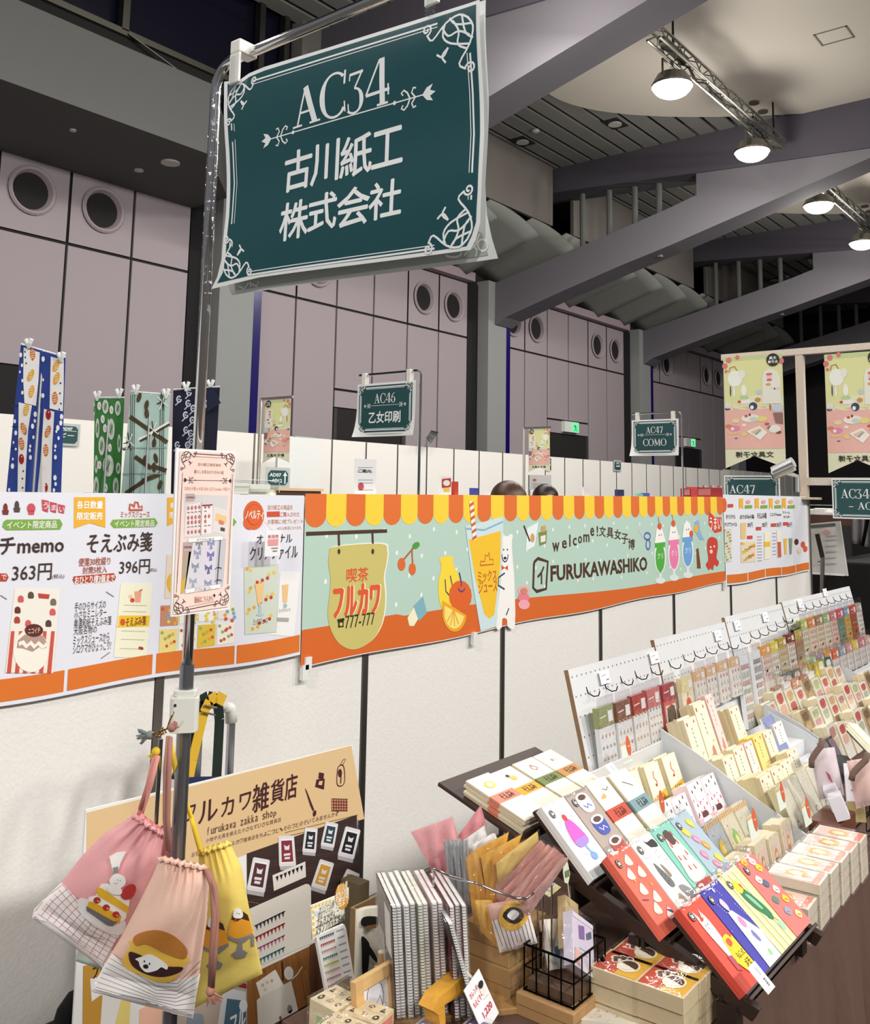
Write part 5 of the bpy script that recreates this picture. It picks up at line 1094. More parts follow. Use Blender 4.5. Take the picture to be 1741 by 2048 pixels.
b.prism(hz, lambda a_, c_, w_: (*rot(a_, c_), z0 + w_), z1 - z0 - .012, '#d9d8cf'); b.prism([(x * .82, y * .82) for x, y in hz], lambda a_, c_, w_: (*rot(a_, c_), z1 - .012 + w_), .012, '#d9d8cf')
hb = b.build('height_clamp', 'plastic', t, bevel=.004)
q = at(353, 1395, 'x', 1.118); MB().sph(rot(-.020, -.0225) + (z1 - .025,), .0028, '#1a1a1a', 8, 6).build('screw', 'gloss', hb)
MB().box(PXY[0] - .2, PXY[0] + .2, PXY[1] - .1, PXY[1] + .2, 0, .012, '#77777a').build('base_plate', 'steel', t, bevel=.004)
MB().tube([at(322, 1478, 'y', 1.62), at(312, 1648, 'y', 1.62)], .0042, '#a9a9a6', 8).build('hook_rod', 'metal', t)
# two clips and the two hanging sheets
SX = 1.128
sg = thing('booth_sign', 'large green sign lettered AC34 hanging from the chrome stand in front', 'sign', (SX, 1.1, 2.2), 'green booth signs')
k = .33314
fpx = [(85, 490), (180, 480), (235, 440), (330, 400), (700, 290), (1200, 135), (1560, 22), (1625, 0), (1630, 300), (1640, 800), (1632, 1150), (1622, 1340), (1590, 1440), (1555, 1497), (900, 1588), (300, 1668), (5, 1735), (45, 1665), (78, 1550), (92, 1300), (95, 900), (90, 600)]
class SP(ZP): pass
def sdisp(a_, b_):
    return .010 * math.sin((a_ + 1.4) * 9) * max(0, (2.36 - b_)) + .003 * math.sin(b_ * 22)
spl = ZP('x', SX, 420, 0, k, sdisp)
def sheet(poly, X, col, name):
    m = MB(); P = ZP('x', X, 420, 0, k, sdisp)
    tr = tessellate_polygon([[Vector((a_, b_, 0)) for a_, b_ in poly]])
    def sub(T3, n):
        if n == 0: return [T3]
        A, B, C_ = T3; ab, bc, ca = [tuple((p[i] + q_[i]) / 2 for i in (0, 1)) for p, q_ in ((A, B), (B, C_), (C_, A))]
        return sum((sub(x, n - 1) for x in ((A, ab, ca), (ab, B, bc), (ca, bc, C_), (ab, bc, ca))), [])
    for tri in tr:
        for T3 in sub([poly[i] for i in tri], 3): m.add([P.p3(*P.ab(*p)) for p in T3], [(0, 1, 2)], col)
    return m.build(name, 'gloss', sg, fix=False)
sheet(fpx, SX, '#eef0ef', 'front_sheet')
rpx = [(120, 700), (110, 1720), (130, 1772), (1722, 1548), (1690, 1430), (1665, 1290), (1655, 1100), (1668, 600), (1660, 0), (300, 440)]
sheet(rpx, SX + .022, '#e3e6e3', 'rear_sheet')
class SubArt(Art):
    maxe = .05
    def poly(s, pts, col, l=1, ab=False):
        q_ = [p if ab else s.pl.ab(*p) for p in pts]; tr = tessellate_polygon([[Vector((a_, b_, 0)) for a_, b_ in q_]])
        def go(T3):
            A, B, C_ = T3; m_ = max((Vector(A) - Vector(B)).length, (Vector(B) - Vector(C_)).length, (Vector(C_) - Vector(A)).length)
            if m_ < s.maxe: s.mb.add([s.pl.p3(a_, b_, s._w(l)) for a_, b_ in T3], [(0, 1, 2)], col); return
            ab_, bc, ca = [tuple((p[i] + r_[i]) / 2 for i in (0, 1)) for p, r_ in ((A, B), (B, C_), (C_, A))]
            for x in ((A, ab_, ca), (ab_, B, bc), (ca, bc, C_), (ab_, bc, ca)): go(x)
        for tri in tr: go([q_[i] for i in tri])
    def line(s, pts, wd, col, l=2, closed=False, ab=False, taper=None):
        P_ = [p if ab else s.pl.ab(*p) for p in pts]; out = []
        if closed: P_.append(P_[0])
        for p, r_ in zip(P_, P_[1:]):
            n = max(1, int((Vector(p) - Vector(r_)).length / s.maxe)); out += [(lerp(p[0], r_[0], i / n), lerp(p[1], r_[1], i / n)) for i in range(n)]
        out.append(P_[-1]); Art.line(s, out, wd, col, l, False, True, taper)
rp = ZP('x', SX + .022, 420, 0, k, sdisp); a = SubArt(rp, eps=.0004, off=.0005)
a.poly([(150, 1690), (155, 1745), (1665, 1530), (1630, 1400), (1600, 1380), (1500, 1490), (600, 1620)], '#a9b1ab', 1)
for pts in (arc(1455, 1520, 50, 22, 150, -20, 8), arc(1635, 1470, 30, 34, 0, 360, 12), [(1560, 1450), (1600, 1500), (1590, 1540)], [(1520, 1530), (1590, 1470), (1620, 1400)], [(180, 1720), (210, 1735), (240, 1700)], [(255, 1705), (290, 1722), (300, 1690)], [(250, 1690), (252, 1725)]):
    a.line(pts, .0035, '#e9ece9', 2)
a.build(sg, 'rear_print', 'gloss')
a = SubArt(spl, eps=.00025, off=.0004)
ig = [(108, 505), (190, 500), (240, 462), (330, 425), (700, 312), (1200, 160), (1560, 45), (1605, 30), (1608, 300), (1615, 800), (1610, 1150), (1598, 1330), (1570, 1410), (1535, 1475), (900, 1565), (300, 1645), (45, 1700), (82, 1640), (102, 1545), (115, 1300), (118, 900), (112, 600)]
a.poly(ig, '#1f4d52', 1)
FG = '#f3f5f4'
A_ = spl.ab
for off_, ww in ((0, .0034), (13, .0016)):
    a.line([(262, 488 + off_ * 1.6), (700, 352 + off_ * 1.6), (1375, 146 + off_ * 1.6)], ww, FG, 2)
    a.line([(1568 - off_ * 1.4, 320), (1580 - off_ * 1.4, 800), (1572 - off_ * 1.4, 1200)], ww, FG, 2)
    a.line([(235, 1655 - off_ * 1.5), (800, 1572 - off_ * 1.5), (1345, 1490 - off_ * 1.5)], ww, FG, 2)
    a.line([(138 + off_ * 1.2, 745), (142 + off_ * 1.2, 1100), (128 + off_ * 1.2, 1485)], ww, FG, 2)
for (x_, y_), sx, sy, S_z in (((116, 520), 1, -1, .085), ((1604, 40), -1, -1, .108), ((78, 1692), 1, 1, .09), ((1585, 1478), -1, 1, .1)):
    o_ = A_(x_, y_); corner(a, o_[0], o_[1], sx, sy, S_z, .0036, FG, 3)

for ch, x0, y0, x1, y1 in (('A', 505, 550, 672, 722), ('C', 668, 478, 828, 682), ('3', 838, 450, 940, 650), ('4', 940, 395, 1092, 612)): serif(a, ch, x0, y0, x1, y1, FG, 3)
p0, p1 = A_(360, 838), A_(1290, 565); divider(a, p0[0], p0[1], p1[0], p1[1], .0022, FG, 3, 1.1)
for ch, x0, y0, x1, y1 in (('古', 455, 925, 605, 1118), ('川', 615, 880, 770, 1078), ('紙', 788, 838, 965, 1030), ('工', 975, 800, 1150, 968), ('株', 440, 1232, 600, 1420), ('式', 610, 1185, 768, 1368), ('会', 780, 1150, 962, 1338), ('社', 968, 1110, 1150, 1290)):
    a.text(ch, x0, y0, x1, y1, FG, 3, .022)
a.build(sg, 'print', 'gloss')
for x0, y0, w_ in ((165, 380, .030), (1345, 60, .030)):
    c = at(420 + x0 * k, y0 * k, 'x', SX - .004); cl = MB()
    cl.box(SX - .012, SX + .034, c.y - w_ / 2, c.y + w_ / 2, zb - .012, zb + .016, '#e6e4da'); o = cl.build('clip', 'plastic', sg, bevel=.003)
    MB().box(SX - .012, SX - .006, c.y - w_ / 2, c.y + w_ / 2, zb - .075, zb - .012, '#e6e4da').build('clip_jaw', 'plastic', o, bevel=.002)
    MB().box(SX - .016, SX - .011, c.y - w_ * .2, c.y + w_ * .22, zb - .092, zb - .02, '#f4f6f6').build('clip_lever', 'acrylic', o, bevel=.003)
    MB().tube([(SX - .017, c.y, zb - .087), (SX - .011, c.y, zb - .087)], .010, '#dfe3e2', 14).build('clip_pad', 'acrylic', o)
# ---------- pink information card on the pole
CY = 1.482; cp = ZP('y', CY, 340, 880, .17585)
t = thing('information_card', 'tall pale pink card with scroll border fixed on the chrome pole', 'card', (PXY[0], CY, 1.5), None)
co = [cp.ab(*p) for p in ((78, 92), (752, 132), (684, 1925), (18, 2012))]
m = MB(); m.prism(co, lambda a_, b_, w_: (a_, CY + .001 + w_, b_), .004, '#f4f2ef'); m.build('card', 'paper', t)
a = Art(cp, eps=.0003, off=.0005); DR = '#5a2228'; TX = '#c98a72'
a.poly([(112, 120), (735, 152), (662, 1895), (35, 1985)], '#f6dcd0', 1)
for o_, ww in ((0, .0016), (1, .0006)):
    a.line([(265, 155 + 32 * o_), (640, 178 + 30 * o_)], ww, DR, 2); a.line([(165, 1935 - 30 * o_), (550, 1858 - 28 * o_)], ww, DR, 2)
    a.line([(140 - 0 * o_, 370), (105 - 14 * o_, 1200), (70, 1735)], ww * .6, DR, 2); a.line([(714 - 16 * o_, 385), (680 - 12 * o_, 1100), (656 - 10 * o_, 1640)], ww * .6, DR, 2)
for (x_, y_), sx, sy in (((122, 118), 1, -1), ((742, 150), -1, -1), ((30, 1990), 1, 1), ((668, 1880), -1, 1)):
    o_ = cp.ab(x_, y_); corner(a, o_[0], o_[1], sx, sy, .038, .0011, DR, 3)
a.text('古川紙工株式会社', 315, 258, 578, 304, TX, 2, .02); a.text('暮らしを彩るおりがみ小箱', 272, 338, 606, 390, TX, 2, .01)
p0, p1 = cp.ab(180, 455), cp.ab(672, 464); divider(a, p0[0], p0[1], p1[0], p1[1], .0008, DR, 3, 1.3)
a.text('文具女子博 in 大阪 2024 公式', 160, 530, 488, 578, TX, 2, 0); a.text('Youtuber が紹介!', 494, 534, 676, 580, TX, 2, 0)
a.poly([(155, 620), (660, 632), (622, 1098), (160, 1120)], '#d8d4d3', 1.6); a.poly([(175, 610), (272, 610), (292, 652), (272, 698), (174, 704)], '#c4a9a9', 2); a.text('注目商品', 184, 642, 270, 662, '#7a5a5e', 3, .02)
a.poly([(186, 740), (348, 708), (342, 1085), (162, 1105)], '#f0e2dc', 2); a.poly([(348, 708), (362, 716), (352, 1080), (340, 1090)], '#b9a7a2', 2); a.poly([(365, 738), (482, 730), (470, 1062), (350, 1075)], '#f2e9e4', 2); a.poly([(365, 738), (482, 730), (481, 745), (364, 752)], '#7a1e28', 3)
for j in range(6):
    for i in range(6 if j % 2 == 0 else 5):
        x = 190 + i * 42 + (0 if i < 4 else 26); y = 775 + j * 55 - i * 4
        if j % 3 == 1: a.line([(x, y), (x + 14, y - 10), (x + 28, y)], .0011, '#3a4552', 4)
        else: a.poly([(x, y), (x + 14, y - 26), (x + 28, y), (x + 14, y + 24)], '#b23a4a', 4); a.ell(x + 14, y, 5, 7, '#f0c9c4', 5, 8)
a.poly([(500, 752), (648, 800), (622, 1088), (478, 1040)], '#e6ddda', 2); a.poly([(520, 830), (640, 870), (632, 950), (510, 910)], '#ecc98a', 3); a.poly([(555, 905), (608, 925), (604, 965), (552, 950)], '#de8060', 4); a.poly([(572, 990), (620, 1002), (616, 1040), (570, 1028)], '#4a4a4a', 4)
a.poly([(152, 1160), (640, 1120), (602, 1665), (130, 1750)], '#c9c6cf', 1.4); a.poly([(148, 1165), (255, 1172), (170, 1700), (120, 1755)], '#b7a48a', 2); a.poly([(128, 1600), (180, 1560), (150, 1740), (118, 1750)], '#d8b23a', 3)
a.poly([(225, 1160), (540, 1130), (500, 1640), (165, 1690)], '#ddd7de', 2); a.poly([(148, 1168), (250, 1166), (244, 1268), (146, 1270)], '#c4a9a9', 3); a.text('注目商品', 154, 1206, 242, 1228, '#7a5a5e', 4, .02)
for x, y, c_ in ((465, 1170, '#8f95c4'), (310, 1280, '#9aa0c0'), (460, 1300, '#7c74b4'), (285, 1430, '#8d9aa6'), (435, 1450, '#6a6a9e'), (260, 1600, '#a5adb8'), (430, 1620, '#9a98b4'), (330, 1170, '#8f9090')):
    a.poly([(x, y), (x - 42, y - 36), (x - 38, y + 34)], c_, 4); a.poly([(x, y), (x + 38, y - 40), (x + 36, y + 28)], c_, 4); a.poly([(x - 6, y), (x + 8, y), (x + 16, y + 70), (x - 20, y + 76)], c_, 3)
a.line([(568, 1135), (530, 1640)], .0016, '#1c1c1e', 5)
for y in (1460, 1600): a.line([(505, y + 10), (530, y - 12), (578, y - 8), (576, y + 14)], .0012, '#1c1c1e', 6)
a.poly([(204, 1120), (590, 1095), (588, 1135), (198, 1165)], '#f7f5f3', 6); a.poly([(172, 1700), (568, 1640), (562, 1682), (166, 1745)], '#f7f5f3', 6)
a.text('おりがみ小箱 花', 300, 1118, 496, 1142, '#7a6a66', 7, 0); a.text('おりがみ小箱 リボン', 275, 1680, 466, 1706, '#7a6a66', 7, 0)
a.text('動画はこちらから', 278, 1782, 484, 1836, TX, 2, .02)
a.poly([(492, 1760), (502, 1750), (514, 1762), (504, 1792)], '#3a1c1c', 3); a.poly([(488, 1760), (496, 1750), (504, 1762), (503, 1792)], '#3a1c1c', 3)
a.build(t)
MB().tube([(PXY[0], CY + .006, 1.62), (PXY[0], PXY[1] - .011, 1.62)], .004, '#cccccc', 6).build('fixing', 'plastic', t)
# ---------- drawstring bags
BS = .925
class BagSheet:
    """cloth hanging at distance d from the eye; left and right edges given in photo pixels; belly and pleats are real relief"""
    def __init__(s, L, Rr, d, T, pleat=9, seed=0, wr=.004):
        s.L, s.R, s.d, s.T, s.pl, s.sd, s.wr = L, Rr, d * BS, T, pleat, seed, wr; s.disp = None
    def edge(s, P, v):
        f = v * (len(P) - 1); i = min(int(f), len(P) - 2); t_ = f - i
        return (lerp(P[i][0], P[i + 1][0], t_), lerp(P[i][1], P[i + 1][1], t_))
    def uv(s, x, y):
        pv = None; best = (1e9, .5, .5)
        for i in range(61):
            v = i / 60; a_, b_ = s.edge(s.L, v), s.edge(s.R, v); dx, dy = b_[0] - a_[0], b_[1] - a_[1]
            u = ((x - a_[0]) * dx + (y - a_[1]) * dy) / (dx * dx + dy * dy); qx, qy = a_[0] + dx * u, a_[1] + dy * u; e = (qx - x) ** 2 + (qy - y) ** 2
            if e < best[0]: best = (e, u, v)
        for st in (1 / 120, 1 / 240, 1 / 480, 1 / 960, 1 / 1920):
            for v in (best[2] - st, best[2] + st):
                v = min(max(v, 0), 1); a_, b_ = s.edge(s.L, v), s.edge(s.R, v); dx, dy = b_[0] - a_[0], b_[1] - a_[1]
                u = ((x - a_[0]) * dx + (y - a_[1]) * dy) / (dx * dx + dy * dy); e = (a_[0] + dx * u - x) ** 2 + (a_[1] + dy * u - y) ** 2
                if e < best[0]: best = (e, u, v)
        return best[1], best[2]
    def depth(s, u, v):
        u = min(max(u, 0), 1); bel = math.sin(math.pi * u) ** .6 * (.35 + .65 * math.sin(math.pi * min(1, v * 1.1 + .05)) ** .7) if v < .98 else 0
        pt = math.sin(u * s.pl * 6.28 + s.sd) * .006 * max(0, 1 - v / .38) ** 1.0 * math.sin(math.pi * u)
        wr = s.wr * math.sin(u * 7 + v * 9 + s.sd) * math.sin(v * 5 + s.sd * 2) * math.sin(math.pi * u)
        return s.d - s.T * bel - pt - wr
    def ab(s, x, y): return (x, y)
    def p3(s, x, y, w=0): return atd(x, y, s.depth(*s.uv(x, y)) - w)
    def q3(s, u, v, w=0):
        a_, b_ = s.edge(s.L, v), s.edge(s.R, v); x, y = lerp(a_[0], b_[0], u), lerp(a_[1], b_[1], u)
        y += (2.2 * math.sin(u * s.pl * 6.28 + s.sd) * max(0, 1 - v * 14)); return atd(x, y, s.depth(u, v) - w)
def zz(pts, ox, oy, k_): return [(ox + x * k_, oy + y * k_) for x, y in pts]
Z6 = lambda *p: zz(p, 0, 1380, .32615)
def bag(lab, L, Rr, d, T, base, lower, lv, draw, pleat=9, seed=0, mat='cloth', wr=.004):
    B = BagSheet(L, Rr, d, T, pleat, seed, wr); c = B.q3(.5, .5)
    t = thing('drawstring_bag', lab, 'bag', c, 'drawstring bags hanging on the stand')
    m = MB(); col = lambda u, v: lower if v > lv(u) else base
    m.grid(lambda u, v: B.q3(u, v), 56, 48, col)
    m.grid(lambda u, v: atd(*[lerp(B.edge(B.L, v)[i], B.edge(B.R, v)[i], u) for i in (0, 1)], B.d + B.T * .8 * math.sin(math.pi * u) ** .6 * math.sin(math.pi * min(1, v + .08))), 20, 16, base)
    m.build('cloth', mat, t, smooth=True)
    class BA(SubArt): maxe = 7
    a = BA(B, eps=.0007, off=.0016)
    def line(pts, wpx, c_, l=2): # ribbon in photo pixels
        out = []
        for p, r_ in zip(pts, pts[1:]):
            n = max(1, int((Vector(p) - Vector(r_)).length / 6)); out += [(lerp(p[0], r_[0], i / n), lerp(p[1], r_[1], i / n)) for i in range(n)]
        out.append(pts[-1]); Art.line(a, out, wpx, c_, l)
    a.ln = line; draw(a, B); a.build(t)
    # gathered channel hem
    MB().tube([B.q3(i / 24, .035 + .008 * math.sin(i * 1.9), .004) for i in range(25)], .0035, base, 6).build('drawstring_hem', mat, t)
    return t, B
def cord(t, pts, r, col, name='cord', mat='cloth'):
    return MB().tube([atd(x, y, d_ * BS) for x, y, d_ in pts], r, col, 8).build(name, mat, t, smooth=True)
def tassel(t, x, y, d_, col, ang, n=16, ln=16):
    d_ *= BS; m = MB(); random.seed(int(x)); p0 = atd(x, y, d_); m.sph(p0, .008, col, 10, 8)
    o = m.build('knot', 'cloth', t, smooth=True); 
    m = MB()
    for i in range(n):
        an = ang + random.uniform(-.7, .7); l_ = ln * random.uniform(.8, 1.15)
        m.tube([atd(x + 3 * math.cos(an), y + 3 * math.sin(an), d_), atd(x + .6 * l_ * math.cos(an), y + .6 * l_ * math.sin(an), d_ - .003 * random.random()), atd(x + l_ * math.cos(an) + random.uniform(-2, 2), y + l_ * math.sin(an), d_)], [.0025, .002, .0012], col, 5)
    f_ = m.build('tassel_fringe', 'cloth', o); f_['kind'] = 'stuff'
# pale green bag at the very back
def dg(a, B): pass
t, B = bag('pale green drawstring bag mostly hidden behind the pink one', [(230, 1720), (200, 1800), (165, 1870), (149, 1922)], [(290, 1720), (290, 1800), (260, 1880), (220, 1944)], 1.985, .02, '#c5d6cb', '#c5d6cb', lambda u: 2, dg, 5, 2)
# yellow pudding bag
def dy(a, B):
    R6 = lambda pts: Z6(*pts)
    for i in range(7): a.ln(R6([(1215, 1180 + i * 80), (1400, 1200 + i * 82), (1590, 1230 + i * 78)]), .25, '#f1d670', 1)
    for i in range(6): a.ln(R6([(1240 + i * 52, 1150), (1235 + i * 60, 1800)]), .25, '#f1d670', 1)
    for dx, dy_, sc in ((0, 0, 1), (158, -60, .95)):
        P_ = lambda x, y: (0 + (x * sc + dx + (1250 - 1250 * sc)) * .32615, 1380 + (y * sc + dy_ + (1500 - 1500 * sc)) * .32615)
        a.poly([P_(1268, 1440), P_(1370, 1440), P_(1402, 1540), P_(1385, 1570), P_(1300, 1590), P_(1240, 1575), P_(1245, 1520)], '#f0a52e', 2)
        a.poly([P_(1262, 1465), P_(1275, 1425), P_(1330, 1410), P_(1368, 1435), P_(1380, 1475), P_(1330, 1460), P_(1300, 1478)], '#4a2a18', 3)
        a.poly(smooth([P_(1275, 1450), P_(1285, 1400), P_(1318, 1395), P_(1338, 1430), P_(1325, 1458)], 3), '#fbf8f2', 4)
        a.ell(*P_(1290, 1468), 7 * .33, 8 * .33, '#cf3a2a', 5, 8); a.ell(*P_(1300, 1425), 1, 1, '#222222', 5, 6); a.ell(*P_(1314, 1428), 1, 1, '#222222', 5, 6)
        a.poly([P_(1240, 1565), P_(1300, 1592), P_(1400, 1552), P_(1404, 1570), P_(1350, 1612), P_(1332, 1618), P_(1335, 1660), P_(1368, 1680), P_(1350, 1712), P_(1290, 1718), P_(1262, 1690), P_(1300, 1662), P_(1308, 1618), P_(1240, 1590)], '#8c8988', 2)
    a.poly(R6([(1540, 1490), (1562, 1510), (1560, 1575), (1544, 1570)]), '#8c8988', 2)
t, B = bag('yellow drawstring bag printed with puddings in stemmed dishes', Z6((1215, 975), (1232, 1250), (1225, 1600), (1180, 1960)), Z6((1405, 925), (1480, 1080), (1545, 1420), (1612, 1740)), 1.965, .033, '#f3da72', '#f3da72', lambda u: 2, dy, 6, 1)
cord(t, [(339, 1478, 1.86), (345, 1515, 1.87), (358, 1575, 1.93), (372, 1600, 1.98), (382, 1634, 1.97), (400, 1700, 1.93)], .0042, '#ecc93a'); cord(t, [(341, 1478, 1.86), (350, 1520, 1.88), (363, 1580, 1.94), (386, 1640, 1.97), (404, 1704, 1.93)], .0035, '#ecc93a')
tassel(t, 312, 1503, 1.86, '#ecc93a', 1.9, 22, 17)
# pink cake bag
def dp(a, B):
    R6 = lambda pts: Z6(*pts)
    a.poly(R6([(378, 1180), (480, 1290), (560, 1400), (640, 1450), (745, 1480), (700, 1560), (650, 1660), (625, 1700), (575, 1600), (420, 1500), (290, 1420), (195, 1400), (210, 1340)]), '#f6f0ee', 1)
    for i in range(12):
        t_ = i / 11; a.ln(R6([(215 + t_ * 410, 1360 + t_ * 330 - (1 - abs(t_ - .5) * 2) * 30), (285 + t_ * 430, 1270 + t_ * 260), (385 + t_ * 330, 1190 + t_ * 300)]), .8, '#b9605c', 2)
    for i in range(8):
        t_ = i / 7; a.ln(R6([(385 - t_ * 180, 1195 + t_ * 205), (470 - t_ * 160, 1300 + t_ * 165), (590 - t_ * 130, 1430 + t_ * 150), (735 - t_ * 120, 1500 + t_ * 190)]), .8, '#b9605c', 2)
    a.poly(smooth(R6([(480, 1290), (540, 1285), (760, 1400), (745, 1500), (640, 1480), (500, 1380)]), 3), '#efe9e6', 3)
    a.poly(R6([(620, 1190), (660, 1185), (800, 1250), (790, 1330), (770, 1405), (735, 1425), (535, 1315), (545, 1270), (590, 1260)]), '#f8f3ea', 4)
    a.poly(R6([(590, 1210), (625, 1215), (790, 1330), (788, 1372), (600, 1262)]), '#e9b92f', 5); a.poly(R6([(545, 1295), (572, 1300), (745, 1385), (735, 1425), (690, 1445), (530, 1345)]), '#e2ad2a', 5)
    a.poly(R6([(528, 1325), (560, 1342), (700, 1420), (722, 1418), (690, 1448), (655, 1442), (532, 1355)]), '#6f6a6a', 6)
    for x, y in ((595, 1290), (652, 1335), (712, 1378)): a.ell(x * .326, 1380 + y * .326, 22 * .326, 20 * .326, '#b53230', 6, 12); a.ell((x + 8) * .326, 1380 + (y + 6) * .326, 7 * .326, 6 * .326, '#e9a09a', 7, 8)
    a.poly(smooth(R6([(740, 1250), (770, 1205), (815, 1190), (836, 1215), (820, 1262), (785, 1285), (752, 1280)]), 3), '#c23a38', 6)
    a.poly(smooth(R6([(680, 1150), (715, 1125), (762, 1145), (770, 1185), (740, 1215), (695, 1212), (672, 1180)]), 3), '#f8f6f2', 7); a.poly(smooth(R6([(668, 1200), (740, 1215), (745, 1250), (700, 1255), (662, 1230)]), 3), '#f8f6f2', 7)
    a.ln(R6([(698, 1182), (712, 1190), (722, 1180)]), .6, '#3a3230', 8)
    for x, y in ((722, 1165), (738, 1170)): a.ell(x * .326, 1380 + y * .326, .9, .9, '#2b2422', 8, 6)
    a.poly(R6([(695, 1125), (670, 1020), (720, 995), (776, 988), (740, 1060), (722, 1120)]), '#efeae6', 6); a.poly(R6([(692, 1090), (726, 1082), (726, 1118), (696, 1125)]), '#8d8886', 7)
    a.ln(R6([(430, 1420), (520, 1500), (640, 1530)]), .9, '#b9a6a4', 3)
t, B = bag('pink drawstring bag with a slice of cake and checked hem, at the left', Z6((850, 745), (640, 880), (500, 1020), (378, 1180), (270, 1290), (193, 1395)), Z6((1010, 860), (985, 1050), (900, 1220), (800, 1420), (720, 1560), (632, 1705)), 1.865, .035, '#e9a9aa', '#f6f0ee', lambda u: lerp(.63, .86, u), dp, 5, 0)
cord(t, [(314, 1512, 1.85), (300, 1570, 1.85), (286, 1612, 1.86), (279, 1632, 1.86)], .0058, '#e39a90'); cord(t, [(309, 1514, 1.848), (296, 1570, 1.85), (281, 1618, 1.855)], .0045, '#dc9087')
tassel(t, 300, 1470, 1.865, '#7f8380', 3.0, 22, 24)
t2 = MB().grid(lambda u, v: atd(lerp(322, 356, u) - 6 * v, lerp(1650, 1780, v) + 8 * u, 1.75 + .006 * math.sin(u * 20)), 12, 8, '#d99597').build('back_fold', 'cloth', t, smooth=True)
# peach bag with the bean pancake, in front
def df(a, B):
    R6 = lambda pts: Z6(*pts)
    a.poly(R6([(690, 1612), (760, 1690), (900, 1760), (1060, 1790), (1230, 1740), (1205, 1870), (1185, 2010), (1060, 1985), (980, 1950), (880, 1895), (760, 1870), (640, 1880), (565, 1850), (575, 1800)]), '#f5f1ee', 1)
    for i in range(9):
        t_ = i / 8; a.ln(R6([(690 - t_ * 120, 1615 + t_ * 235), (820 - t_ * 90, 1700 + t_ * 190), (960 - t_ * 10, 1790 + t_ * 150 + 14 * math.sin(t_ * 4)), (1090 - t_ * 20, 1800 + t_ * 180), (1232 - t_ * 44, 1660 + t_ * 345)]), .75, '#6d4a48', 2)
    a.poly(smooth(R6([(800, 1570), (812, 1540), (1148, 1640), (1140, 1680), (1100, 1740), (1040, 1790), (960, 1790), (850, 1745), (765, 1700), (758, 1640)]), 4), '#e9bc4c', 3)
    a.poly(smooth(R6([(815, 1540), (830, 1505), (900, 1478), (980, 1475), (1070, 1510), (1140, 1580), (1148, 1630), (1110, 1648), (1000, 1610), (900, 1560), (840, 1570)]), 4), '#b8762f', 5)
    a.poly(smooth(R6([(790, 1610), (850, 1620), (1000, 1690), (1120, 1700), (1095, 1735), (1000, 1760), (900, 1745), (810, 1690)]), 4), '#3c1c1c', 4)
    a.poly(smooth(R6([(830, 1650), (870, 1635), (920, 1620), (980, 1650), (1028, 1690), (1022, 1715), (990, 1700), (960, 1720), (900, 1732), (862, 1700), (850, 1665)]), 4), '#f6f4f0', 6)
    for x, y in ((886, 1665), (918, 1680)): a.ell(x * .326, 1380 + y * .326, 1.6, 2.2, '#1c1514', 7, 8)
    a.poly(smooth(R6([(878, 1690), (895, 1682), (910, 1692), (905, 1708), (884, 1706)]), 3), '#2a1c1a', 7)
t, B = bag('peach drawstring bag printed with a bean pancake and striped hem, in front', Z6((985, 1015), (935, 1140), (840, 1330), (740, 1520), (640, 1680), (560, 1850)), Z6((1262, 1075), (1282, 1200), (1270, 1400), (1240, 1620), (1212, 1820), (1185, 2015)), 1.79, .045, '#eec5b2', '#f5f1ee', lambda u: .80 + .04 * math.sin(math.pi * u), df, 7, 0, wr=.005)
CB = '#a87668'
cord(t, [(337, 1472, 1.83), (331, 1540, 1.8), (330, 1640, 1.79), (337, 1700, 1.785)], .0042, CB); cord(t, [(341, 1474, 1.826), (339, 1540, 1.797), (336, 1640, 1.787), (341, 1704, 1.782)], .0042, CB)
cord(t, [(412, 1738, 1.775), (424, 1770, 1.765), (428, 1830, 1.75), (424, 1900, 1.75), (421, 1972, 1.76)], .0048, CB); cord(t, [(415, 1740, 1.78), (430, 1775, 1.76), (434, 1830, 1.755), (430, 1900, 1.75), (424, 1975, 1.757)], .0048, CB)
tassel(t, 344, 1455, 1.83, CB, -.6, 20, 13); tassel(t, 421, 1982, 1.755, '#bb8372', 1.2, 20, 27)
t = thing('bag_hook', 'small brass hook tied at the clamp where the bag cords meet', 'hook', atd(330, 1462, 1.72))
MB().tube([atd(x, y, 1.72) for x, y in ((348, 1424), (340, 1440), (334, 1458), (322, 1462), (306, 1468), (312, 1474), (330, 1466))], .0016, '#b8893a', 6).build('hook', 'metal', t, smooth=True)
MB().tube([atd(x, y, 1.722) for x, y in ((322, 1456), (328, 1468), (318, 1470), (326, 1455), (333, 1466))], .0014, '#caa04e', 6).build('wire', 'metal', t, smooth=True)
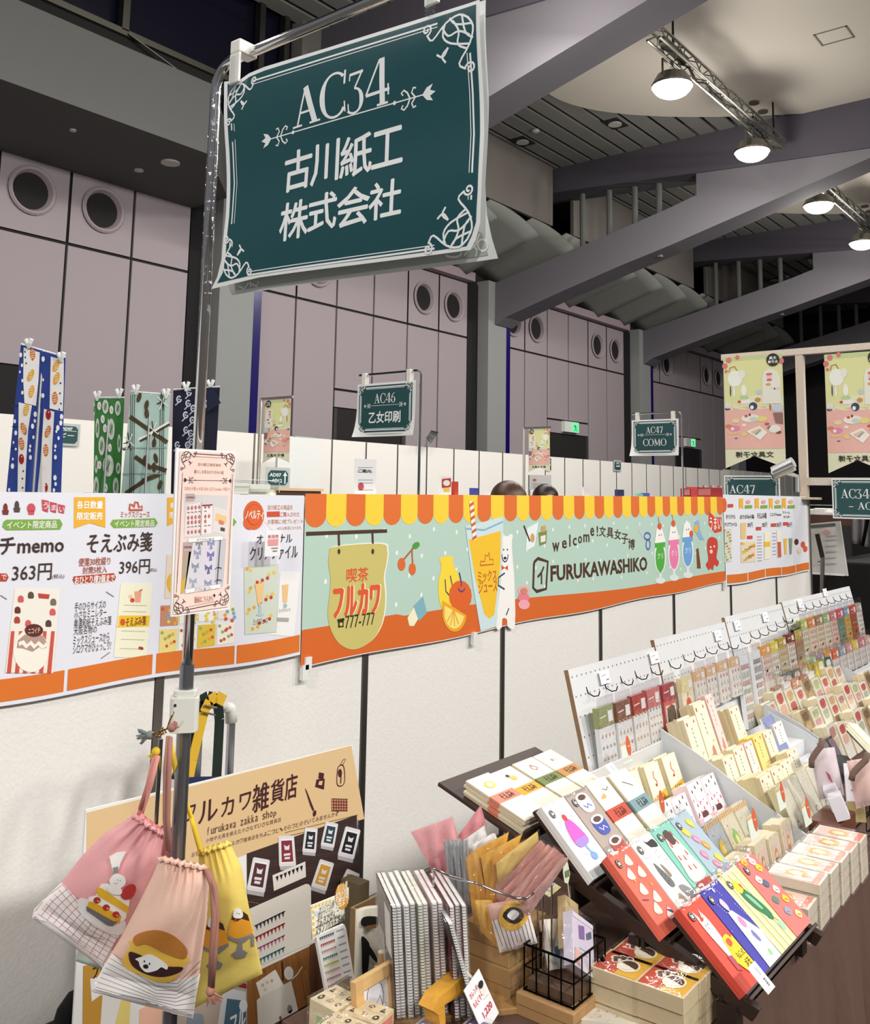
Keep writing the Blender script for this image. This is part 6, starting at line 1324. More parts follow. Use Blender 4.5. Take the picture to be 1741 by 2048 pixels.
# ---------- tote bags on the white rail behind
t = thing('white_rail_stand', 'white tubular rail with a rounded corner behind the shop board', 'stand', at(460, 1500, 'y', 2.34))
r0, r1, r2 = at(400, 1402, 'y', 2.34), at(455, 1412, 'y', 2.34), at(459, 1550, 'y', 2.34)
MB().tube([r0, r1], .016, '#ecebe3', 14).build('rail', 'plastic', t, smooth=True); MB().tube([r1 + Vector((-.01, 0, .0)), r1 + Vector((.012, 0, -.008)), r1 + Vector((.018, 0, -.05))], .019, '#efeee6', 14).build('elbow', 'plastic', t, smooth=True)
MB().tube([r1 + Vector((.018, 0, -.05)), (r1.x + .018, 2.34, 0)], .013, '#b9bcc4', 14).build('leg', 'steel', t); MB().tube([r0, (r0.x, 2.34, 0)], .013, '#b9bcc4', 14).build('leg', 'steel', t)
def strap(t, pts, y, w_, col, nm='strap'):
    P_ = [at(x, y_, 'y', y) for x, y_ in pts]; m = MB()
    for p, q_ in zip(P_, P_[1:]):
        d_ = (q_ - p).normalized(); n_ = Vector((-d_.z, 0, d_.x)) * w_ / 2; m.add([p - n_, p + n_, q_ + n_, q_ - n_, p - n_ + Vector((0, .003, 0)), p + n_ + Vector((0, .003, 0)), q_ + n_ + Vector((0, .003, 0)), q_ - n_ + Vector((0, .003, 0))], [(0, 1, 2, 3), (7, 6, 5, 4), (0, 4, 5, 1), (2, 6, 7, 3), (1, 5, 6, 2), (0, 3, 7, 4)], col)
    return m.build(nm, 'cloth', t, fix=False)
t = thing('tote_bag', 'dark green and navy tote bag hanging from the white rail', 'bag', at(420, 1560, 'y', 2.3))
strap(t, [(352, 1560), (372, 1500), (392, 1440), (402, 1402), (416, 1394), (436, 1400), (440, 1440), (437, 1500), (434, 1556)], 2.315, .034, '#15241a')
q0, q1 = at(352, 1552, 'y', 2.31), at(476, 1548, 'y', 2.31); MB().grid(lambda u, v: (lerp(q0.x, q1.x, u), 2.30 - .015 * math.sin(math.pi * u), lerp(lerp(q0.z, q1.z, u), .3, v)), 14, 8, '#182046').build('cloth', 'cloth', t, smooth=True, thick=.01)
t = thing('yellow_strap', 'yellow webbing strap with a metal slider looped over the white rail', 'strap', at(410, 1450, 'y', 2.29))
strap(t, [(378, 1560), (386, 1520), (398, 1470), (409, 1425), (420, 1402), (434, 1393), (450, 1402)], 2.29, .032, '#d9ae2e', 'webbing')
for y_ in (1412, 1426): a_, b_ = at(404 + (1426 - y_) * .3, y_ - 2, 'y', 2.284), at(430 + (1426 - y_) * .3, y_ + 4, 'y', 2.284); MB().tube([a_, b_], .003, '#c9c4b4', 8).build('slider', 'metal', t)
t = thing('black_bag', 'black bag handle curving out at the lower left behind the board', 'bag', at(140, 2030, 'y', 2.4))
MB().tube([at(x, y, 'y', 2.42) for x, y in ((166, 1980), (148, 1995), (132, 2022), (122, 2060), (118, 2110))], [.012, .02, .024, .026, .026], '#0d0d0f', 10).build('handle', 'cloth', t, smooth=True)
MB().box(1.25, 1.55, 2.36, 2.5, 0, .2, '#0f0f11').build('body', 'cloth', t, bevel=.03)
# ---------- big shop board
BYD = 2.2; bp = ZP('y', BYD, 0, 1380, .32615)
t = thing('shop_board', 'large tan and photo collage shop board standing behind the bags', 'board', (1.9, BYD, .1))
TLc, TRc = Plane.ab(bp, 172, 1620), Plane.ab(bp, 706, 1490); zt = (TLc[1] + TRc[1]) / 2
BX0, BX1, BZ0 = 1.392, 2.43, .07
topz2 = lambda x: lerp(TLc[1], TRc[1], (x - BX0) / (BX1 - BX0))
MB().add([(BX0, BYD, BZ0), (BX1, BYD, BZ0), (TRc[0], BYD, TRc[1]), (TLc[0], BYD, TLc[1]), (BX0, BYD + .006, BZ0), (BX1, BYD + .006, BZ0), (TRc[0], BYD + .006, TRc[1]), (TLc[0], BYD + .006, TLc[1])], [(0, 1, 2, 3), (7, 6, 5, 4), (0, 4, 5, 1), (1, 5, 6, 2), (2, 6, 7, 3), (3, 7, 4, 0)], '#f1efe9').build('foam_board', 'paper', t)
MB().tube([(1.6, BYD + .01, .6), (1.6, BYD + .3, 0)], .008, '#cfcac0', 6).build('strut', 'wood', t); MB().tube([(2.2, BYD + .01, .6), (2.2, BYD + .3, 0)], .008, '#cfcac0', 6).build('strut', 'wood', t); MB().box(1.4, 2.42, BYD - .03, BYD + .03, 0, .069, '#3a3836').build('foot', 'steel', t)
a = Art(bp, eps=.0003, off=.0004); b7 = ZP('y', BYD, 480, 1480, .29868)
a.poly([(531, 752), (2155, 340), (2235, 790), (1500, 1010), (1170, 1130), (529, 1320)], '#e6c493', 1)
BW = '#4a1c22'
a.pl = b7
a.poly([(45, 760), (782, 500), (805, 1215), (700, 1245), (50, 1500)], '#3d2b28', 2)            # dark wood table photo
for i in range(26): yy = 560 + i * 27; a.line([(60 if yy > 740 else 300, yy + 60), (790, yy - 60 + (i % 3) * 8)], .0015, ['#4d3833', '#33231f', '#57423a'][i % 3], 3)
a.poly([(47, 1580), (465, 1380), (465, 1950), (47, 2000)], '#94602f', 2); a.poly([(465, 1375), (700, 1240), (803, 1210), (806, 1950), (466, 1950)], '#6a4129', 2)
for i in range(16): a.line([(60 + i * 25, 1580 - i * 12), (60 + i * 25 + (i % 5) * 30, 1960)], .002, ['#a8713a', '#7e4f26', '#b07e48'][i % 3], 3)
for i in range(12): a.line([(480 + i * 26, 1380 - i * 14), (470 + i * 30, 1900)], .002, ['#7d5034', '#55321f', '#8a5c3c'][i % 3], 3)
a.poly([(60, 1130), (440, 962), (462, 966), (474, 985), (478, 1360), (150, 1500), (60, 1500)], '#efe8dc', 4)
for i, c_ in enumerate(('#4a4a52', '#b5484a', '#c07a96', '#4f8a8c')):
    y0 = 1215 + i * 80; a.line([(95, y0 + 30), (300, y0 - 70)], .004, c_, 5)
    for j in range(8): x = 100 + j * 25; yb = y0 + 28 - j * 12.5; a.poly([(x, yb), (x + 20, yb - 10), (x + 14, yb + 34)], c_, 5)
# ink pads
def pad(c, s_, rot, col, lid='#e6e2e4', l=5, txt='はんこ'):
    r = lambda x, y: (c[0] + (x * math.cos(rot) - y * math.sin(rot)) * s_, c[1] + (x * math.sin(rot) + y * math.cos(rot)) * s_)
    a.poly([r(-46, -92), r(46, -92), r(52, 92), r(52, 118), r(-46, 118), r(-52, 92)], '#b9b3b6', l); a.poly([r(-44, -100), r(44, -100), r(50, -92), r(54, 86), r(46, 94), r(-46, 94), r(-54, 86), r(-50, -92)], lid, l + 1)
    a.poly([r(-40, -80), r(40, -80), r(43, 76), r(-43, 76)], '#f6f4f4', l + 2); a.poly([r(-34, -70), r(34, -70), r(37, 66), r(-37, 66)], col, l + 3)
    a.poly([r(-14, -10), r(-18, -44), r(-6, -34), r(6, -34), r(18, -44), r(14, -10)], '#e9e4e4', l + 4); a.line([r(-22, 20), r(20, 18)], .006 * s_, '#e9e4e4', l + 4); a.line([r(-18, 42), r(16, 42)], .006 * s_, '#e9e4e4', l + 4)
pad((122, 905), 1.15, .18, '#5a2f38'); pad((312, 745), 1.05, -.05, '#8c2f40'); pad((468, 672), .85, .1, '#1f2733'); pad((598, 635), .85, .2, '#2f4752'); pad((730, 690), 1.05, .25, '#1a1a20'); pad((552, 905), 1.0, .3, '#dca23a'); pad((720, 965), .95, .42, '#d9706a'); pad((768, 1110), .8, .3, '#4d2f55')
a.poly([(215, 905), (435, 812), (440, 915), (225, 1010)], '#efe6dd', 6)
for j in range(7): x = 235 + j * 27; yb = 915 - j * 11.5; a.poly([(x, yb), (x + 22, yb - 9), (x + 14, yb + 32)], '#1c1a1c', 7)
# tan header lettering

a.pl = bp
for ch, x0, y0, x1, y1 in (('フ', 1140, 715, 1195, 790), ('ル', 1220, 690, 1330, 785), ('カ', 1360, 665, 1430, 755), ('ワ', 1470, 640, 1535, 720)): a.text(ch, x0, y0, x1, y1, BW, 6, .016)

for i, ch in enumerate('furukawa zakka shop'):
    if ch == ' ': continue
    x = 1272 + i * 22.5; yb = 885 - i * 6.4; h_ = 44 if ch in 'fkh' else 30; w_ = 7 if ch == 'f' else 15
    a.text(ch, x, yb - h_ + (8 if ch == 'p' else 0), x + w_, yb + (10 if ch == 'p' else 0), '#5c3a36', 6, 0)
for x0, s_, yy in ((1262, '小物や文具を揃えた小さなすいさな雑貨店', 0), (1175, 'お気に入りを集めたフルカワ雑貨店をちょこっと、そらっとのぞいてみませんか?', 62)):
    for i, ch in enumerate(s_): x = x0 + i * 24.5; yb = 955 + yy - (x - 1175) * .285; a.text(ch, x, yb - 20, x + 19, yb, '#6a4640', 6, 0)
a.pl = b7
for ch, x0, y0, x1, y1 in (('雑', 88, 305, 188, 455), ('貨', 208, 275, 290, 405), ('店', 305, 240, 378, 380)): a.text(ch, x0, y0, x1, y1, BW, 6, .016)
a.poly([(432, 318), (446, 340), (495, 465), (488, 478), (470, 440)], BW, 6); a.ell(498, 490, 11, 22, BW, 6, 10, rot=.2)
a.poly([(528, 215), (562, 222), (556, 262), (524, 255)], BW, 6); a.poly([(512, 262), (566, 258), (560, 330), (502, 312)], BW, 6); a.poly([(528, 275), (552, 272), (546, 302), (522, 298)], '#e6c493', 7)
a.line(smooth([(660, 175), (690, 170), (700, 230), (695, 290), (668, 308), (648, 290), (650, 215)], 3), .003, BW, 6, closed=True); a.line([(670, 165), (690, 130), (708, 125), (690, 160), (676, 168)], .002, BW, 6); a.ell(668, 220, 13, 28, BW, 7, 10); a.line([(675, 240), (672, 290)], .004, BW, 7)
a.poly([(612, 392), (720, 396), (718, 470), (612, 472)], '#a5543c', 6)
for i in range(5): a.line([(612, 392 + i * 20), (720, 396 + i * 19)], .0022, BW, 7)
for i in range(7): a.line([(616 + i * 17, 394), (616 + i * 17, 470)], .002, '#eed7b4', 7)
# lower collage
a.pl = bp
a.poly([(510, 1690), (560, 1690), (1515, 1330), (1515, 1500), (1512, 2060), (505, 2060)], '#b9a89c', 2); a.poly([(510, 1690), (700, 1660), (640, 2060), (508, 2060)], '#c89438', 3); a.poly([(630, 1830), (1060, 1760), (1050, 2100), (610, 2100)], '#e9e5df', 4)
a.poly([(740, 1900), (800, 1890), (790, 2060), (700, 2060)], '#e8d27a', 5); a.text('プリ', 570, 1690, 640, 1740, '#2a1c1c', 6, .03); a.poly([(550, 1770), (600, 1760), (640, 1850), (560, 1910)], '#f4f2ee', 5); a.poly([(850, 1960), (1000, 1880), (1040, 2060), (850, 2060)], '#eeb9a0', 5)
a.poly([(1370, 1820), (1505, 1850), (1510, 2100), (1325, 2100)], '#d8d8dc', 5); a.poly([(1390, 1890), (1505, 1905), (1508, 2100), (1365, 2100)], '#4b6a80', 6); a.ell(1490, 1935, 26, 40, '#e6eaee', 7, 12); a.text('フル', 1412, 2000, 1500, 2056, '#f0f2f4', 7, .04); a.poly([(1420, 1780), (1510, 1800), (1510, 1830), (1418, 1808)], '#8c2a30', 6)
a.poly(smooth([(1150, 2000), (1180, 1985), (1230, 1985), (1245, 2010), (1240, 2090), (1150, 2090)], 3), '#8793a0', 6)
a.pl = b7
a.poly([(105, 1625), (235, 1535), (290, 1640), (140, 1745)], '#f1ece2', 5); a.poly([(110, 1740), (135, 1720), (340, 1610), (372, 1740), (415, 1960), (120, 1960)], '#e4ddd2', 6); a.ell(325, 1560, 32, 46, '#efe9e0', 5, 14); a.line([(280, 1480), (285, 1610)], .007, '#3a2620', 7); a.line([(345, 1600), (380, 1570), (415, 1515)], .005, '#d8d0c4', 6)
for x, y, c_ in ((150, 1640, '#e0b07a'), (180, 1620, '#e3c9a0'), (210, 1610, '#e0b07a'), (165, 1670, '#e6d2b0')): a.ell(x, y, 10, 12, c_, 7, 8)
a.ell(330, 1800, 18, 30, '#8f8a88', 7, 10); a.poly([(320, 1820), (380, 1775), (405, 1900), (330, 1930)], '#eddccb', 7); a.ell(268, 1860, 10, 14, '#b0423a', 7, 8)
a.build(t)
# ================================================================ SALES TABLE AND THE GOODS AT ITS LEFT END
TZ = .76
CL = '#5d4236'
def clothed_table(x0, x1, y0, y1, lab):
    t = thing('sales_table', lab, 'table', ((x0 + x1) / 2, (y0 + y1) / 2, 0), 'cloth covered sales tables')
    m = MB(); n = int((x1 - x0) / .025)
    m.grid(lambda u, v: (lerp(x0, x1, u), lerp(y1, y0, v), TZ), 8, 4, CL)
    fy = lambda x, v: y0 - .004 - v * (.02 + .014 * math.sin(x * 23) + .010 * math.sin(x * 57 + 1))
    m.grid(lambda u, v: (lerp(x0, x1, u), fy(lerp(x0, x1, u), min(1, v * 2)), lerp(TZ, .03, v)), n, 12, CL)
    for xx, s_ in ((x1, 1), (x0, -1)):
        m.grid(lambda u, v: (xx + s_ * v * (.02 + .012 * math.sin(u * 19)), lerp(y0 - .004 - v * .02, y1, u), lerp(TZ, .03, v)), 20, 8, CL)
    m.build('cloth', 'cloth', t, smooth=False, fix=True); MB().box(x0 + .01, x1 - .01, y0 + .01, y1, TZ - .03, TZ - .004, '#8a7a6a').build('tabletop', 'wood', t)
    for a_ in (x0 + .06, x1 - .06):
        for b_ in (y0 + .06, y1 - .06): MB().tube([(a_, b_, 0), (a_, b_, TZ - .03)], .014, '#999999', 8).build('leg', 'steel', t)
clothed_table(1.15, 2.445, .645, 1.215, 'near brown cloth covered table under the dark stepped card rack')
clothed_table(2.52, 5.6, .70, 1.30, 'farther brown cloth covered table carrying the pegboards at the right')
class CA(Art):
    """art on a card: x, y run 0..1 across and up the card"""
    def __init__(s, W_, H_, z=0, eps=.00025):
        class L_(Local):
            def ab(q, x, y): return (x * W_, y * H_)
            def p3(q, a_, b_, w_=0): return (a_, b_, z + w_)
        Art.__init__(s, L_(), eps, .0003); s.W = W_
    def ln(s, pts, w_, c_, l=2): s.line(pts, w_ * s.W, c_, l)
    def sm(s, pts, c_, l=2): s.poly(smooth(pts, 3), c_, l)
def card(name, lab, cat, W_, H_, T, col, draw=None, group=None, mat='paper', M_=None, film=False, edge=None):
    m = MB(); m.box(0, W_, 0, H_, 0, T, edge or col); o = m.build(name, mat, None, local=True); tag(o, lab, cat, group)
    if edge: MB().box(0, W_, 0, H_, T, T + .0002, col).build('cover', mat, o, local=True)
    if draw: a = CA(W_, H_, T + .0002); draw(a); a.build(o, local=True)
    if film: MB().box(-.003, W_ + .003, -.003, H_ + .006, -.001, T + .0035, '#ffffff').build('sleeve', 'film', o, local=True)
    if M_ is not None: o.matrix_world = M_
    return o
def copy_at(o, M_, lab=None):
    c = dup(o); c.matrix_world = M_
    if lab: c['label'] = lab
    return c
def jit(M_, dx, dy, dz, r=0): return M_ @ Matrix.Translation((dx, dy, dz)) @ Matrix.Rotation(r, 4, 'Z')
# ---------- spiral notebooks in sleeves, standing in a peg rack
ND = Vector((.61, .79, 0)).normalized(); NN = Vector((.79, -.61, 0)); NZ = .945
ncol = ['#1b1c20', '#22343a', '#e8e6e2', '#c9cfc8', '#9aa27c', '#b9bf5e', '#d9c6bc', '#b98a86', '#6d1f28', '#742a32', '#5f1b22', '#33282a']
npx = [(799, 1812), (808, 1811), (824, 1810), (836, 1806), (851, 1808), (861, 1806), (880, 1806), (891, 1804), (914, 1812), (925, 1808), (938, 1810), (957, 1842)]
nlab = ['black cover with a pale photograph, leftmost', 'dark teal cover, second from the left', 'white cover beside the dark teal one', 'pale grey cover left of the olive one', 'olive green cover', 'yellow green cover in the middle', 'pale pink cover right of the yellow green one', 'dusty pink cover', 'dark red cover, first of three', 'wine red cover, second of three', 'dark red cover, last of three', 'leaning low at the right end against the bags']
for i, (px, py) in enumerate(npx):
    p = at(px, py, 'z', NZ); h = NZ - TZ - .012; last = i == 11
    if last: p = at(px, py, 'z', .93); h = .158
    o = p - Vector((0, 0, h)); lean = .012 if not last else .05
    t = thing('spiral_notebook', 'spiral notebook standing in the peg rack, ' + nlab[i], 'notebook', o, 'spiral notebooks in the peg rack')
    upv = Vector((0, 0, h)) - NN * lean; m = MB(); m.obox(o, ND * .14, NN * .006, upv, '#f1efeb'); m.build('pages', 'paper', t)
    MB().obox(o - NN * .0015, ND * .14, NN * .0014, upv, ncol[i]).build('cover', 'gloss', t); MB().obox(o + NN * .006, ND * .14, NN * .0012, upv, '#d8d4cf').build('back_cover', 'gloss', t)
    m = MB()
    for k in range(38): q = o - ND * .001 + upv * ((k + .5) / 38); m.tube([q - NN * .0005, q + NN * .003 - ND * .002, q + NN * .0065], .0006, '#d6d4cf', 4, caps=False)
    s_ = m.build('spiral', 'metal', t); s_['kind'] = 'stuff'
    MB().obox(o - NN * .004 - ND * .006, ND * .15, NN * .012, upv * 1.01, '#ffffff').build('sleeve', 'film', t)
    if i == 0:
        m = MB()
        for a_, b_, c_, d_, cc in ((.1, .5, .45, .9, '#e9e7e2'), (.55, .2, .95, .55, '#b9b9b4'), (.2, .1, .4, .4, '#7a7c78')): m.obox(o - NN * .0022 + ND * .14 * a_ + upv * b_, ND * .14 * (c_ - a_), NN * .0005, upv * (d_ - b_), cc)
        m.build('photo', 'paper', t)
t = thing('peg_rack', 'low wooden rack with round pegs holding the spiral notebooks', 'rack', at(860, 2030, 'z', TZ))
q = at(806, 2036, 'z', TZ) - ND * .03 - NN * .02; MB().obox(q, ND * .19, NN * .34, Vector((0, 0, .011)), '#a8804f').build('base', 'wood', t, bevel=.002)
for px, py in ((763, 1905), (790, 1955), (868, 1953), (911, 1953)):
    e = at(px, py, 'z', .79 if py > 1930 else .83); MB().tube([(e.x, e.y, TZ + .011), e], .006, '#c79d6b', 10).build('peg', 'wood', t); MB().tube([e, e + Vector((0, 0, .002))], .006, '#ead9bd', 10).build('peg_end', 'wood', t)
# ---------- wooden stamp sets, picture frame, sample sheet, note cards
def stamps(a, seed=0, n=2):
    random.seed(seed)
    for i in range(2):
        for j in range(3):
            x, y = .18 + .33 * j, .27 + .46 * i; a.ln([(x - .12, y - .17), (x + .12, y - .17)], .006, '#cdb07e', 1) if i else None
            kk = (i * 3 + j + seed) % 5; c_ = '#2b2622'
            if kk == 0: a.sm([(x - .07, y - .08), (x + .02, y - .13), (x + .09, y - .05), (x + .05, y + .1), (x - .04, y + .08)], c_); a.ell(x + .01, y - .02, .035, .05, '#ead3a4', 3, 10)
            elif kk == 1: a.ln([(x - .08, y - .06), (x - .03, y + .1), (x + .07, y + .08), (x + .08, y - .05), (x - .08, y - .06)], .014, c_); a.ln([(x - .02, y), (x + .04, y - .02)], .02, c_)
            elif kk == 2: a.ln([(x + .07 * math.cos(q), y + .1 * math.sin(q)) for q in (0, 1, 2, 3, 4)], .022, c_); a.ell(x, y - .06, .03, .03, c_, 3, 8)
            elif kk == 3: a.poly([(x - .08, y - .1), (x + .08, y - .1), (x + .02, y + .03), (x - .01, y + .13), (x - .04, y)], c_); a.ell(x + .02, y - .03, .02, .03, '#ead3a4', 3, 8)
            else: a.ln([(x - .08, y + .06), (x - .02, y + .08), (x - .02, y - .08), (x + .06, y - .06), (x + .08, y + .05)], .02, c_)
    for q in (.345, .675): a.ln([(q, .02), (q, .98)], .006, '#cdb07e', 1)
    a.ln([(.02, .5), (.98, .5)], .006, '#cdb07e', 1)
o = at(620, 1995, 'z', .81); e = at(673, 1970, 'z', .81); r_ = at(719, 2017, 'z', .81); r2 = at(790, 2018, 'z', .81); m_ = at(757, 1995, 'z', .81)
SU = (r_ - at(640, 2045, 'z', .81)).normalized(); A1 = Vector((.70, -.71, 0)).normalized(); B1 = Vector((.71, .70, 0)).normalized()
for i, (Lp, Tp, Rp, zz_, sd, lab) in enumerate((((620, 1997), (676, 1971), (726, 1996), .05, 0, 'wrapped block of wooden rubber stamps, back left of the three'), ((684, 2024), (727, 1998), (796, 2021), .048, 3, 'wrapped block of wooden rubber stamps with dark animal prints, right of the back one'), ((640, 2049), (683, 2026), (742, 2050), .046, 1, 'wrapped block of wooden rubber stamps cut by the lower edge'))):
    pL, pT, pR = [at(*q, 'z', TZ + zz_) for q in (Lp, Tp, Rp)]; B1 = pT - pL; A1 = pR - pT; W_, H_ = A1.length, B1.length; p = pL; c = card('stamp_block', lab, 'stamp set', W_, H_, zz_ - .002, '#ecd9b2', lambda a, sd=sd: stamps(a, sd), 'wooden stamp blocks', 'wood', None, True)
    c.matrix_world = mtx((p.x, p.y, TZ + .002), A1, B1)
    if i == 1: MB().box(W_, W_ + .0006, .004, H_ - .004, .006, .04, '#e08a72').build('side_print', 'paper', c, local=True)
    if i == 0: a = MB(); a.box(.018, .03, -.0008, 0, .012, .03, '#9cc49a'); a.build('side_print', 'paper', c, local=True)
for i, (px, py, col) in enumerate(((560 + 52, 2046, '#2b2622'), (810, 2046, '#7d7480'), (905, 2046, '#5b4d68'))):
    p = at(px + 15, py + 4, 'z', TZ + .025); c = card('stamp_case', ['small wooden stamp at the lower edge left of the stamp blocks', 'clear stamp case right of the stamp blocks at the lower edge', 'clear purple stamp case under the yellow wooden bracket'][i], 'stamp', .045, .035, .02, ['#e3cfa6', '#c8c4cc', '#b9b1c4'][i], lambda a: (a.poly([(.1, .1), (.9, .1), (.9, .9), (.1, .9)], col, 1), a.poly([(.2, .2), (.8, .2), (.8, .45), (.2, .45)], '#e9e6ea', 2)), None, 'gloss', mtx((p.x, p.y, TZ + .003), A1, B1), i > 0)
# wooden picture frame leaning
fr = thing('picture_frame', 'small pale wooden picture frame leaning behind the stamp blocks', 'frame', (p.x, 1.18, TZ))
c0 = at(700, 1965, 'y', 1.10); c1 = at(781, 1940, 'y', 1.10); W_ = c1.x - c0.x; H_ = c0.z - TZ; fm = mtx((c0.x, 1.088, TZ + .002), (1, 0, 0), (0, .012, H_))
def fr_(name, x0, x1, y0, y1, z0, z1, col, mat='wood'):
    m = MB(); vs = [fm @ Vector(v) for v in ((x0, y0, z0), (x1, y0, z0), (x1, y1, z0), (x0, y1, z0), (x0, y0, z1), (x1, y0, z1), (x1, y1, z1), (x0, y1, z1))]
    m.add(vs, [(0, 3, 2, 1), (4, 5, 6, 7), (0, 1, 5, 4), (1, 2, 6, 5), (2, 3, 7, 6), (3, 0, 4, 7)], col); return m.build(name, mat, fr)
b_ = .018
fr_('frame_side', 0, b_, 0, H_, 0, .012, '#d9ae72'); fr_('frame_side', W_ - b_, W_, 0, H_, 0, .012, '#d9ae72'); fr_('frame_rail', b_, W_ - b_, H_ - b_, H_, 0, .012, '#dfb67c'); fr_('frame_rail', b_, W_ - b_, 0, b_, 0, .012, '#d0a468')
pc = fr_('picture', b_, W_ - b_, b_, H_ - b_, .002, .005, '#eeecf0', 'paper')
m = MB(); m.tube([fm @ Vector((W_ / 2 + .02 * math.cos(k * .52), H_ / 2 + .026 * math.sin(k * .52), .0055)) for k in range(13)], .0006, '#6a6a70', 4); m.tube([fm @ Vector((W_ / 2 + x, H_ / 2 + y, .0055)) for x, y in ((-.012, -.03), (0, -.01), (.012, .0), (.02, -.03))], .0006, '#6a6a70', 4); m.build('drawing', 'paper', pc)
# bunting sample sheet with yellow header card and round seal
shp = ZP('y', 1.208, 480, 1480, .29868); t = thing('sample_sheet', 'tall white sheet of coloured bunting stamps under a yellow striped price header', 'card', at(670, 1900, 'y', 1.208))
def poly_plate(P, pts, d, col, name, t, mat='paper'): m = MB(); m.prism([P.ab(*p) for p in pts], lambda a_, b_, w_: P.p3(a_, b_, -w_), d, col); return m.build(name, mat, t)
poly_plate(shp, [(510, 1315), (700, 1235), (712, 1260), (790, 1740), (600, 1790)], .006, '#ededea', 'sheet', t)
poly_plate(ZP('y', 1.206, 480, 1480, .29868), [(476, 1110), (700, 1020), (702, 1200), (545, 1290), (490, 1338)], .002, '#f2efdf', 'header', t)
a = Art(ZP('y', 1.206, 480, 1480, .29868), eps=.0003, off=.0004)
for i in range(6): x = 480 + i * 24; a.poly([(x, 1112 - i * 9), (x + 12, 1107 - i * 9), (x + 4, 1130 - i * 9), (x - 6, 1136 - i * 9)], '#eec540', 1)
for i in range(5): a.poly([(482 + i * 2, 1140 + i * 40), (494 + i * 2, 1136 + i * 40), (496 + i * 2, 1156 + i * 40), (484 + i * 2, 1162 + i * 40)], '#eec540', 1)
a.ell(510, 1160, 14, 17, '#c9dce0', 1); a.ell(682, 1045, 46, 86, '#e2a02e', 3, 24); a.text('お1人様', 650, 968, 716, 1000, '#f6ecd2', 4, .01); a.text('おひとり様', 640, 1020, 724, 1048, '#f9f2de', 4, .03); a.text('2点まで', 646, 1062, 722, 1092, '#f9f2de', 4, .03)
for i, (s_, w_) in enumerate((('オリジナル柄', 100), ('限定アイテム', 92), ('でんきではんこ', 130), ('スタンプパッド 各440円', 190))): a.text(s_, 530 - i * 8, 1118 + i * 42 - 4, 530 + w_, 1140 + i * 36 - w_ * .2, '#5a5652', 2, .0 if i < 2 else .01)
a.pl = shp
for i, c_ in enumerate(('#5b5d78', '#c94a48', '#d99aa8', '#4a8a70', '#d6cf4a', '#e0b090', '#d08a9a', '#c97a8c', '#c98a90', '#8a8a92')):
    x, y = 532 + i * 8, 1325 + i * 46; a.line([(x, y), (x + 96, y - 38)], .0012, c_, 2)
    for j in range(7): a.poly([(x + j * 14, y - j * 5.6), (x + j * 14 + 11, y - j * 5.6 - 4), (x + j * 14 + 7, y - j * 5.6 + 20)], c_, 2)
    a.line([(x + 112, y - 44), (x + 160, y - 62)], .0022, '#9a9a9c', 2)
a.build(t)
MB().box(*(lambda q: (q.x, q.x + .03, 1.2, 1.213, TZ, TZ + .02))(at(668, 1990, 'y', 1.21)), '#9a8a7a').build('stand', 'plastic', t)
# tote with black drawing in an open carton behind
t = thing('open_carton', 'brown open carton behind the notebooks with a printed tote against it', 'carton', (1.72, 1.6, .45))
q0, q1 = at(716, 1855, 'y', 1.72), at(790, 1800, 'y', 1.72); X0_, X1_ = q0.x, at(870, 1800, 'y', 1.72).x
zt_ = at(722, 1815, 'y', 1.72).z - .10; X0_ += .17
for n_, b in (('side', (X0_, X0_ + .006, 1.72, 1.90)), ('side', (X1_, X1_ + .006, 1.72, 1.90)), ('back', (X0_, X1_, 1.90, 1.906)), ('front', (X0_, X1_, 1.72, 1.726))): MB().box(b[0], b[1], b[2], b[3], 0, zt_, '#8f7350').build(n_, 'board', t)
MB().box(X0_, X1_, 1.72, 1.90, 0, .006, '#8f7350').build('bottom', 'board', t)
t = thing('printed_tote', 'cream tote with a black figure print standing in the open carton', 'bag', (1.62, 1.7, zt_ - .3)); P = ZP('y', 1.69, 480, 1480, .29868)
pa, pb = P.ab(800, 1140), P.ab(975, 1180); MB().grid(lambda u, v: (lerp(pa[0], pa[0] + .12, u), 1.69 + .015 * math.sin(u * 3), lerp(pa[1] - .03 * u, .02, v)), 10, 10, '#e6dfcd').build('cloth', 'cloth', t, smooth=True, thick=.02)
a = Art(Plane('y', 1.67), off=.004); a.pl = ZP('y', 1.675, 480, 1480, .29868)
a.sm = None; a.poly(smooth([(808, 1190), (860, 1175), (950, 1185), (955, 1200), (930, 1225), (870, 1240), (806, 1240)], 3), '#17140f', 2); a.poly([(835, 1240), (925, 1225), (900, 1255), (850, 1262)], '#8b6038', 3)
a.poly(smooth([(806, 1310), (850, 1345), (860, 1400), (845, 1560), (812, 1580), (806, 1400)], 3), '#17140f', 2); a.poly(smooth([(830, 1340), (870, 1390), (905, 1450), (905, 1485), (870, 1450), (840, 1400)], 3), '#17140f', 3); a.build(t)
t = thing('dark_bracket_box', 'small olive box edge standing beside the shop board', 'box', at(725, 1820, 'y', 2.1)); q0 = at(719, 1795, 'y', 2.1); MB().box(q0.x, q0.x + .045, 2.1, 2.18, 0, at(725, 1768, 'y', 2.1).z, '#6a5c42').build('body', 'board', t)
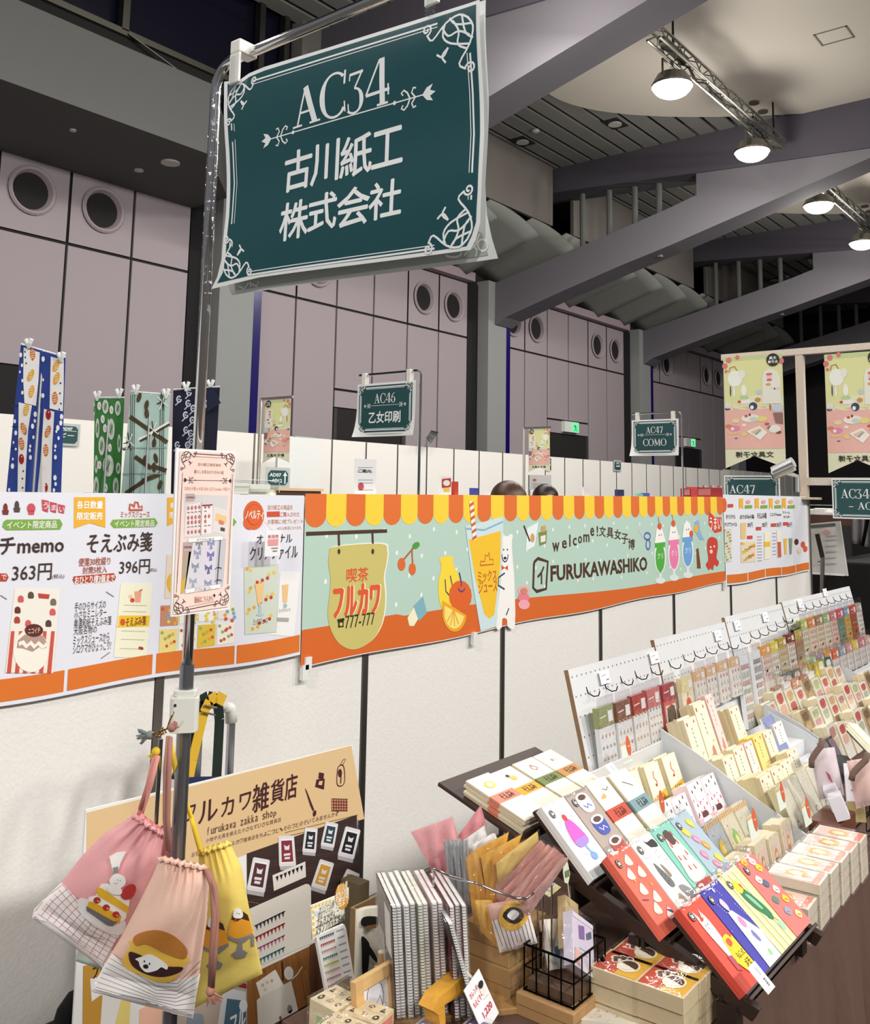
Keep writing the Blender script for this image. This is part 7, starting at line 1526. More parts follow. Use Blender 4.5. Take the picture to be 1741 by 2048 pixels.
# ---------- wire holder full of film wrapped cloth bags
def wrapped(lab, quad, d, col, T=.008, art=None, mat='cloth', wv=5, grp='film wrapped cloth bags in the wire holder', name='wrapped_bag', film=True, ph=0):
    q = [Vector(p) for p in quad]; f2 = lambda u, v: q[0].lerp(q[1], u).lerp(q[3].lerp(q[2], u), v)
    dd = lambda u, v: d - T * (math.sin(math.pi * u) * math.sin(math.pi * v)) ** .5 * .8 - .0035 * math.sin(u * wv * 3 + v * 5 + ph) * math.sin(math.pi * v)
    P3 = lambda u, v, w_=0: atd(*f2(u, v), dd(u, v) - w_)
    t = thing(name, lab, 'bag' if 'bag' in name else name.split('_')[-1], P3(.5, .5), grp); m = MB(); m.grid(P3, 12, 12, col); m.grid(lambda u, v: atd(*f2(u, v), d + T * .3 * math.sin(math.pi * u) * math.sin(math.pi * v)), 6, 6, col); m.build('cloth', mat, t, smooth=True)
    if film:
        c = sum(q, Vector((0, 0))) / 4; e = [p + (p - c).normalized() * 5 for p in q]; f3_ = lambda u, v: e[0].lerp(e[1], u).lerp(e[3].lerp(e[2], u), v)
        MB().grid(lambda u, v: atd(*f3_(u, v), d - T - .004 - .004 * math.sin(u * 11 + ph) * math.sin(v * 9)), 12, 12, '#ffffff').build('film', 'crinkle', t, smooth=True)
    if art:
        class PP(Local):
            def ab(s, x, y): return (x, y)
            def p3(s, x, y, w_=0):
                return P3(x, y, w_)
        a = SubArt(PP(), eps=.0006, off=.002); a.maxe = .12; art(a); a.build(t)
    return t
Y1, P1, G1, W1 = '#eeb350', '#d49c90', '#9b9da0', '#eeece9'
wb = [('pale pink bag with crinkled film sticking up at the far left', [(822, 1664), (905, 1634), (928, 1712), (868, 1748)], 1.74, '#eda9ab'), ('pale pink bag corner pointing up behind the white ones', [(896, 1700), (962, 1610), (974, 1652), (930, 1716)], 1.78, '#ec9ea4'),
      ('rose bag under the pink corner', [(858, 1722), (898, 1700), (918, 1800), (884, 1790)], 1.73, '#c87f84'), ('first grey bag from the left', [(888, 1684), (906, 1678), (926, 1800), (902, 1800)], 1.70, G1), ('second grey bag from the left', [(906, 1682), (922, 1676), (940, 1800), (918, 1800)], 1.69, '#a9abad'), ('third grey bag beside the yellow ones', [(920, 1684), (936, 1678), (946, 1810), (930, 1810)], 1.68, G1),
      ('white bag with a pointed top corner', [(915, 1690), (970, 1650), (974, 1676), (936, 1712)], 1.72, W1), ('second white bag in front of the pointed one', [(930, 1698), (990, 1664), (996, 1680), (944, 1716)], 1.71, W1),
      ('yellow orange bag farthest left, hanging low', [(930, 1716), (956, 1700), (990, 1880), (948, 1845)], 1.675, Y1), ('yellow orange bag with its corner under the white bags', [(940, 1706), (1018, 1664), (1012, 1700), (968, 1860)], 1.68, '#eab04c'), ('yellow orange bag in the middle of the fan', [(962, 1712), (1045, 1668), (1030, 1710), (982, 1850)], 1.67, '#f0b956'),
      ('yellow orange bag right of the middle', [(984, 1718), (1052, 1680), (1040, 1716), (996, 1840)], 1.66, '#e6a747'), ('straight yellow bag lying across the top of the fan', [(992, 1726), (1076, 1662), (1078, 1682), (998, 1770)], 1.65, '#f1cf7c'),
      ('highest dusty pink bag of the fan', [(990, 1770), (1082, 1680), (1092, 1690), (998, 1830)], 1.655, P1), ('second dusty pink bag from the top', [(996, 1790), (1096, 1688), (1108, 1698), (1004, 1850)], 1.645, '#cf9489'), ('third dusty pink bag from the top', [(1006, 1806), (1108, 1694), (1120, 1704), (1016, 1856)], 1.635, '#d9a398'),
      ('fourth dusty pink bag from the top', [(1014, 1820), (1118, 1702), (1130, 1712), (1028, 1852)], 1.625, '#cc9187'), ('lowest dusty pink bag of the fan', [(1022, 1838), (1126, 1714), (1140, 1716), (1060, 1830)], 1.615, '#d8a79e')]
for i, (lab, qd, d, col) in enumerate(wb): wrapped('film wrapped ' + lab, qd, d * .985, col, ph=i * 1.3)
def fa(a):
    a.poly([(0, .35), (1, .25), (1, 1), (0, 1)], '#efeae6', 1)
    for i in range(9): a.line([(.05 + i * .11, .32), (.12 + i * .1, .98)], .018, '#8a706c', 2)
    a.poly(smooth([(.2, .3), (.5, .02), (.85, .1), (.95, .4), (.6, .62), (.25, .55)], 3), '#e3b348', 3); a.poly(smooth([(.3, .3), (.55, .14), (.8, .22), (.82, .4), (.55, .5)], 3), '#221512', 4); a.poly(smooth([(.42, .3), (.6, .2), (.74, .3), (.55, .42)], 3), '#f3f1ee', 5)
wrapped('film wrapped striped bag with pancake print facing out in front of the fan', [(975, 1808), (1052, 1796), (1076, 1886), (1000, 1906)], 1.60, '#ddb0a4', .015, fa)
wrapped('film wrapped yellow bag tail under the notebooks side', [(950, 1800), (985, 1800), (1000, 1900), (962, 1862)], 1.62, '#e9b85e', .01)
t = thing('wire_holder', 'chrome wire file holder clasping the wrapped cloth bags', 'holder', at(960, 1780, 'z', TZ)); wd = 1.575
MB().tube([atd(x, y, wd + e) for x, y, e in ((864, 1743, .03), (868, 1738, .03), (905, 1755, .02), (946, 1765, 0), (955, 1767, 0), (985, 1780, 0), (1030, 1796, -.01), (1052, 1797, -.01), (1068, 1786, 0))], .0022, '#c9c6c2', 8).build('front_wire', 'metal', t, smooth=True)
for x, y, y2 in ((1076, 1800, 1840), (1086, 1790, 1838), (1104, 1770, 1832), (868, 1742, 1900)): a_ = atd(x, y, 1.62); MB().tube([a_, (a_.x, a_.y, TZ)], .0016, '#b9b6b2', 6).build('upright_wire', 'metal', t)
for px, py, s_, lab in ((1098, 1775, .05, 'white and yellow price card clipped on the wire holder'),):
    P = Plane('y', .93); t = thing('price_card', lab, 'card', at(px, py, 'y', .93)); m = MB(); poly = [P.ab(*p) for p in ((1072, 1762), (1089, 1752), (1122, 1774), (1098, 1794), (1066, 1770))]; m.prism(poly, lambda a_, b__, w_: (a_, .93 + w_, b__), .0015, '#f1eee0'); m.build('card', 'paper', t)
    a = Art(P, off=.0006); a.poly([(1098, 1794), (1122, 1774), (1115, 1770), (1092, 1789)], '#e9df9c', 1); a.text('385円', 1094, 1764, 1106, 1770, '#3a3634', 2, .03); a.line([(1088, 1774), (1100, 1782)], .0014, '#aaa69c', 2); a.build(t)
t = thing('hang_tag', 'small green and cream swing tag dangling beside the parfait card', 'tag', at(1135, 1745, 'y', .9)); P = Plane('y', .9)
m = MB(); m.prism([P.ab(*p) for p in ((1128, 1728), (1136, 1724), (1141, 1748), (1137, 1768), (1130, 1765), (1127, 1745))], lambda a_, b__, w_: (a_, .9 + w_, b__), .001, '#dfe3cf'); m.build('tag', 'paper', t)
a = Art(P, off=.0006); a.poly([(1130, 1742), (1138, 1738), (1139, 1752), (1131, 1755)], '#6f8a5a', 1); a.build(t); MB().tube([at(1136, 1766, 'y', .9), at(1140, 1800, 'y', .9), at(1143, 1828, 'y', .9)], .0012, '#cfc6a8', 5).build('string', 'cloth', t)
# ---------- brown cartons, black wire basket with parcels
def carton(x0, x1, y0, y1, z0, z1, lab, col='#9a7a52', nm='carton'):
    t = thing(nm, lab, 'carton', ((x0 + x1) / 2, (y0 + y1) / 2, z0)); MB().box(x0, x1, y0, y1, z0, z1, col).build('body', 'board', t, bevel=.0015); MB().box(x0 - .0005, x1 + .0005, y0 - .0005, y1 + .0005, (z0 + z1) / 2 - .0006, (z0 + z1) / 2 + .0006, '#7d6140').build('lid_seam', 'board', t); return t
def box3(px, z1, w_, d_, z0, lab, **k): p = at(*px, 'z', z1); return carton(p.x, p.x + w_, p.y - d_, p.y, z0, z1, lab, **k)
c = at(1037, 1985, 'z', .795); d_ = at(1150, 2028, 'z', .795)
carton(c.x, c.x + .125, d_.y, c.y + .005, TZ, .795, 'flat brown carton under the black wire basket', '#b0895a')
carton(1.43, 1.56, .955, 1.06, TZ, .815, 'lower brown carton behind the wire basket', '#9f7d52'); carton(1.435, 1.555, .96, 1.055, .8152, .868, 'upper brown carton behind the wire basket', '#a58458')
bx0, bx1, by0, by1, bz0, bz1 = c.x + .012, c.x + .118, d_.y + .006, c.y - .004, .796, .868
t = thing('wire_basket', 'small black wire basket holding wrapped soap like parcels', 'basket', ((bx0 + bx1) / 2, (by0 + by1) / 2, bz0)); K = '#0e0e10'
for z_, r_ in ((bz1, .0022), (bz0 + .002, .0018), ((bz0 + bz1) / 2 + .002, .0014)): MB().tube([(bx0, by0, z_), (bx1, by0, z_), (bx1, by1, z_), (bx0, by1, z_), (bx0, by0, z_)], r_, K, 6).build('hoop', 'steel', t)
for i in range(5):
    x = lerp(bx0, bx1, i / 4); y = lerp(by0, by1, i / 4)
    for q in ((x, by0), (x, by1), (bx0, y), (bx1, y)): MB().tube([(q[0], q[1], bz0), (q[0], q[1], bz1)], .0013, K, 5).build('wire', 'steel', t)
    MB().tube([(x, by0, bz0 + .002), (x, by1, bz0 + .002)], .0012, K, 5).build('wire', 'steel', t)
MB().tube([(bx1 - .02, by0 - .004, bz0 + .05), (bx1 - .006, by0 - .012, bz0 + .025), (bx1 + .004, by0 - .006, bz0 + .005)], .004, K, 6).build('handle', 'steel', t, smooth=True)
MB().box(bx0 + .004, bx1 - .004, by0 + .004, by1 - .004, bz0 + .004, bz0 + .018, '#5a4230').build('liner', 'board', t)
def pr(a): a.poly([(.3, .55), (.55, .6), (.55, .85), (.28, .8)], '#8a6aa8', 2); a.poly([(.65, .62), (.9, .72), (.88, .85), (.64, .74)], '#5a6a80', 2); a.poly([(0, .9), (1, .92), (1, 1), (0, 1)], '#ded8e6', 1); a.ln([(.3, .38), (.8, .4)], .02, '#b9b3c6', 2); a.ln([(.3, .3), (.7, .32)], .015, '#b9b3c6', 2); a.poly([(.05, .1), (.3, .05), (.34, .3), (.08, .34)], '#e6b8a8', 2)
o = Vector((bx0 + .012, by0 + .004, bz0 + .012)); u_ = Vector((.86, -.15, -.45)).normalized()
card('parcel', 'lilac and white wrapped parcel with a purple square tilted in the basket', 'parcel', .07, .082, .018, '#dcd6e4', pr, None, 'gloss', mtx((bx0 + .006, by0 + .022, bz0 + .058), (.80, -.12, -.58), (.45, .35, .72)), True)
card('parcel', 'kraft brown lettered parcel behind the lilac one', 'parcel', .045, .085, .016, '#c2aa7c', lambda a: (a.ln([(.2, .7), (.8, .72)], .05, '#a08a5e'), a.ln([(.3, .5), (.7, .52)], .04, '#a08a5e')), None, 'board', mtx((bx0 + .055, by0 + .062, bz0 + .055), (.80, -.12, -.58), (.45, .35, .72)), False)
card('parcel', 'white labelled parcel leaning at the right side of the basket', 'parcel', .06, .075, .012, '#e9e4da', lambda a: (a.poly([(.1, .1), (.5, .1), (.5, .6), (.1, .6)], '#b9c6d2', 1), a.ell(.3, .35, .12, .1, '#3f5f86', 2), a.poly([(.6, .2), (.9, .2), (.9, .9), (.6, .9)], '#d9cfa8', 1)), None, 'gloss', mtx((bx1 - .062, by1 - .02, bz0 + .02), (.9, -.2, -.2), (.1, .45, .86)), True)
# ---------- boxes of cards in the right lower corner (two layers, four stacks)
def cookie(a):
    a.poly([(.04, .05), (.5, .05), (.5, .95), (.04, .95)], '#c4513a', 1); a.poly([(.5, .05), (.96, .05), (.96, .95), (.5, .95)], '#e2b13a', 1)
    for x, y, r in ((.25, .68, .1), (.36, .78, .09), (.5, .82, .09), (.3, .55, .08), (.43, .66, .09)): a.ell(x, y, r, r * 1.1, '#efe3cf', 2, 12); a.ell(x + .01, y, r * .6, r * .7, '#6a4a3a', 3, 10)
    a.ell(.62, .5, .23, .28, '#efe6cc', 4, 22); a.poly([(.62 + .19 * math.cos(q * .35 - .3), .5 + .23 * math.sin(q * .35 - .3)) for q in range(10)], '#4d3423', 5); a.ell(.6, .4, .1, .1, '#f3ead6', 6); a.ln([(.1, .3), (.25, .2), (.3, .26)], .012, '#eec9b0', 2)
CW, CH = .083, .078; ckA = Vector((.03, -.999, 0)); 
base = card('card_box', 'x', 'box', CW, CH, .024, '#e6d3ac', cookie, 'boxed cookie print cards stacked in pairs', 'paper', None, True, edge='#d9c7a0'); used = False
for nm, px in (('back left', (1217, 1903)), ('front left', (1181, 1929)), ('back right', (1304, 1931)), ('front right', (1270, 1960))):
    p = at(*px, 'z', TZ + .082)
    for k in range(3):
        Mx = mtx((p.x + random.uniform(-.001, .001) - .0, p.y - .0, TZ + .001 + k * .0272), (.02, -1, 0), (1, .02, 0)); lab = '%s card box of the %s stack of red and yellow cookie boxes' % (('bottom', 'middle', 'top')[k], nm)
        if not used: base.matrix_world = Mx; base['label'] = lab; used = True
        else: copy_at(base, Mx, lab)
# yellow pancake pad, cream pattern pad
p = at(1065, 2000, 'z', TZ + .02); card('memo_box', 'yellow and red box with a fried dish print at the lower edge', 'box', .085, .07, .018, '#eac235', lambda a: (a.poly([(.03, .03), (.97, .03), (.97, .97), (.03, .97)], '#c5563a', 1), a.poly([(.1, .07), (.94, .07), (.94, .93), (.1, .93)], '#f0c638', 2), a.ell(.52, .5, .33, .36, '#a8a08c', 3, 20), a.ell(.52, .5, .25, .28, '#e9e2d0', 4, 18), a.ell(.42, .5, .09, .12, '#d8773a', 5), a.poly([(.5, .4), (.7, .5), (.6, .68)], '#f6f0e2', 5)), None, 'paper', mtx((p.x - .01, p.y - .0, TZ + .001), (.5, -.85, 0), (.85, .5, 0)), True)
p = at(1150, 2012, 'z', TZ + .02)
def sk(a):
    for i in range(14): x, y = .08 + (i * .37) % .84, .1 + (i * .29) % .8; a.ln([(x, y), (x + .05, y + .03), (x + .02, y + .07)], .008, '#6d6a62', 2)
card('memo_box', 'cream box with tiny grey sketches in front of the cookie boxes', 'box', .1, .075, .018, '#ece5d3', sk, None, 'paper', mtx((p.x - .03, p.y - .02, TZ + .001), (.45, -.89, 0), (.89, .45, 0)), True)
# price cards
def pcard(px, wh, rot_, lab, draw, y=.9, name='price_card'):
    p = at(*px, 'y', y); o = card(name, lab, 'card', wh[0], wh[1], .0015, '#f3eff0', draw, None, 'paper', Matrix.Translation(p) @ mtx((0, 0, 0), (1, 0, 0), (0, .35, .94)) @ Matrix.Rotation(rot_, 4, 'Z')); return o
pcard((968, 2072), (.05, .075), .30, 'white hand written card with red lettering and 220 price', lambda a: (a.text('カレンダー', .1, .86, .7, .74, '#d2564a', 2, .02), a.text('ちえくりー', .1, .66, .68, .54, '#d2564a', 2, .03), a.text('1,220', .3, .36, .86, .2, '#c43c50', 2, .02), a.ell(.74, .66, .13, .12, '#f0dcd0', 3), a.ell(.76, .76, .14, .07, '#1e1a1c', 4), a.ln([(.6, .5), (.9, .48)], .02, '#b9c48a', 3)), .93)
pcard((1383, 2040), (.055, .062), .28, 'yellow edged price card in front of the cookie boxes', lambda a: ([a.poly([(.05 + i * .16, .93), (.13 + i * .16, .93), (.17 + i * .16, 1), (.09 + i * .16, 1)], '#ecd45a', 1) for i in range(6)], a.text('おりがみ小箱', .2, .86, .9, .76, '#6a645c', 2, 0), a.text('紙ものセット', .2, .68, .85, .57, '#6a645c', 2, .01), a.text('ミニレター', .2, .48, .75, .36, '#5a544c', 2, .02), a.text('¥275', .5, .28, .9, .14, '#a83c5a', 2, .03)) and None, .71)
p = at(1423, 1992, 'y', .69); t = thing('round_seal', 'orange oval seal with white lettering above the yellow edged price card', 'label', p); P = Plane('y', .695)
m = MB(); m.prism([P.ab(1423 + 24 * math.cos(q * .35) * .8, 1997 + 31 * math.sin(q * .35)) for q in range(18)], lambda a_, b__, w_: (a_, .695 + w_, b__), .001, '#e39a2e'); m.build('seal', 'paper', t); a = Art(P, off=.0005); a.text('おひとり様', 1408, 1986, 1440, 1994, '#f8efd8', 1, .03); a.text('2点まで', 1413, 1999, 1436, 2008, '#f8efd8', 1, .03); a.build(t); MB().tube([at(1423, 2020, 'y', .70), at(1423, 2060, 'y', .70)], .0012, '#dddddd', 5).build('pick', 'plastic', t)
# yellow wooden bracket with a price slip
t = thing('wooden_bracket', 'yellow wooden house shaped bracket holding a price slip before the notebooks', 'bracket', at(930, 1990, 'y', .99)); P = Plane('y', .98)
m = MB(); m.prism([P.ab(*p) for p in ((866, 2022), (880, 1995), (926, 1955), (940, 1955), (985, 2005), (972, 2024), (932, 1985), (890, 2010), (893, 2060), (882, 2060), (878, 2030))], lambda a_, b__, w_: (a_, .98 + w_, b__), .03, '#e3a53a'); m.build('bracket', 'wood', t)
P = Plane('y', .972); t = thing('price_slip', 'cream price slip with grey print leaning on the yellow bracket', 'card', at(945, 1965, 'y', .97)); m = MB(); m.prism([P.ab(*p) for p in ((931, 1938), (965, 1972), (960, 2003), (928, 1965))], lambda a_, b__, w_: (a_, .972 + w_, b__), .001, '#f0ecd9'); m.build('card', 'paper', t)
a = Art(P, off=.0005)
for i in range(3): a.line([(936 + i * 4, 1953 + i * 4), (955 + i * 2, 1974 + i * 5)], .0012, '#8a8680', 1)
a.build(t)
# ================================================================ DARK STEPPED RACK
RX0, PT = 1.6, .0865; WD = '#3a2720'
tiers = [((1.191, 1.021), (1.042, .973)), ((1.014, 1.024), (.898, .918)), ((.870, .965), (.759, .862)), ((.731, .911), (.620, .814))]
rk = thing('stepped_rack', 'dark brown wooden four step rack for letter sets on the near table', 'rack', (1.78, .9, TZ)); RX1 = RX0 + 4 * PT + .012
for i, ((yt, zt_), (yb, zb_)) in enumerate(tiers):
    v = Vector((0, yt - yb, zt_ - zb_)); w_ = Vector((1, 0, 0)).cross(v).normalized(); e = v.normalized()
    lx_ = .012 if i == 0 else -.003; o = Vector((RX0 - lx_, yb, zb_)) - w_ * .012 - e * .012; ex_ = .05 if i == 0 else 0
    MB().obox(o, (RX1 - RX0 + lx_, 0, 0), v + e * (.012 + ex_), w_ * .008, WD).build('shelf', 'wood', rk, bevel=.0015)
    MB().obox(o, (RX1 - RX0 + lx_, 0, 0), e * .006, w_ * .026, WD).build('ledge', 'wood', rk, bevel=.001)
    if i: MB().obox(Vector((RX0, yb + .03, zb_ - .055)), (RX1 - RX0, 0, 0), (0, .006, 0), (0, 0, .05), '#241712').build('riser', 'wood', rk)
for x in (RX0 + .002, RX1 - .022):
    MB().obox(Vector((x, .602, .785)), (.018, 0, 0), (0, .46, .165), (0, -.012, .022), '#33221b').build('side_rail', 'wood', rk, bevel=.001)
    MB().box(x - .004, x + .022, .625, .66, TZ, .80, '#2c1c16').build('foot', 'wood', rk); MB().box(x, x + .018, 1.04, 1.06, TZ, .945, '#2c1c16').build('back_leg', 'wood', rk); MB().box(x, x + .018, .80, .82, TZ, .855, '#2c1c16').build('mid_leg', 'wood', rk)
def slot(i, k, lift=0, dx=0): (yt, zt_), (yb, zb_) = tiers[i]; v = Vector((0, yt - yb, zt_ - zb_)); w_ = Vector((1, 0, 0)).cross(v).normalized(); return mtx(Vector((RX0 + k * PT + dx, yb, zb_)) + w_ * (lift - .003), (1, 0, 0), v)
def lset(lab, band, motif, n, i, k, text='soebumi'):
    W_, H_ = .078, .150
    def dr(a):
        motif(a); a.ln([(.1, .28), (.9, .28)], .006, '#e2d9c2', 1); a.ln([(.1, .16), (.9, .16)], .006, '#e2d9c2', 1)
    o = card('letter_set', lab + ', top of its pile', 'letter set', W_, H_, .0042, '#f3ecd8', dr, 'banded cream letter sets on the rack', 'paper', None, False, edge='#e3d8b8')
    MB().box(-.0004, W_ + .0004, .062, .088, -.0003, .0048, band).build('paper_band', 'paper', o, local=True); a = CA(W_, H_, .0048); a.text('そえぶみ', .28, .555, .8, .44, '#4a3020', 1, .02); a.build(o, 'band_print', local=True)
    for q in range(n):
        Mx = jit(slot(i, k, q * .0052), random.uniform(-.0025, .0025), random.uniform(-.002, .004), 0, random.uniform(-.02, .02))
        if q == n - 1: o.matrix_world = Mx; pass
        else: c = copy_at(o, Mx, lab + ', ' + ('second', 'third', 'fourth', 'fifth', 'sixth')[n - 2 - q] + ' from the top')
    return o
lset('cream letter set with salmon band and yellow ring print', '#dd8a72', lambda a: (a.ell(.5, .78, .2, .075, '#f0cf5a', 2, 18), a.ell(.5, .78, .12, .045, '#f8f0dc', 3, 16)), 6, 0, 0)
lset('cream letter set with mustard band and small animal print', '#e0a636', lambda a: (a.sm([(.4, .8), (.6, .82), (.66, .75), (.5, .72)], '#f0c25a'), a.ell(.42, .84, .07, .03, '#33384e', 3, 10)), 5, 0, 1)
lset('cream letter set with olive band and red fruit print', '#76824c', lambda a: (a.ln([(.5, .86), (.38, .78), (.5, .73), (.64, .77), (.5, .86)], .03, '#c0555a'),), 5, 0, 2)
lset('cream letter set with tan band and tiny grey print', '#c08a4a', lambda a: (a.ln([(.4, .82), (.44, .76), (.48, .82)], .03, '#5a5a52'), a.ell(.62, .8, .09, .035, '#e3e0c6', 2, 10)), 5, 0, 3)
lset('cream letter set with red band and squirrel print', '#c8503c', lambda a: (a.sm([(.2, .74), (.4, .8), (.45, .74)], '#e9a95c'), a.ln([(.5, .86), (.65, .82), (.8, .86)], .02, '#3a4a58')), 4, 1, 2)
lset('cream letter set with grey blue band and bird print', '#7d9ba0', lambda a: (a.ln([(.35, .85), (.6, .78), (.7, .74)], .025, '#5a6a70'),), 5, 1, 3)
def pad_(lab, i, k, base, draw, W_=.083, film=True):
    def dr(a): draw(a); a.ell(.17, .86, .085, .055, '#2a2422', 8, 18); a.ell(.17, .86, .07, .045, '#e8e2da', 9, 16); a.ell(.17, .86, .062, .04, '#2a2422', 10, 14); a.poly([(.13, .84), (.2, .84), (.21, .88), (.17, .87), (.13, .89)], '#e8e2da', 11)
    H_ = .152 if i < 3 else .150
    o = card('memo_pad', lab, 'memo pad', W_, H_, .011, base, dr, 'picture memo pads on the rack', 'paper', slot(i, k, .007), False)
    MB().box(-.002, W_ + .002, H_ - .006, H_ + .014, .0112, .0122, '#ffffff').build('sleeve', 'film', o, local=True)
    u_ = card('memo_pad', 'memo pad lying under the ' + lab, 'memo pad', W_, H_, .006, base, None, 'picture memo pads on the rack', 'paper', slot(i, k, .0005, .0015)); return o
E1 = lambda a, x, y, rx, ry, c, l=3: a.ell(x, y, rx, ry, c, l, 14)
def parfait(a):
    for q in range(22): a.ell((q * .37) % .9 + .05, (q * .231) % .92 + .04, .025, .014, ['#c9dcea', '#f3c9d6', '#d9e6f0'][q % 3], 2, 8)
    a.sm([(.38, .7), (.62, .72), (.78, .5), (.72, .42), (.3, .42), (.25, .52)], '#ef5fc6', 4); a.sm([(.27, .46), (.77, .46), (.7, .38), (.34, .37)], '#a98ad8', 5); a.poly([(.5, .38), (.56, .38), (.6, .26), (.54, .26)], '#8fb7e6', 4); E1(a, .58, .22, .12, .05, '#7fa9e0', 4); E1(a, .5, .76, .08, .045, '#d8433c', 5); a.ln([(.5, .79), (.45, .86)], .01, '#d8433c', 5)
pad_('white memo pad with a pink parfait', 1, 0, '#f1f2f0', parfait)
def cups(a):
    for x, y, c1_ in ((.55, .82, '#5a64b4'), (.52, .5, '#4a56b0'), (.6, .18, '#cf5a4a')): a.sm([(x - .25, y + .08), (x + .25, y + .08), (x + .2, y - .12), (x - .2, y - .12)], c1_ if y < .8 else '#f3f1ee', 3); E1(a, x, y + .07, .27, .06, '#f4f2ef', 4); E1(a, x, y + .07, .17, .038, '#5d4034', 5); a.ln([(x - .15, y - .03), (x - .05, y - .08), (x + .05, y - .03), (x + .15, y - .08)], .03, '#4a56b0' if y > .8 else '#e9e4ea', 5)
pad_('taupe memo pad with three coffee cups', 1, 1, '#b3a39a', cups)
def uni(a):
    for x, y in ((.55, .84), (.3, .7), (.7, .66), (.35, .5), (.6, .36), (.35, .26), (.65, .14)): a.sm([(x - .14, y), (x - .02, y + .05), (x + .08, y + .08), (x + .12, y + .02), (x + .1, y - .06), (x - .08, y - .05)], '#f8d6cc', 3); a.ln([(x + .05, y + .06), (x + .1, y + .1)], .015, '#8a7ac0', 4)
    a.ln([(.1, .42), (.3, .38)], .02, '#5a3a8a', 4); a.sm([(.62, .2), (.8, .16), (.75, .13)], '#3a2a6a', 4); E1(a, .3, .62, .03, .02, '#f6b23a'); E1(a, .75, .5, .03, .02, '#f6b23a')
pad_('coral memo pad with white unicorns', 2, 0, '#f0705a', uni)
def ani(a):
    a.sm([(.5, .95), (.6, .9), (.9, .9), (.92, .8), (.7, .82), (.62, .84)], '#2f2f2f', 3)
    for x, y in ((.3, .92), (.25, .78), (.7, .72), (.85, .58)): a.ln([(x - .1, y), (x - .05, y + .05), (x + .08, y + .04), (x + .1, y - .03), (x - .08, y - .03), (x - .1, y)], .012, '#b9b6b0', 3)
    a.sm([(.28, .66), (.36, .62), (.5, .42), (.45, .34), (.3, .36), (.25, .5)], '#6f6f6f', 3); a.sm([(.5, .62), (.58, .56), (.62, .46), (.52, .45)], '#8f7f6f', 3); a.sm([(.55, .3), (.75, .3), (.95, .18), (.95, .06), (.7, .12)], '#8a8a8a', 3); a.sm([(.3, .22), (.45, .24), (.5, .04), (.3, .04)], '#a8937c', 3)
    for q in range(8): E1(a, .3 + (q % 3) * .06, .4 + q * .02, .012, .008, '#222222', 4)
pad_('white memo pad with grey and black animals', 2, 1, '#efece6', ani)
def cake(a):
    a.poly([(.0, 0), (1, 0), (1, .18), (0, .18)], '#f1e6df', 2); a.sm([(.3, .8), (.7, .8), (.82, .5), (.85, .25), (.15, .25), (.2, .5)], '#f4dfd6', 3); a.poly([(.12, .22), (.9, .22), (.84, .14), (.2, .14)], '#c94a44', 4); a.sm([(.38, .88), (.6, .9), (.66, .74), (.4, .72)], '#5d4038', 5)
    for x, y in ((.3, .84), (.7, .84), (.34, .72), (.68, .72), (.3, .55), (.5, .52), (.7, .56), (.4, .4), (.62, .38)): a.poly([(x - .025, y - .03), (x + .025, y - .03), (x + .015, y + .035), (x - .015, y + .035)], '#cf4a48', 5)
pad_('mint memo pad with a tall white cake', 2, 2, '#84c7b4', cake)
def candy(a):
    for x, y, c_ in ((.25, .75, '#f2cf3a'), (.7, .82, '#f0d03a'), (.45, .62, '#ee8fb0'), (.65, .5, '#f0a04a'), (.3, .42, '#ee8fb0'), (.75, .3, '#f2cf3a'), (.5, .25, '#f08aa8'), (.3, .12, '#f2d23a'), (.8, .1, '#ee9fc0')): a.sm([(x - .13, y + .03), (x, y + .07), (x + .13, y - .01), (x + .02, y - .07)], c_, 3); a.ln([(x - .05, y + .02), (x + .04, y - .03)], .015, '#f6efe2', 4)
pad_('pale blue memo pad scattered with sweets', 2, 3, '#a9bdc8', candy)
def catp(a):
    a.sm([(.3, .85), (.36, .76), (.5, .78), (.54, .86), (.62, .72), (.58, .45), (.5, .3), (.36, .34), (.3, .55), (.28, .7)], '#f3efe8', 3); a.poly([(.28, .76), (.3, .9), (.38, .8)], '#f3efe8', 3); a.poly([(.46, .8), (.55, .88), (.56, .75)], '#f3efe8', 3)
    for x in (.38, .48): E1(a, x, .71, .014, .01, '#3a3434', 4)
    E1(a, .43, .67, .02, .01, '#d9807a', 4); a.poly([(.5, .42), (.95, .48), (.98, .14), (.62, .1), (.45, .25)], '#f2cf2c', 5); a.sm([(.55, .5), (.8, .52), (.85, .4), (.6, .36)], '#f2cf2c', 6); a.sm([(.6, .47), (.76, .48), (.78, .42), (.62, .4)], '#d8553a', 7); a.text('ちょこっと', .6, .33, .92, .26, '#5a4a1e', 7, .02); a.text('メモ', .68, .23, .9, .15, '#5a4a1e', 7, .03); a.poly([(.3, .36), (.46, .34), (.44, .16), (.3, .2)], '#b8505a', 4)
pad_('red memo pad with a white cat', 3, 0, '#e0503e', catp)
def dress(a):
    a.poly([(.38, .66), (.56, .66), (1, .32), (1, 0), (.3, 0)], '#eceaee', 3); a.sm([(.36, .78), (.5, .82), (.56, .72), (.46, .66)], '#f0c6d0', 4); E1(a, .6, .5, .1, .07, '#ef8fc0', 4); a.sm([(.6, .34), (.7, .38), (.75, .26), (.66, .24)], '#7d7ac0', 4); E1(a, .72, .1, .06, .04, '#8fd08a', 4)
    for q in range(20): E1(a, (q * .31) % .95 + .02, .5 + (q * .17) % .48, .01, .007, '#dcdcf4', 4)
    E1(a, .5, .93, .035, .03, '#eef0f4', 4)
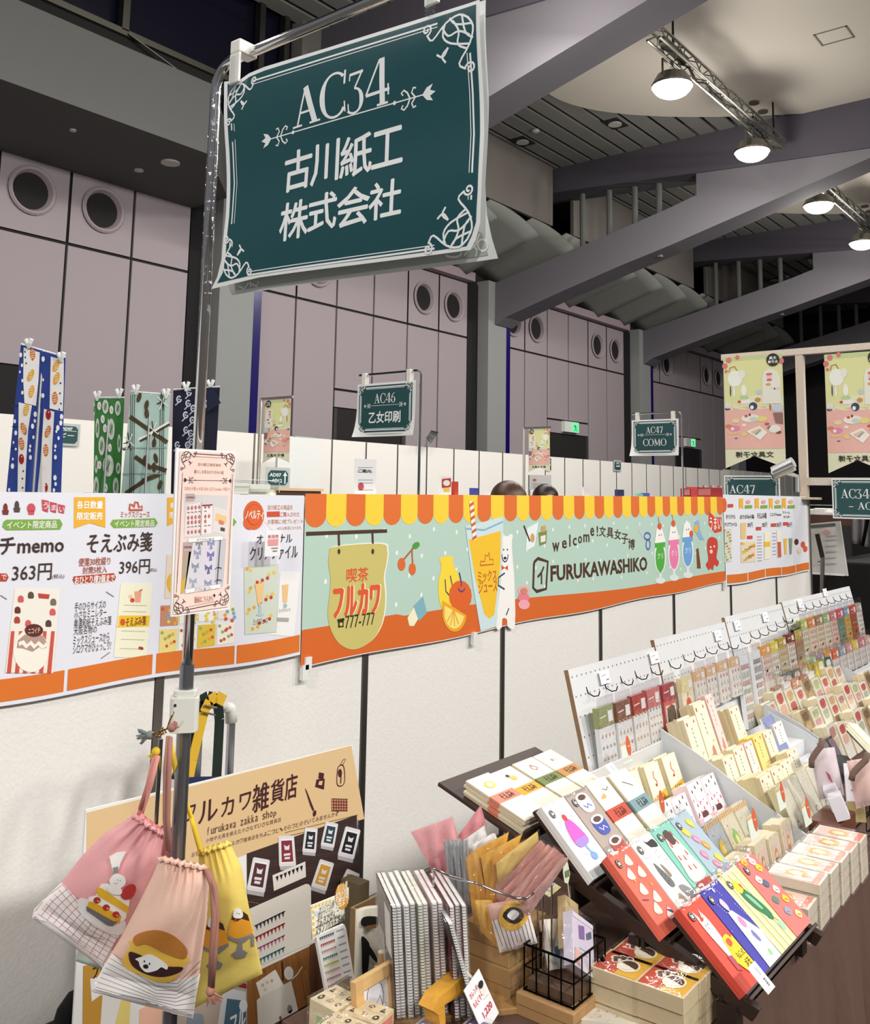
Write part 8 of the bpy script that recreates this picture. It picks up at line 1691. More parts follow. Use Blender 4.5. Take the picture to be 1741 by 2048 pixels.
pad_('deep blue memo pad with a white gown', 3, 1, '#4440a8', dress)
def melon(a):
    for q in range(5): a.poly([(.0 + q * .25, 0), (.1 + q * .25, 0), (-.2 + q * .25 + .2, 1), (-.3 + q * .25 + .2, 1)], '#f2edc0', 2) if q < 4 else None
    a.sm([(.3, .76), (.5, .78), (.74, .55), (.82, .36), (.68, .3), (.46, .45), (.32, .62)], '#2f7d4c', 3); a.sm([(.25, .84), (.5, .86), (.52, .74), (.3, .72)], '#f3d437', 4); a.poly([(.46, .82), (.56, .8), (.54, .72)], '#cf3a34', 5); a.sm([(.42, .68), (.56, .64), (.66, .46), (.55, .48)], '#8fc4a0', 4); E1(a, .84, .2, .11, .07, '#a9d0b4', 4); a.ln([(.76, .32), (.82, .26)], .02, '#2f7d4c', 4)
pad_('pale yellow memo pad with a green bottle', 3, 2, '#e9e49c', melon)
def lab_(a):
    for x, y, c_ in ((.35, .95, '#f0b83a'), (.7, .9, '#f4f0ea'), (.75, .8, '#f3d22c'), (.35, .7, '#f4f0ea'), (.5, .62, '#4a6a86'), (.7, .5, '#e9e2da'), (.35, .42, '#5a8a7a'), (.75, .36, '#f2c62c'), (.45, .25, '#8fa6c0'), (.75, .15, '#e6d08a')): a.sm([(x - .14, y + .02), (x + .02, y + .06), (x + .13, y - .01), (x - .02, y - .05)], c_, 3); a.ln([(x - .06, y + .01), (x + .05, y - .02)], .02, '#c9503f', 4)
pad_('salmon pink memo pad crowded with stickers', 3, 3, '#e67a72', lab_)
for p, lab in ((at(1209, 1531, 'y', 1.03), 'white price card at the right end of the top rack step'), (at(1495, 1937, 'y', .605), 'white price card on the front edge of the red cat pad')):
    card('price_card', lab, 'card', .044, .032, .001, '#f3f3f5', lambda a: (a.ln([(.15, .6), (.45, .6)], .04, '#a9a9b0'), a.text('¥385', .55, .7, .85, .5, '#55555c', 2, .02), a.ln([(.5, .3), (.85, .3)], .02, '#b9b9c0')), None, 'paper', mtx(p, (0, -.75, -.66), (1, 0, 0)))
# ================================================================ WHITE STEP TRAYS, PEGBOARDS AND THEIR GOODS
def lean_m(x, y, z, a=.36): return mtx((x, y, z), (1, 0, 0), (0, math.sin(a), math.cos(a)))
GRYW = '#d9dbdd'
def tray(x0, x1, prof, lab):
    """prof: list of (y, z) giving the stepped top of the side walls from back to front"""
    t = thing('step_tray', lab, 'tray', ((x0 + x1) / 2, (prof[0][0] + prof[-1][0]) / 2, TZ), 'white stepped display trays'); poly = [(y, z) for y, z in prof] + [(prof[-1][0], TZ + .001), (prof[0][0], TZ + .001)]
    for x in (x0, x1 - .005): MB().prism(poly, lambda a_, b__, w_, x=x: (x + w_, a_, b__), .005, '#cdd0d3').build('side_wall', 'plastic', t)
    MB().box(x0 + .005, x1 - .005, prof[0][0] - .005, prof[0][0], TZ + .001, prof[0][1] - .03, '#d6d8da').build('back_wall', 'plastic', t)
    MB().box(x0 + .005, x1 - .005, prof[-1][0], prof[-1][0] + .005, TZ + .001, prof[-1][1], '#dcdee0').build('front_wall', 'plastic', t)
    return t
tray(1.995, 2.452, [(1.15, 1.0), (1.05, .955), (.91, .88), (.745, .80)], 'white stepped tray right of the dark rack')
tray(2.53, 3.28, [(1.15, .91), (1.03, .865), (.93, .81), (.80, .78)], 'white stepped tray with cream card decks in the middle')
tray(3.30, 4.25, [(1.17, .93), (1.05, .88), (.93, .81), (.86, .78)], 'white stepped tray at the right edge of the picture')
ORD = ('first', 'second', 'third', 'fourth', 'fifth', 'sixth', 'seventh', 'eighth')
def deck(name, cat, what, x, y, z, W_, H_, th, n, draw, edge='#dccfa4', col='#f0e8cf', a=.36, film=False, group=None, mat='paper', gap=.0005):
    """a pile of n upright packs, one behind the other, the front one printed"""
    o = card(name, what + ', front one', cat, W_, H_, th, col, draw, group, mat, None, False, edge=edge)
    if film: MB().box(-.002, W_ + .002, -.002, H_ + .005, th + .002, th + .0021, '#ffffff').build('sleeve', 'film', o, local=True)
    base = lean_m(x, y, z, a)
    for q in range(n):
        Mx = base @ Matrix.Translation((random.uniform(-.001, .001), random.uniform(-.003, .003), -q * (th + gap) - th))
        if q == 0: o.matrix_world = Mx
        else:
            c = copy_at(o, Mx, what + (', %s from front' % ORD[q] if q < 8 else ', behind'))
            for ch in list(c.children):
                if ch.name.startswith(('print', 'sleeve')): bpy.data.objects.remove(ch)
    return o
def risers(x0, x1, y, z): return MB().box(x0, x1, y, y + .1, TZ + .002, z, '#dfe0e0')
for x0, x1, lst, lb in ((2.001, 2.446, ((1.03, .835), (.92, .80)), 'first'), (2.536, 3.274, ((1.03, .84), (.92, .80)), 'second'), (3.306, 4.244, ((1.05, .81),), 'third')):
    for i, (y, z) in enumerate(lst): tag(risers(x0, x1, y, z).build('tray_riser', 'plastic', None, loc=(x0, y, TZ)), 'plain white riser block inside the %s stepped tray, %s step' % (lb, ('upper', 'lower')[i]), 'riser')
# row 1: cream sets with yellow bands
def yb(a):
    a.ln([(.5, .86), (.42, .74), (.55, .66), (.48, .58)], .04, '#d8604a'); E1(a, .46, .6, .06, .025, '#a83a2c', 3); a.poly([(0, .2), (1, .26), (1, .48), (0, .4)], '#dcb23c', 2); a.text('そえぶみ', .25, .42, .8, .3, '#6a4a1a', 3, .02)
G_ = 'yellow banded letter sets in the white tray'
for i, (x, n, a_) in enumerate(((2.025, 7, .34), (2.135, 5, .30), (2.245, 6, .28), (2.35, 4, .26))): deck('letter_set', 'letter set', 'yellow banded cream letter set, %s pile from the left' % ORD[i], x, 1.06, .836, .078, .125, .0072, n, yb, group=G_)
# row 2: pink and white memo pads
def pk(a):
    a.poly([(0, 0), (1, 0), (1, .3), (0, .3)], '#f2b6c0', 1)
    for q in range(16): x, y = (q * .39) % .9 + .05, .35 + (q * .217) % .6; a.poly([(x - .03, y - .03), (x + .03, y - .03), (x + .02, y + .035), (x - .02, y + .035)], ['#d8405a', '#e28aa0', '#3a3a44'][q % 3], 2)
    a.sm([(.32, .62), (.7, .62), (.76, .78), (.5, .84), (.26, .78)], '#f1eeea', 3); a.sm([(.36, .4), (.64, .4), (.7, .3), (.3, .3)], '#5a3630', 3); a.sm([(.25, .28), (.78, .28), (.7, .14), (.3, .12)], '#f5ece8', 3)
for i in range(5): deck('memo_pad', 'memo pad', 'pink and white berry memo pad, %s from the left' % ORD[i], 2.008 + .0875 * i, .955, .801 + .006 * (i % 2) + .01 * (i > 2), .08, .115, .014, 3, pk, edge='#f1dfe0', col='#f8f4f3', a=.42, group='pink berry memo pads in the white tray', mat='gloss')
# row 3: sachets with striped headers
def fruit(c_): 
    def f(a):
        for q in range(7): a.poly([(q * .16, .9), (q * .16 + .08, .9), (q * .16 + .12, 1), (q * .16 + .04, 1)], '#e5a23a', 2)
        a.sm([(.3, .5), (.55, .62), (.7, .4), (.5, .2), (.34, .3)], c_, 3); a.sm([(.42, .46), (.55, .5), (.6, .38), (.48, .3)], '#f0e6a0', 4)
        for q in range(8): E1(a, (q * .37) % .9 + .05, (q * .23) % .8 + .05, .03, .015, '#a8905a' if q % 2 else '#7d8f9a', 2)
    return f
for i, (c1, bg, nm) in enumerate((('#c8a03a', '#7c868c', 'grey sachet cut by the rack'), ('#e5bf2c', '#aab4bb', 'grey sachet with a lemon, left one'), ('#e8c32e', '#b3bcc2', 'grey sachet with a lemon, right one'), ('#8cc152', '#e6ddc0', 'beige sachet with a melon, left one'), ('#93c95a', '#e2dabf', 'beige sachet with a melon, right one'))):
    deck('card_sachet', 'sachet', nm, 2.008 + .087 * i, .868, TZ + .012, .078, .11, .006, 4, fruit(c1), edge=bg, col=bg, a=.5, film=True, group='striped header sachets in the white tray', mat='gloss')
# row 4: small wrapped cream boxes
def bx_(a): a.poly([(.12, .1), (.88, .1), (.88, .8), (.12, .8)], '#eccfc0', 1); a.sm([(.4, .2), (.6, .2), (.65, .55), (.5, .68), (.36, .55)], '#c98f3f', 2); a.ell(.5, .5, .1, .08, '#f3dca0', 3)
for i in range(5): deck('card_box', 'box', 'wrapped cream box with an amber print, %s from the left' % ORD[i], 2.01 + .086 * i, .79, TZ + .004, .066, .088 - .006 * (i % 2), .022, 2, bx_, edge='#decfae', col='#e9dcc2', a=.16, film=True, group='wrapped cream boxes in the white tray')
for x, y, z, nm in ((2.10, 1.02, .885, 'orange oval sticker tag among the yellow banded sets'), (2.20, .84, .86, 'orange oval tag over the pink memo pads'), (2.45, .86, .86, 'orange oval tag before the cream card decks'), (2.452, .80, .835, 'orange oval tag at the lower right corner of the white tray'), (2.24, 1.175, .955, 'orange oval tag under the hanging sticker strips')):
    o = card('price_tag', nm, 'tag', .05, .05, .001, '#d9e0d4', lambda a: ([a.poly([(q * .2, .86), (q * .2 + .1, .86), (q * .2 + .14, 1), (q * .2 + .04, 1)], '#e6a63a', 1) for q in range(5)], a.poly([(.78 + .22 * math.cos(q * .4), .74 + .5 * math.sin(q * .4)) for q in range(16)], '#cf5c34', 2), a.ln([(.66, .74), (.9, .74)], .05, '#eab9a0', 3)) and None, 'orange oval price tags', 'paper', lean_m(x - .02, y - .03, z, .2))
# front: stacks of pink printed card boxes
def lion(a): a.poly([(.04, .06), (.96, .06), (.96, .94), (.04, .94)], '#f1cdc2', 1); a.poly([(.84, .06), (.96, .06), (.96, .94), (.84, .94)], '#dd8f74', 2); a.sm([(.3, .3), (.3, .7), (.5, .8), (.68, .66), (.68, .34), (.5, .22)], '#e2b45c', 3); a.ell(.48, .5, .13, .16, '#f3e3bf', 4); a.ln([(.64, .5), (.86, .56)], .03, '#f6efe6', 4)
b0 = card('card_box', 'x', 'box', .105, .07, .019, '#efe0cc', lion, 'pink printed card boxes in the front row', 'paper', None, True, edge='#e0d3bd'); first = True
for i in range(6):
    for k in range(4 if i else 3):
        Mx = mtx((1.985 + .0765 * i + random.uniform(-.0015, .0015), .735, TZ + .002 + k * .0222), (.05, -1, 0), (1, .05, 0)); lab = 'pink printed card box, %s stack from the left, %s layer up' % (ORD[i], ORD[k])
        if first: b0.matrix_world = Mx; b0['label'] = lab; first = False
        else: copy_at(b0, Mx, lab)
# ---------- second tray: tall and short cream decks
def deckart(c_, k=0):
    def f(a):
        a.poly([(.12, .88), (.2, .88), (.2, .94), (.12, .94)], '#c0504a', 2); a.poly([(.72, .9), (.78, .9), (.78, .95), (.72, .95)], '#c0504a', 2)
        for q in range(5): a.ln([(.42, .84 - q * .07), (.46, .80 - q * .07)], .03, '#7d766a')
        a.sm([(.45, .28), (.62, .34), (.68, .18), (.5, .08), (.4, .14)], c_, 2)
        for q in range(6): E1(a, .15 + (q * .31) % .7, .06 + (q * .17) % .35, .03, .014, ['#e3b9a0', '#c9c9b0', '#e0a08a'][q % 3], 2)
    return f
CR = 'cream card decks in the second white tray'
for i, (x, y, z, W_, H_, n, c_, col, ed, nm) in enumerate(((2.60, 1.10, .842, .082, .165, 6, '#d0644c', '#f1e8cf', '#dfd0a8', 'tall cream card with a pink leaf, far left of the back row'), (2.715, 1.115, .842, .085, .185, 5, '#c98a6a', '#f1e8cf', '#dfd0a8', 'tallest cream card with brown script'), (2.825, 1.12, .842, .05, .19, 3, '#e2897a', '#f3d6cf', '#eab9b2', 'tall pink patterned card beside the tallest one'), (2.92, 1.10, .842, .075, .14, 5, '#d9b9a0', '#efe6cd', '#dccda2', 'cream card of the last deck in the back row'),
        (2.57, .99, .802, .075, .125, 6, '#d8b79a', '#efe6cd', '#dccda2', 'cream card of the left deck in the second row'), (2.665, .995, .802, .075, .13, 4, '#d9a890', '#f0e7cf', '#dccda2', 'cream card with red stamp in the second row'), (2.76, 1.0, .802, .06, .125, 3, '#c95a5a', '#f1e3da', '#d9a0a0', 'red edged card in the second row'), (2.835, 1.0, .802, .07, .13, 5, '#dcb83a', '#f1dc8e', '#e5c95a', 'yellow card in the second row'), (2.92, 1.0, .802, .07, .125, 5, '#a9a9b9', '#efe7d0', '#dccda2', 'cream card right of the yellow one'), (3.06, 1.02, .802, .08, .12, 3, '#cfcfd8', '#f1eee8', '#e3dccb', 'white card leaning at the end of the second row'),
        (2.60, .90, TZ + .004, .08, .125, 8, '#d0604c', '#efe6cd', '#d9c89a', 'cream card with a red fox'), (2.70, .905, TZ + .004, .075, .12, 4, '#d9b9a0', '#f0e7cf', '#dccda2', 'cream card right of the fox card'), (2.79, .91, TZ + .004, .075, .12, 4, '#c9b9a0', '#f0e7cf', '#dccda2', 'cream card with faint lines'), (2.90, .925, TZ + .004, .08, .125, 4, '#cdbfa6', '#f0e8d2', '#dccda2', 'cream card with small red corner mark'))):
    deck('card_deck', 'cards', nm, x, y, z, W_, H_, .009, n, deckart(c_, i), edge=ed, col=col, a=.33, group=CR)
deck('blue_envelope', 'envelope', 'blue grey envelope behind the yellow card deck', 3.02, 1.03, .842, .10, .11, .006, 1, lambda a: a.ln([(.05, .9), (.5, .45), (.95, .9)], .012, '#6a76a0'), edge='#e9e9ee', col='#8890b8', a=.5)
def wl(a): a.ell(.5, .25, .12, .07, '#8a8f8a', 2, 12); a.ell(.5, .25, .08, .045, '#f1ecd6', 3, 12); a.ln([(.3, .8), (.7, .8)], .012, '#c9c4ac')
for i in range(4): deck('letter_pad', 'letter pad', 'wrapped ivory letter pad, %s from the left' % ORD[i], 2.535 + .078 * i, .815, TZ + .004, .074, .135, .014, 2, wl, edge='#e3d8a8', col='#f1ecd6', a=.45, film=True, group='wrapped ivory letter pads')
# dark slim cases, white erasers, pouches on the far table
MB_ = lambda: MB()
for i in range(2): card('pen_case', 'dark smoky case, %s of the pair beside the ivory pads' % ('left', 'right')[i], 'case', .05, .12, .012, '#4d464a', lambda a: a.poly([(.1, .3), (.9, .3), (.9, .95), (.1, .95)], '#7a6a70', 1), 'dark smoky cases', 'gloss', lean_m(2.93 + .058 * i, .83, TZ + .05, .5), True)
card('black_case', 'flat black case lying before the smoky cases', 'case', .09, .15, .014, '#34373b', None, None, 'gloss', mtx((2.86, .74, TZ + .045), (.9, -.25, -.2), (.2, .75, .55)), False)
card('black_case', 'dark slate case half hidden behind the cream strip', 'case', .09, .16, .012, '#3c4046', None, None, 'gloss', mtx((3.12, .75, TZ + .06), (.9, -.25, -.2), (.2, .75, .55)), False)
for i in range(3): card('paper_strip', 'long cream paper strip, %s of the fanned three at the right' % ORD[i], 'paper strip', .05, .19, .004, '#f0ead0', lambda a: a.ln([(.5, .2), (.7, .16)], .06, '#4a4a44'), 'fanned cream strips', 'paper', mtx((3.0 + .01 * i, .70, TZ + .075 + .006 * i), (.9, -.25, -.2), (-.1 + .03 * i, .8, .6)))
bk = thing('brown_box', 'reddish brown open box holding white erasers at the end of the near table', 'box', (2.56, .74, TZ)); MB().box(2.515, 2.66, .715, .79, TZ, .83, '#6a3a22').build('body', 'wood', bk, bevel=.002)
for i, (x, y, z) in enumerate(((2.535, .725, .832), (2.60, .755, .832))):
    o = card('eraser_box', ('front white cardboard box with small dots', 'rear white cardboard box with small dots')[i], 'box', .05, .055, .032, '#ece8f0', lambda a: (E1(a, .8, .2, .03, .03, '#55506a'), E1(a, .78, .5, .03, .03, '#b07a8a')), 'white boxes in the brown box', 'paper', mtx((x, y, z), (.95, .3, 0), (-.1, .35, .93)), False)
card('white_card', 'tall white card standing behind the white boxes', 'card', .045, .14, .003, '#eeeaf0', lambda a: (a.poly([(0, 0), (1, 0), (1, .35), (0, .35)], '#b09a6a', 1), E1(a, .4, .7, .06, .03, '#6a5a7a'), a.ln([(.3, .55), (.6, .5)], .05, '#6a5a7a')), None, 'paper', mtx((2.662, .735, .80), (.55, -.8, 0), (.1, .1, 1)))
for i, (px, col, lab) in enumerate(((1648, '#efe2e6', 'white pouch with a small red mark and brown strap'), (1722, '#edc9c0', 'pink pouch with a brown strap at the right edge'))):
    q = [(px - 30 + 2, 1500 + 22 * i), (px + 22, 1494 + 20 * i), (px + 42, 1590 + 14 * i), (px - 8, 1600 + 18 * i)]; wrapped(lab, q, 2.45 - .1 * i, col, .02, (lambda a: a.poly([(.45, .45), (.6, .55), (.66, .75), (.52, .62)], '#b5555a', 2)) if not i else None, 'cloth', 3, 'small pouches with straps', 'strap_pouch', i == 0)
    MB().tube([atd(x, y, 2.40 - .1 * i) for x, y in ((px - 3 + 18 * i, 1478 + 28 * i), (px - 5 + 16 * i, 1492 + 28 * i), (px - 16 + 12 * i, 1506 + 28 * i), (px - 24 + 8 * i, 1520 + 28 * i), (px - 24 + 6 * i, 1534 + 26 * i))], .0075, '#7d675a', 8).build('strap', 'cloth', [o for o in C.objects if o.name.startswith('strap_pouch')][-1], smooth=True)
# black wire basket at the right edge and front goods of the far table
t = thing('wire_basket', 'black wire basket corner at the right edge of the picture', 'basket', (2.9, .72, TZ))
for z in (TZ + .003, TZ + .05, TZ + .09): MB().tube([(2.72, .706, z), (3.0, .706, z), (3.0, .74, z), (2.72, .74, z), (2.72, .706, z)], .0022, '#101012', 6).build('hoop', 'steel', t)
for i in range(8): MB().tube([(2.72 + .04 * i, .706, TZ + .003), (2.72 + .04 * i, .706, TZ + .09)], .0014, '#101012', 5).build('wire', 'steel', t)
# ---------- third tray goods, wrapped packs in rows
def pack(cs):
    def f(a):
        for q, c_ in enumerate(cs): a.sm([(.2, .9 - q * .28), (.8, .92 - q * .28), (.75, .72 - q * .28), (.25, .7 - q * .28)], c_, 2)
    return f
PAL = [('#e9e2d4', ('#c98a7a', '#e3c9a0')), ('#f1ede6', ('#d0584a', '#b9c4a0')), ('#efe9da', ('#c9503c', '#e9b9a0')), ('#a88a5e', ('#7d5f3c', '#c9a878')), ('#efe6cf', ('#d9b07a', '#c0504a')), ('#e9e2d0', ('#b9c48a', '#d9a0a8'))]
G3 = 'wrapped packs in the right stepped tray'
for r_, (y, z, n, H_, nm) in enumerate(((1.13, .812, 9, .12, 'back row'), (1.02, .812, 9, .10, 'middle row'), (.93, TZ + .004, 9, .10, 'front row'))):
    for i in range(n):
        bg, cs = PAL[(i * 2 + r_ * 3 + i // 3) % 6]; deck('card_pack', 'pack', '%s wrapped pack, right tray %s, %s from left' % (('pale', 'white', 'ivory', 'brown', 'cream', 'buff')[(i * 2 + r_ * 3 + i // 3) % 6], nm, (ORD + ('ninth',))[i]), 3.315 + .103 * i, y, z, .085, H_ + .012 * ((i * 5 + r_) % 3), .016, 3, pack(cs), edge='#ddd0ae', col=bg, a=.35, film=True, group=G3)
for i, (c_, nm) in enumerate((('#66788a', 'slate blue'), ('#7d7468', 'grey patterned'), ('#d9b9a0', 'beige patterned'), ('#efd33e', 'bright yellow'), ('#c9b93a', 'olive yellow'), ('#3f7a68', 'dark green'))): deck('card_pack', 'pack', 'large %s pack standing at the back of the right tray' % nm, 3.62 + .1 * i, 1.175, .84, .088, .14, .03, 1, pack(('#e9e2d4', '#b9a08a') if i != 3 else ('#a8902a', '#c0a830')), edge=c_, col=c_, a=.25, film=True, group='large packs at the back of the right tray', mat='gloss')
# ---------- pegboards
BRD = [(2.215, 2.735, 1.165), (2.74, 3.315, 1.185), (3.32, 3.925, 1.20), (3.935, 4.93, 1.205)]
def by(z): return 1.20 + (z - TZ) * .25
def BP(px, py):
    """photo point on the leaning board"""
    y = 1.27
    for _ in range(4): p = at(px, py, 'y', y); y = by(p.z)
    return p
boards = []
for i, (x0, x1, zt_) in enumerate(BRD):
    t = thing('pegboard', 'white pegboard, %s from the left, leaning behind the trays' % ORD[i], 'pegboard', (x0, 1.25, TZ), 'white pegboards'); boards.append(t); e = Vector((0, .25, 1)).normalized(); n_ = Vector((0, -1, .25)).normalized(); L_ = (zt_ - TZ) / e.z; o = Vector((x0, by(TZ), TZ + .001))
    MB().obox(o, (x1 - x0 - .005, 0, 0), e * L_, -n_ * .012, '#dfe0e1').build('board', 'plastic', t); MB().obox(o - Vector((.002, 0, 0)), (.002, 0, 0), e * L_, -n_ * .012, '#9a7a5a').build('edge', 'wood', t)
    m = MB(); k = 0
    for a_ in range(int((x1 - x0) / .025)):
        for b__ in range(int(L_ / .025)):
            if b__ % 2 or a_ % 1: continue
            c = o + Vector((.012 + a_ * .025, 0, 0)) + e * (L_ - .02 - b__ * .025) + n_ * .0006; r_ = .0028; m.add([c + Vector((r_ * math.cos(q), 0, 0)) + e * (r_ * math.sin(q)) for q in (0, 1.26, 2.51, 3.77, 5.03)], [(0, 1, 2, 3, 4)], '#6d6f72')
    h = m.build('peg_holes', 'matte', t, fix=False); h['kind'] = 'stuff'
def hang(x, z, W_, H_, head, body, lab, art, hh=.035, th=.014, grp='packs hanging on the pegboards', film=.03, bd=0):
    """pack hanging on a hook at board point x, z (top centre)"""
    e = Vector((0, .12, 1)).normalized(); n_ = Vector((0, -1, .12)).normalized(); zt_ = z - film; p = Vector((x - W_ / 2, by(z) - .035, z)) - e * (film + H_)
    t = card('hanging_pack', lab, 'pack', W_, H_, th, body, None, grp, 'gloss', mtx(p, (1, 0, 0), e))
    def d(a): a.poly([(0, 1 - hh / H_), (1, 1 - hh / H_), (1, 1), (0, 1)], head, 1); a.poly([(.62, 1 - hh / H_ * .8), (.92, 1 - hh / H_ * .8), (.92, 1 - hh / H_ * .25), (.62, 1 - hh / H_ * .25)], '#f1efec', 2); a.ln([(.1, 1 - hh / H_ * .5), (.5, 1 - hh / H_ * .45)], .04, '#f1ebe0', 2); art(a)
    a = CA(W_, H_, th + .0002); d(a); a.build(t, local=True)
    MB().box(-.0005, W_ + .0005, H_ - hh, H_ + .0005, -.0005, th + .0001, head).build('header_side', 'gloss', t, local=True); MB().box(-.004, W_ + .004, -.003, H_ + film * .9, th + .0025, th + .0026, '#ffffff').build('sleeve', 'film', t, local=True)
    b = boards[[i for i, q in enumerate(BRD) if q[0] <= x][-1]]; q0 = Vector((x, by(z + .014), z + .014)); MB().tube([q0, q0 + Vector((.002, -.006, -.016)), q0 + Vector((.003, -.022, -.022)), q0 + Vector((.003, -.036, -.018)), q0 + Vector((.003, -.040, -.006))], .0016, '#18181a', 6).build('hook', 'steel', b, smooth=True)
    return t
def stk(cs, rows=8, per=4, sz=.035, y0=.04, y1=.84):
    def f(a):
        for r_ in range(rows):
            for c_ in range(per):
                x, y = .16 + c_ * .7 / max(per - 1, 1), lerp(y1, y0, r_ / max(rows - 1, 1)); cc = cs[r_ % len(cs)]
                if r_ % 3 == 1: a.poly([(x - .035, y - sz * .5), (x + .02, y - sz * .5), (x + .03, y + sz * .5), (x - .015, y + sz * .5)], cc, 2)
                else: E1(a, x, y, .055, sz * .42, cc, 2); E1(a, x, y + .002, .025, sz * .2, '#f1e6dc', 3)
    return f
BRN = ('#a8643c', '#c98a7a', '#7a7d72', '#c9985a', '#b06a5a')
zt1 = 1.118
for i, (px, py, H_, hd, cs, lab) in enumerate(((1175, 1385, .275, '#9aa26e', BRN, 'green headed strip of tiny food stickers'), (1211, 1375, .30, '#8a5a48', BRN[::-1], 'brown headed strip of tiny food stickers'), (1243, 1363, .31, '#b8463e', ('#b8504a', '#c99a8a', '#d9a878'), 'red headed strip of tiny food stickers'), (1272, 1352, .21, '#cf7d78', BRN[1:], 'pink headed strip of tiny food stickers'))):
    p = BP(px, py); hang(p.x, p.z, .083, H_, hd, '#ecebe9', lab, stk(cs, 9), .05)
def redk(a): a.poly([(.08, .04), (.92, .04), (.92, .62), (.08, .62)], '#f0ddd6', 2); a.sm([(.2, .55), (.8, .58), (.85, .2), (.6, .1), (.25, .15)], '#2a1a18', 3); E1(a, .6, .28, .12, .07, '#e8a49a', 4); a.ln([(.15, .56), (.6, .62)], .05, '#c23c3c', 4)
p = BP(1303, 1343); hang(p.x, p.z, .083, .155, '#b0474e', '#c9545a', 'dark red pack with a black and pink illustration', redk, .045)
p = BP(1340, 1331); hang(p.x, p.z, .083, .165, '#e9dca8', '#f1e9cc', 'cream pack with a round red figure', lambda a: (a.sm([(.35, .62), (.62, .62), (.74, .4), (.6, .2), (.36, .22), (.26, .42)], '#cf4e34', 3), a.ell(.5, .3, .14, .07, '#f0c9a8', 4), a.ln([(.44, .66), (.48, .74)], .03, '#3a4a30', 4)), .04)
for i, (px, py, lab, cs) in enumerate(((1368, 1318, 'small white floral pack', ('#d9a0a0', '#b9c9a8')), (1390, 1310, 'small pack with brown and pink rows', ('#8a5a50', '#d99a98')), (1414, 1302, 'small pack with tomato and leaf print', ('#cf4a3c', '#8ab45a')), (1438, 1294, 'small glossy pack with pink rows', ('#d07a80', '#b9b9b4')))): p = BP(px, py); hang(p.x, p.z, .074, .125, '#e3bd98', '#f1ece6', lab, stk(cs, 4, 3, .1, .1, .66), .03)
for i, (px, py, lab, cs) in enumerate(((1457, 1292, 'long clear strip with red and green nail shapes', ('#c25a54', '#a9b98a', '#cf7a5a', '#8fa87a')), (1482, 1282, 'long clear strip with dark nail shapes', ('#4a3a4a', '#5a4a5e', '#6a5460', '#b05a5e')))): p = BP(px, py); hang(p.x, p.z, .082, .235, '#eceef0', '#eeeeef', lab, stk(cs, 8, 5, .09, .05, .85), .03)
row3 = [(1502, 1272, '#e8a85e', '#ecd5cc', 'orange headed'), (1519, 1266, '#e9cf3e', '#ece6da', 'yellow headed'), (1536, 1258, '#c2a63a', '#d9cba8', 'mustard headed'), (1553, 1250, '#8a3c34', '#e9ddd0', 'maroon edged'), (1570, 1242, '#ecd04a', '#e6b98a', 'lemon and pink'), (1588, 1234, '#3f4658', '#cfc9c0', 'navy headed')]
for i, (px, py, hd, bd, lab) in enumerate(row3): p = BP(px, py); hang(min(p.x, 3.9), p.z, .084, .15, hd, bd, lab + ' patterned pack on the third pegboard', stk((hd, '#c9705a', '#a9b08a', '#8a8a92'), 6, 4, .09, .06, .76), .032)
for i, (px, py, hd) in enumerate(((1515, 1342, '#e3ddd4'), (1538, 1334, '#dfd8ce'))): p = BP(px, py); hang(p.x, p.z, .07, .13, hd, '#ece8e0', ('left', 'right')[i] + ' pale pack in the lower row of the third pegboard', stk(('#c9a08a', '#a9b4a0'), 6, 3, .09, .06, .8), .03)
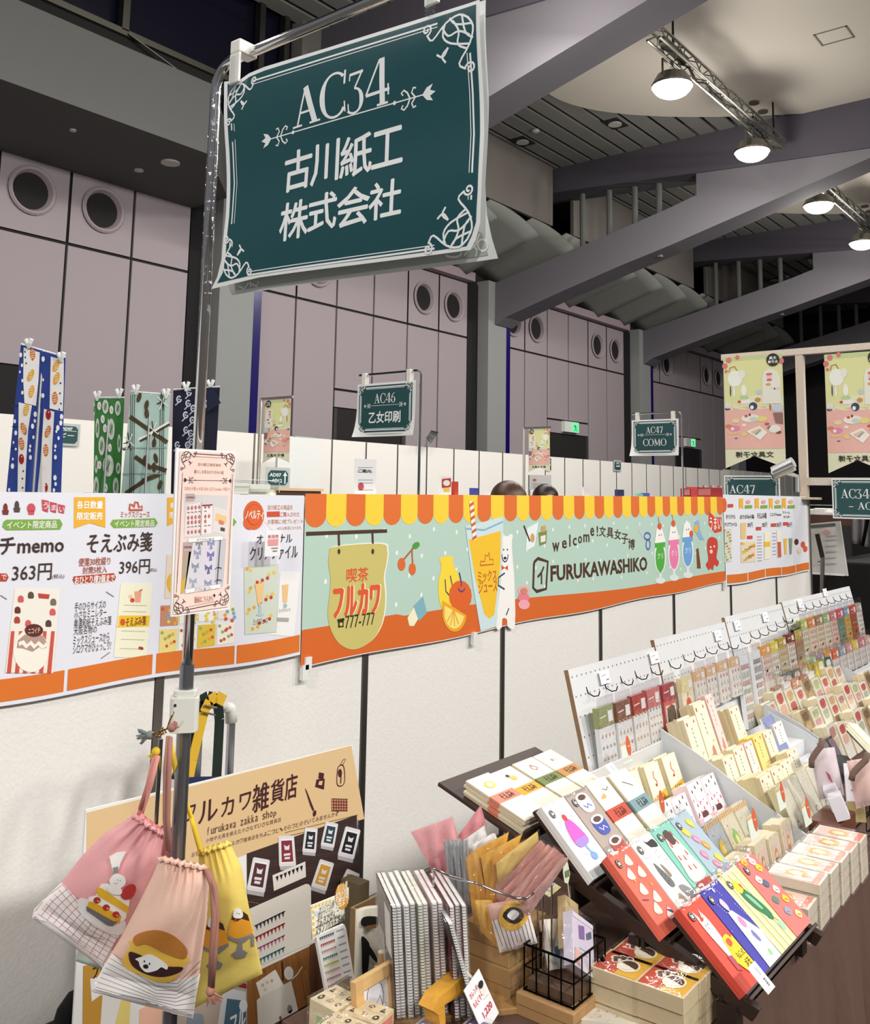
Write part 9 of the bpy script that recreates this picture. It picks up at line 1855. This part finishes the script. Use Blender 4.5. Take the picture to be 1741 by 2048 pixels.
row4 = [('#b9c46a', '#e6dfca', 'leaf green'), ('#df8a3c', '#ecdcc8', 'orange'), ('#a8825e', '#e9d9bf', 'tan'), ('#9db37c', '#ece2cc', 'sage'), ('#cf7d80', '#ecc9bf', 'rose'), ('#d25a6a', '#6f9a86', 'crimson and green'), ('#7f9fb8', '#dcb85a', 'sky blue and gold'), ('#c9503c', '#b0603c', 'scarlet'), ('#b9a89a', '#efece6', 'stone')]
for i, (hd, bd, lab) in enumerate(row4): p = BP(1597 + i * 12.2, 1228 - i * 5.6); hang(3.995 + i * .104, 1.165, .088, .15, hd, bd, lab + ' headed pack in the upper row of the fourth pegboard', stk((hd, '#c9806a', '#a9a08a'), 6, 4, .09, .06, .76), .04)
for i, (hd, lab) in enumerate((('#b9c9a0', 'pale green'), ('#a89ab0', 'lilac grey'), ('#e3a04a', 'amber'), ('#df7048', 'vermilion'), ('#9aa9b4', 'blue grey'), ('#d99a94', 'dusty pink'), ('#e9cf62', 'buttercup'), ('#d5808a', 'raspberry'), ('#d9b0a0', 'peach'))): hang(3.985 + i * .104, 1.02, .082, .115, hd, '#ece6e0', lab + ' headed pack in the lower row of the fourth pegboard', stk(('#c9a9a0', '#b9b9a9'), 4, 3, .09, .06, .7), .04)
for i, (c_, lab) in enumerate((('#a8866c', 'tan'), ('#e6e6e4', 'white'), ('#cf8a70', 'terracotta'), ('#b0605a', 'brick'), ('#ecebe8', 'pale'))): p = BP(1548 + i * 14, 1352 - i * 7); hang(3.50 + i * .095, 1.0, .075, .15, c_, c_, lab + ' crinkly wrapped pouch low on the third pegboard', lambda a: a.poly([(.4, .1), (.95, .1), (.95, .6), (.4, .5)], '#f4f1ee', 2), .03, .03, film=.05)
for i, (px, py) in enumerate(((1206, 1351), (1305, 1312), (1433, 1268), (1472, 1248), (1528, 1232), (1598, 1205), (1648, 1183))):
    p = BP(px, py); card('price_slip', 'small white price slip on the pegboards, %s from the left' % ORD[i], 'card', .055, .034, .001, '#f4f4f5', lambda a: (a.ln([(.15, .65), (.6, .7)], .03, '#9a9aa2'), a.ln([(.55, .3), (.85, .3)], .05, '#7d7d86')), 'price slips on the pegboards', 'paper', mtx((p.x - .03, by(p.z) - .012, p.z - .02), (1, 0, 0), (0, .25, 1)))
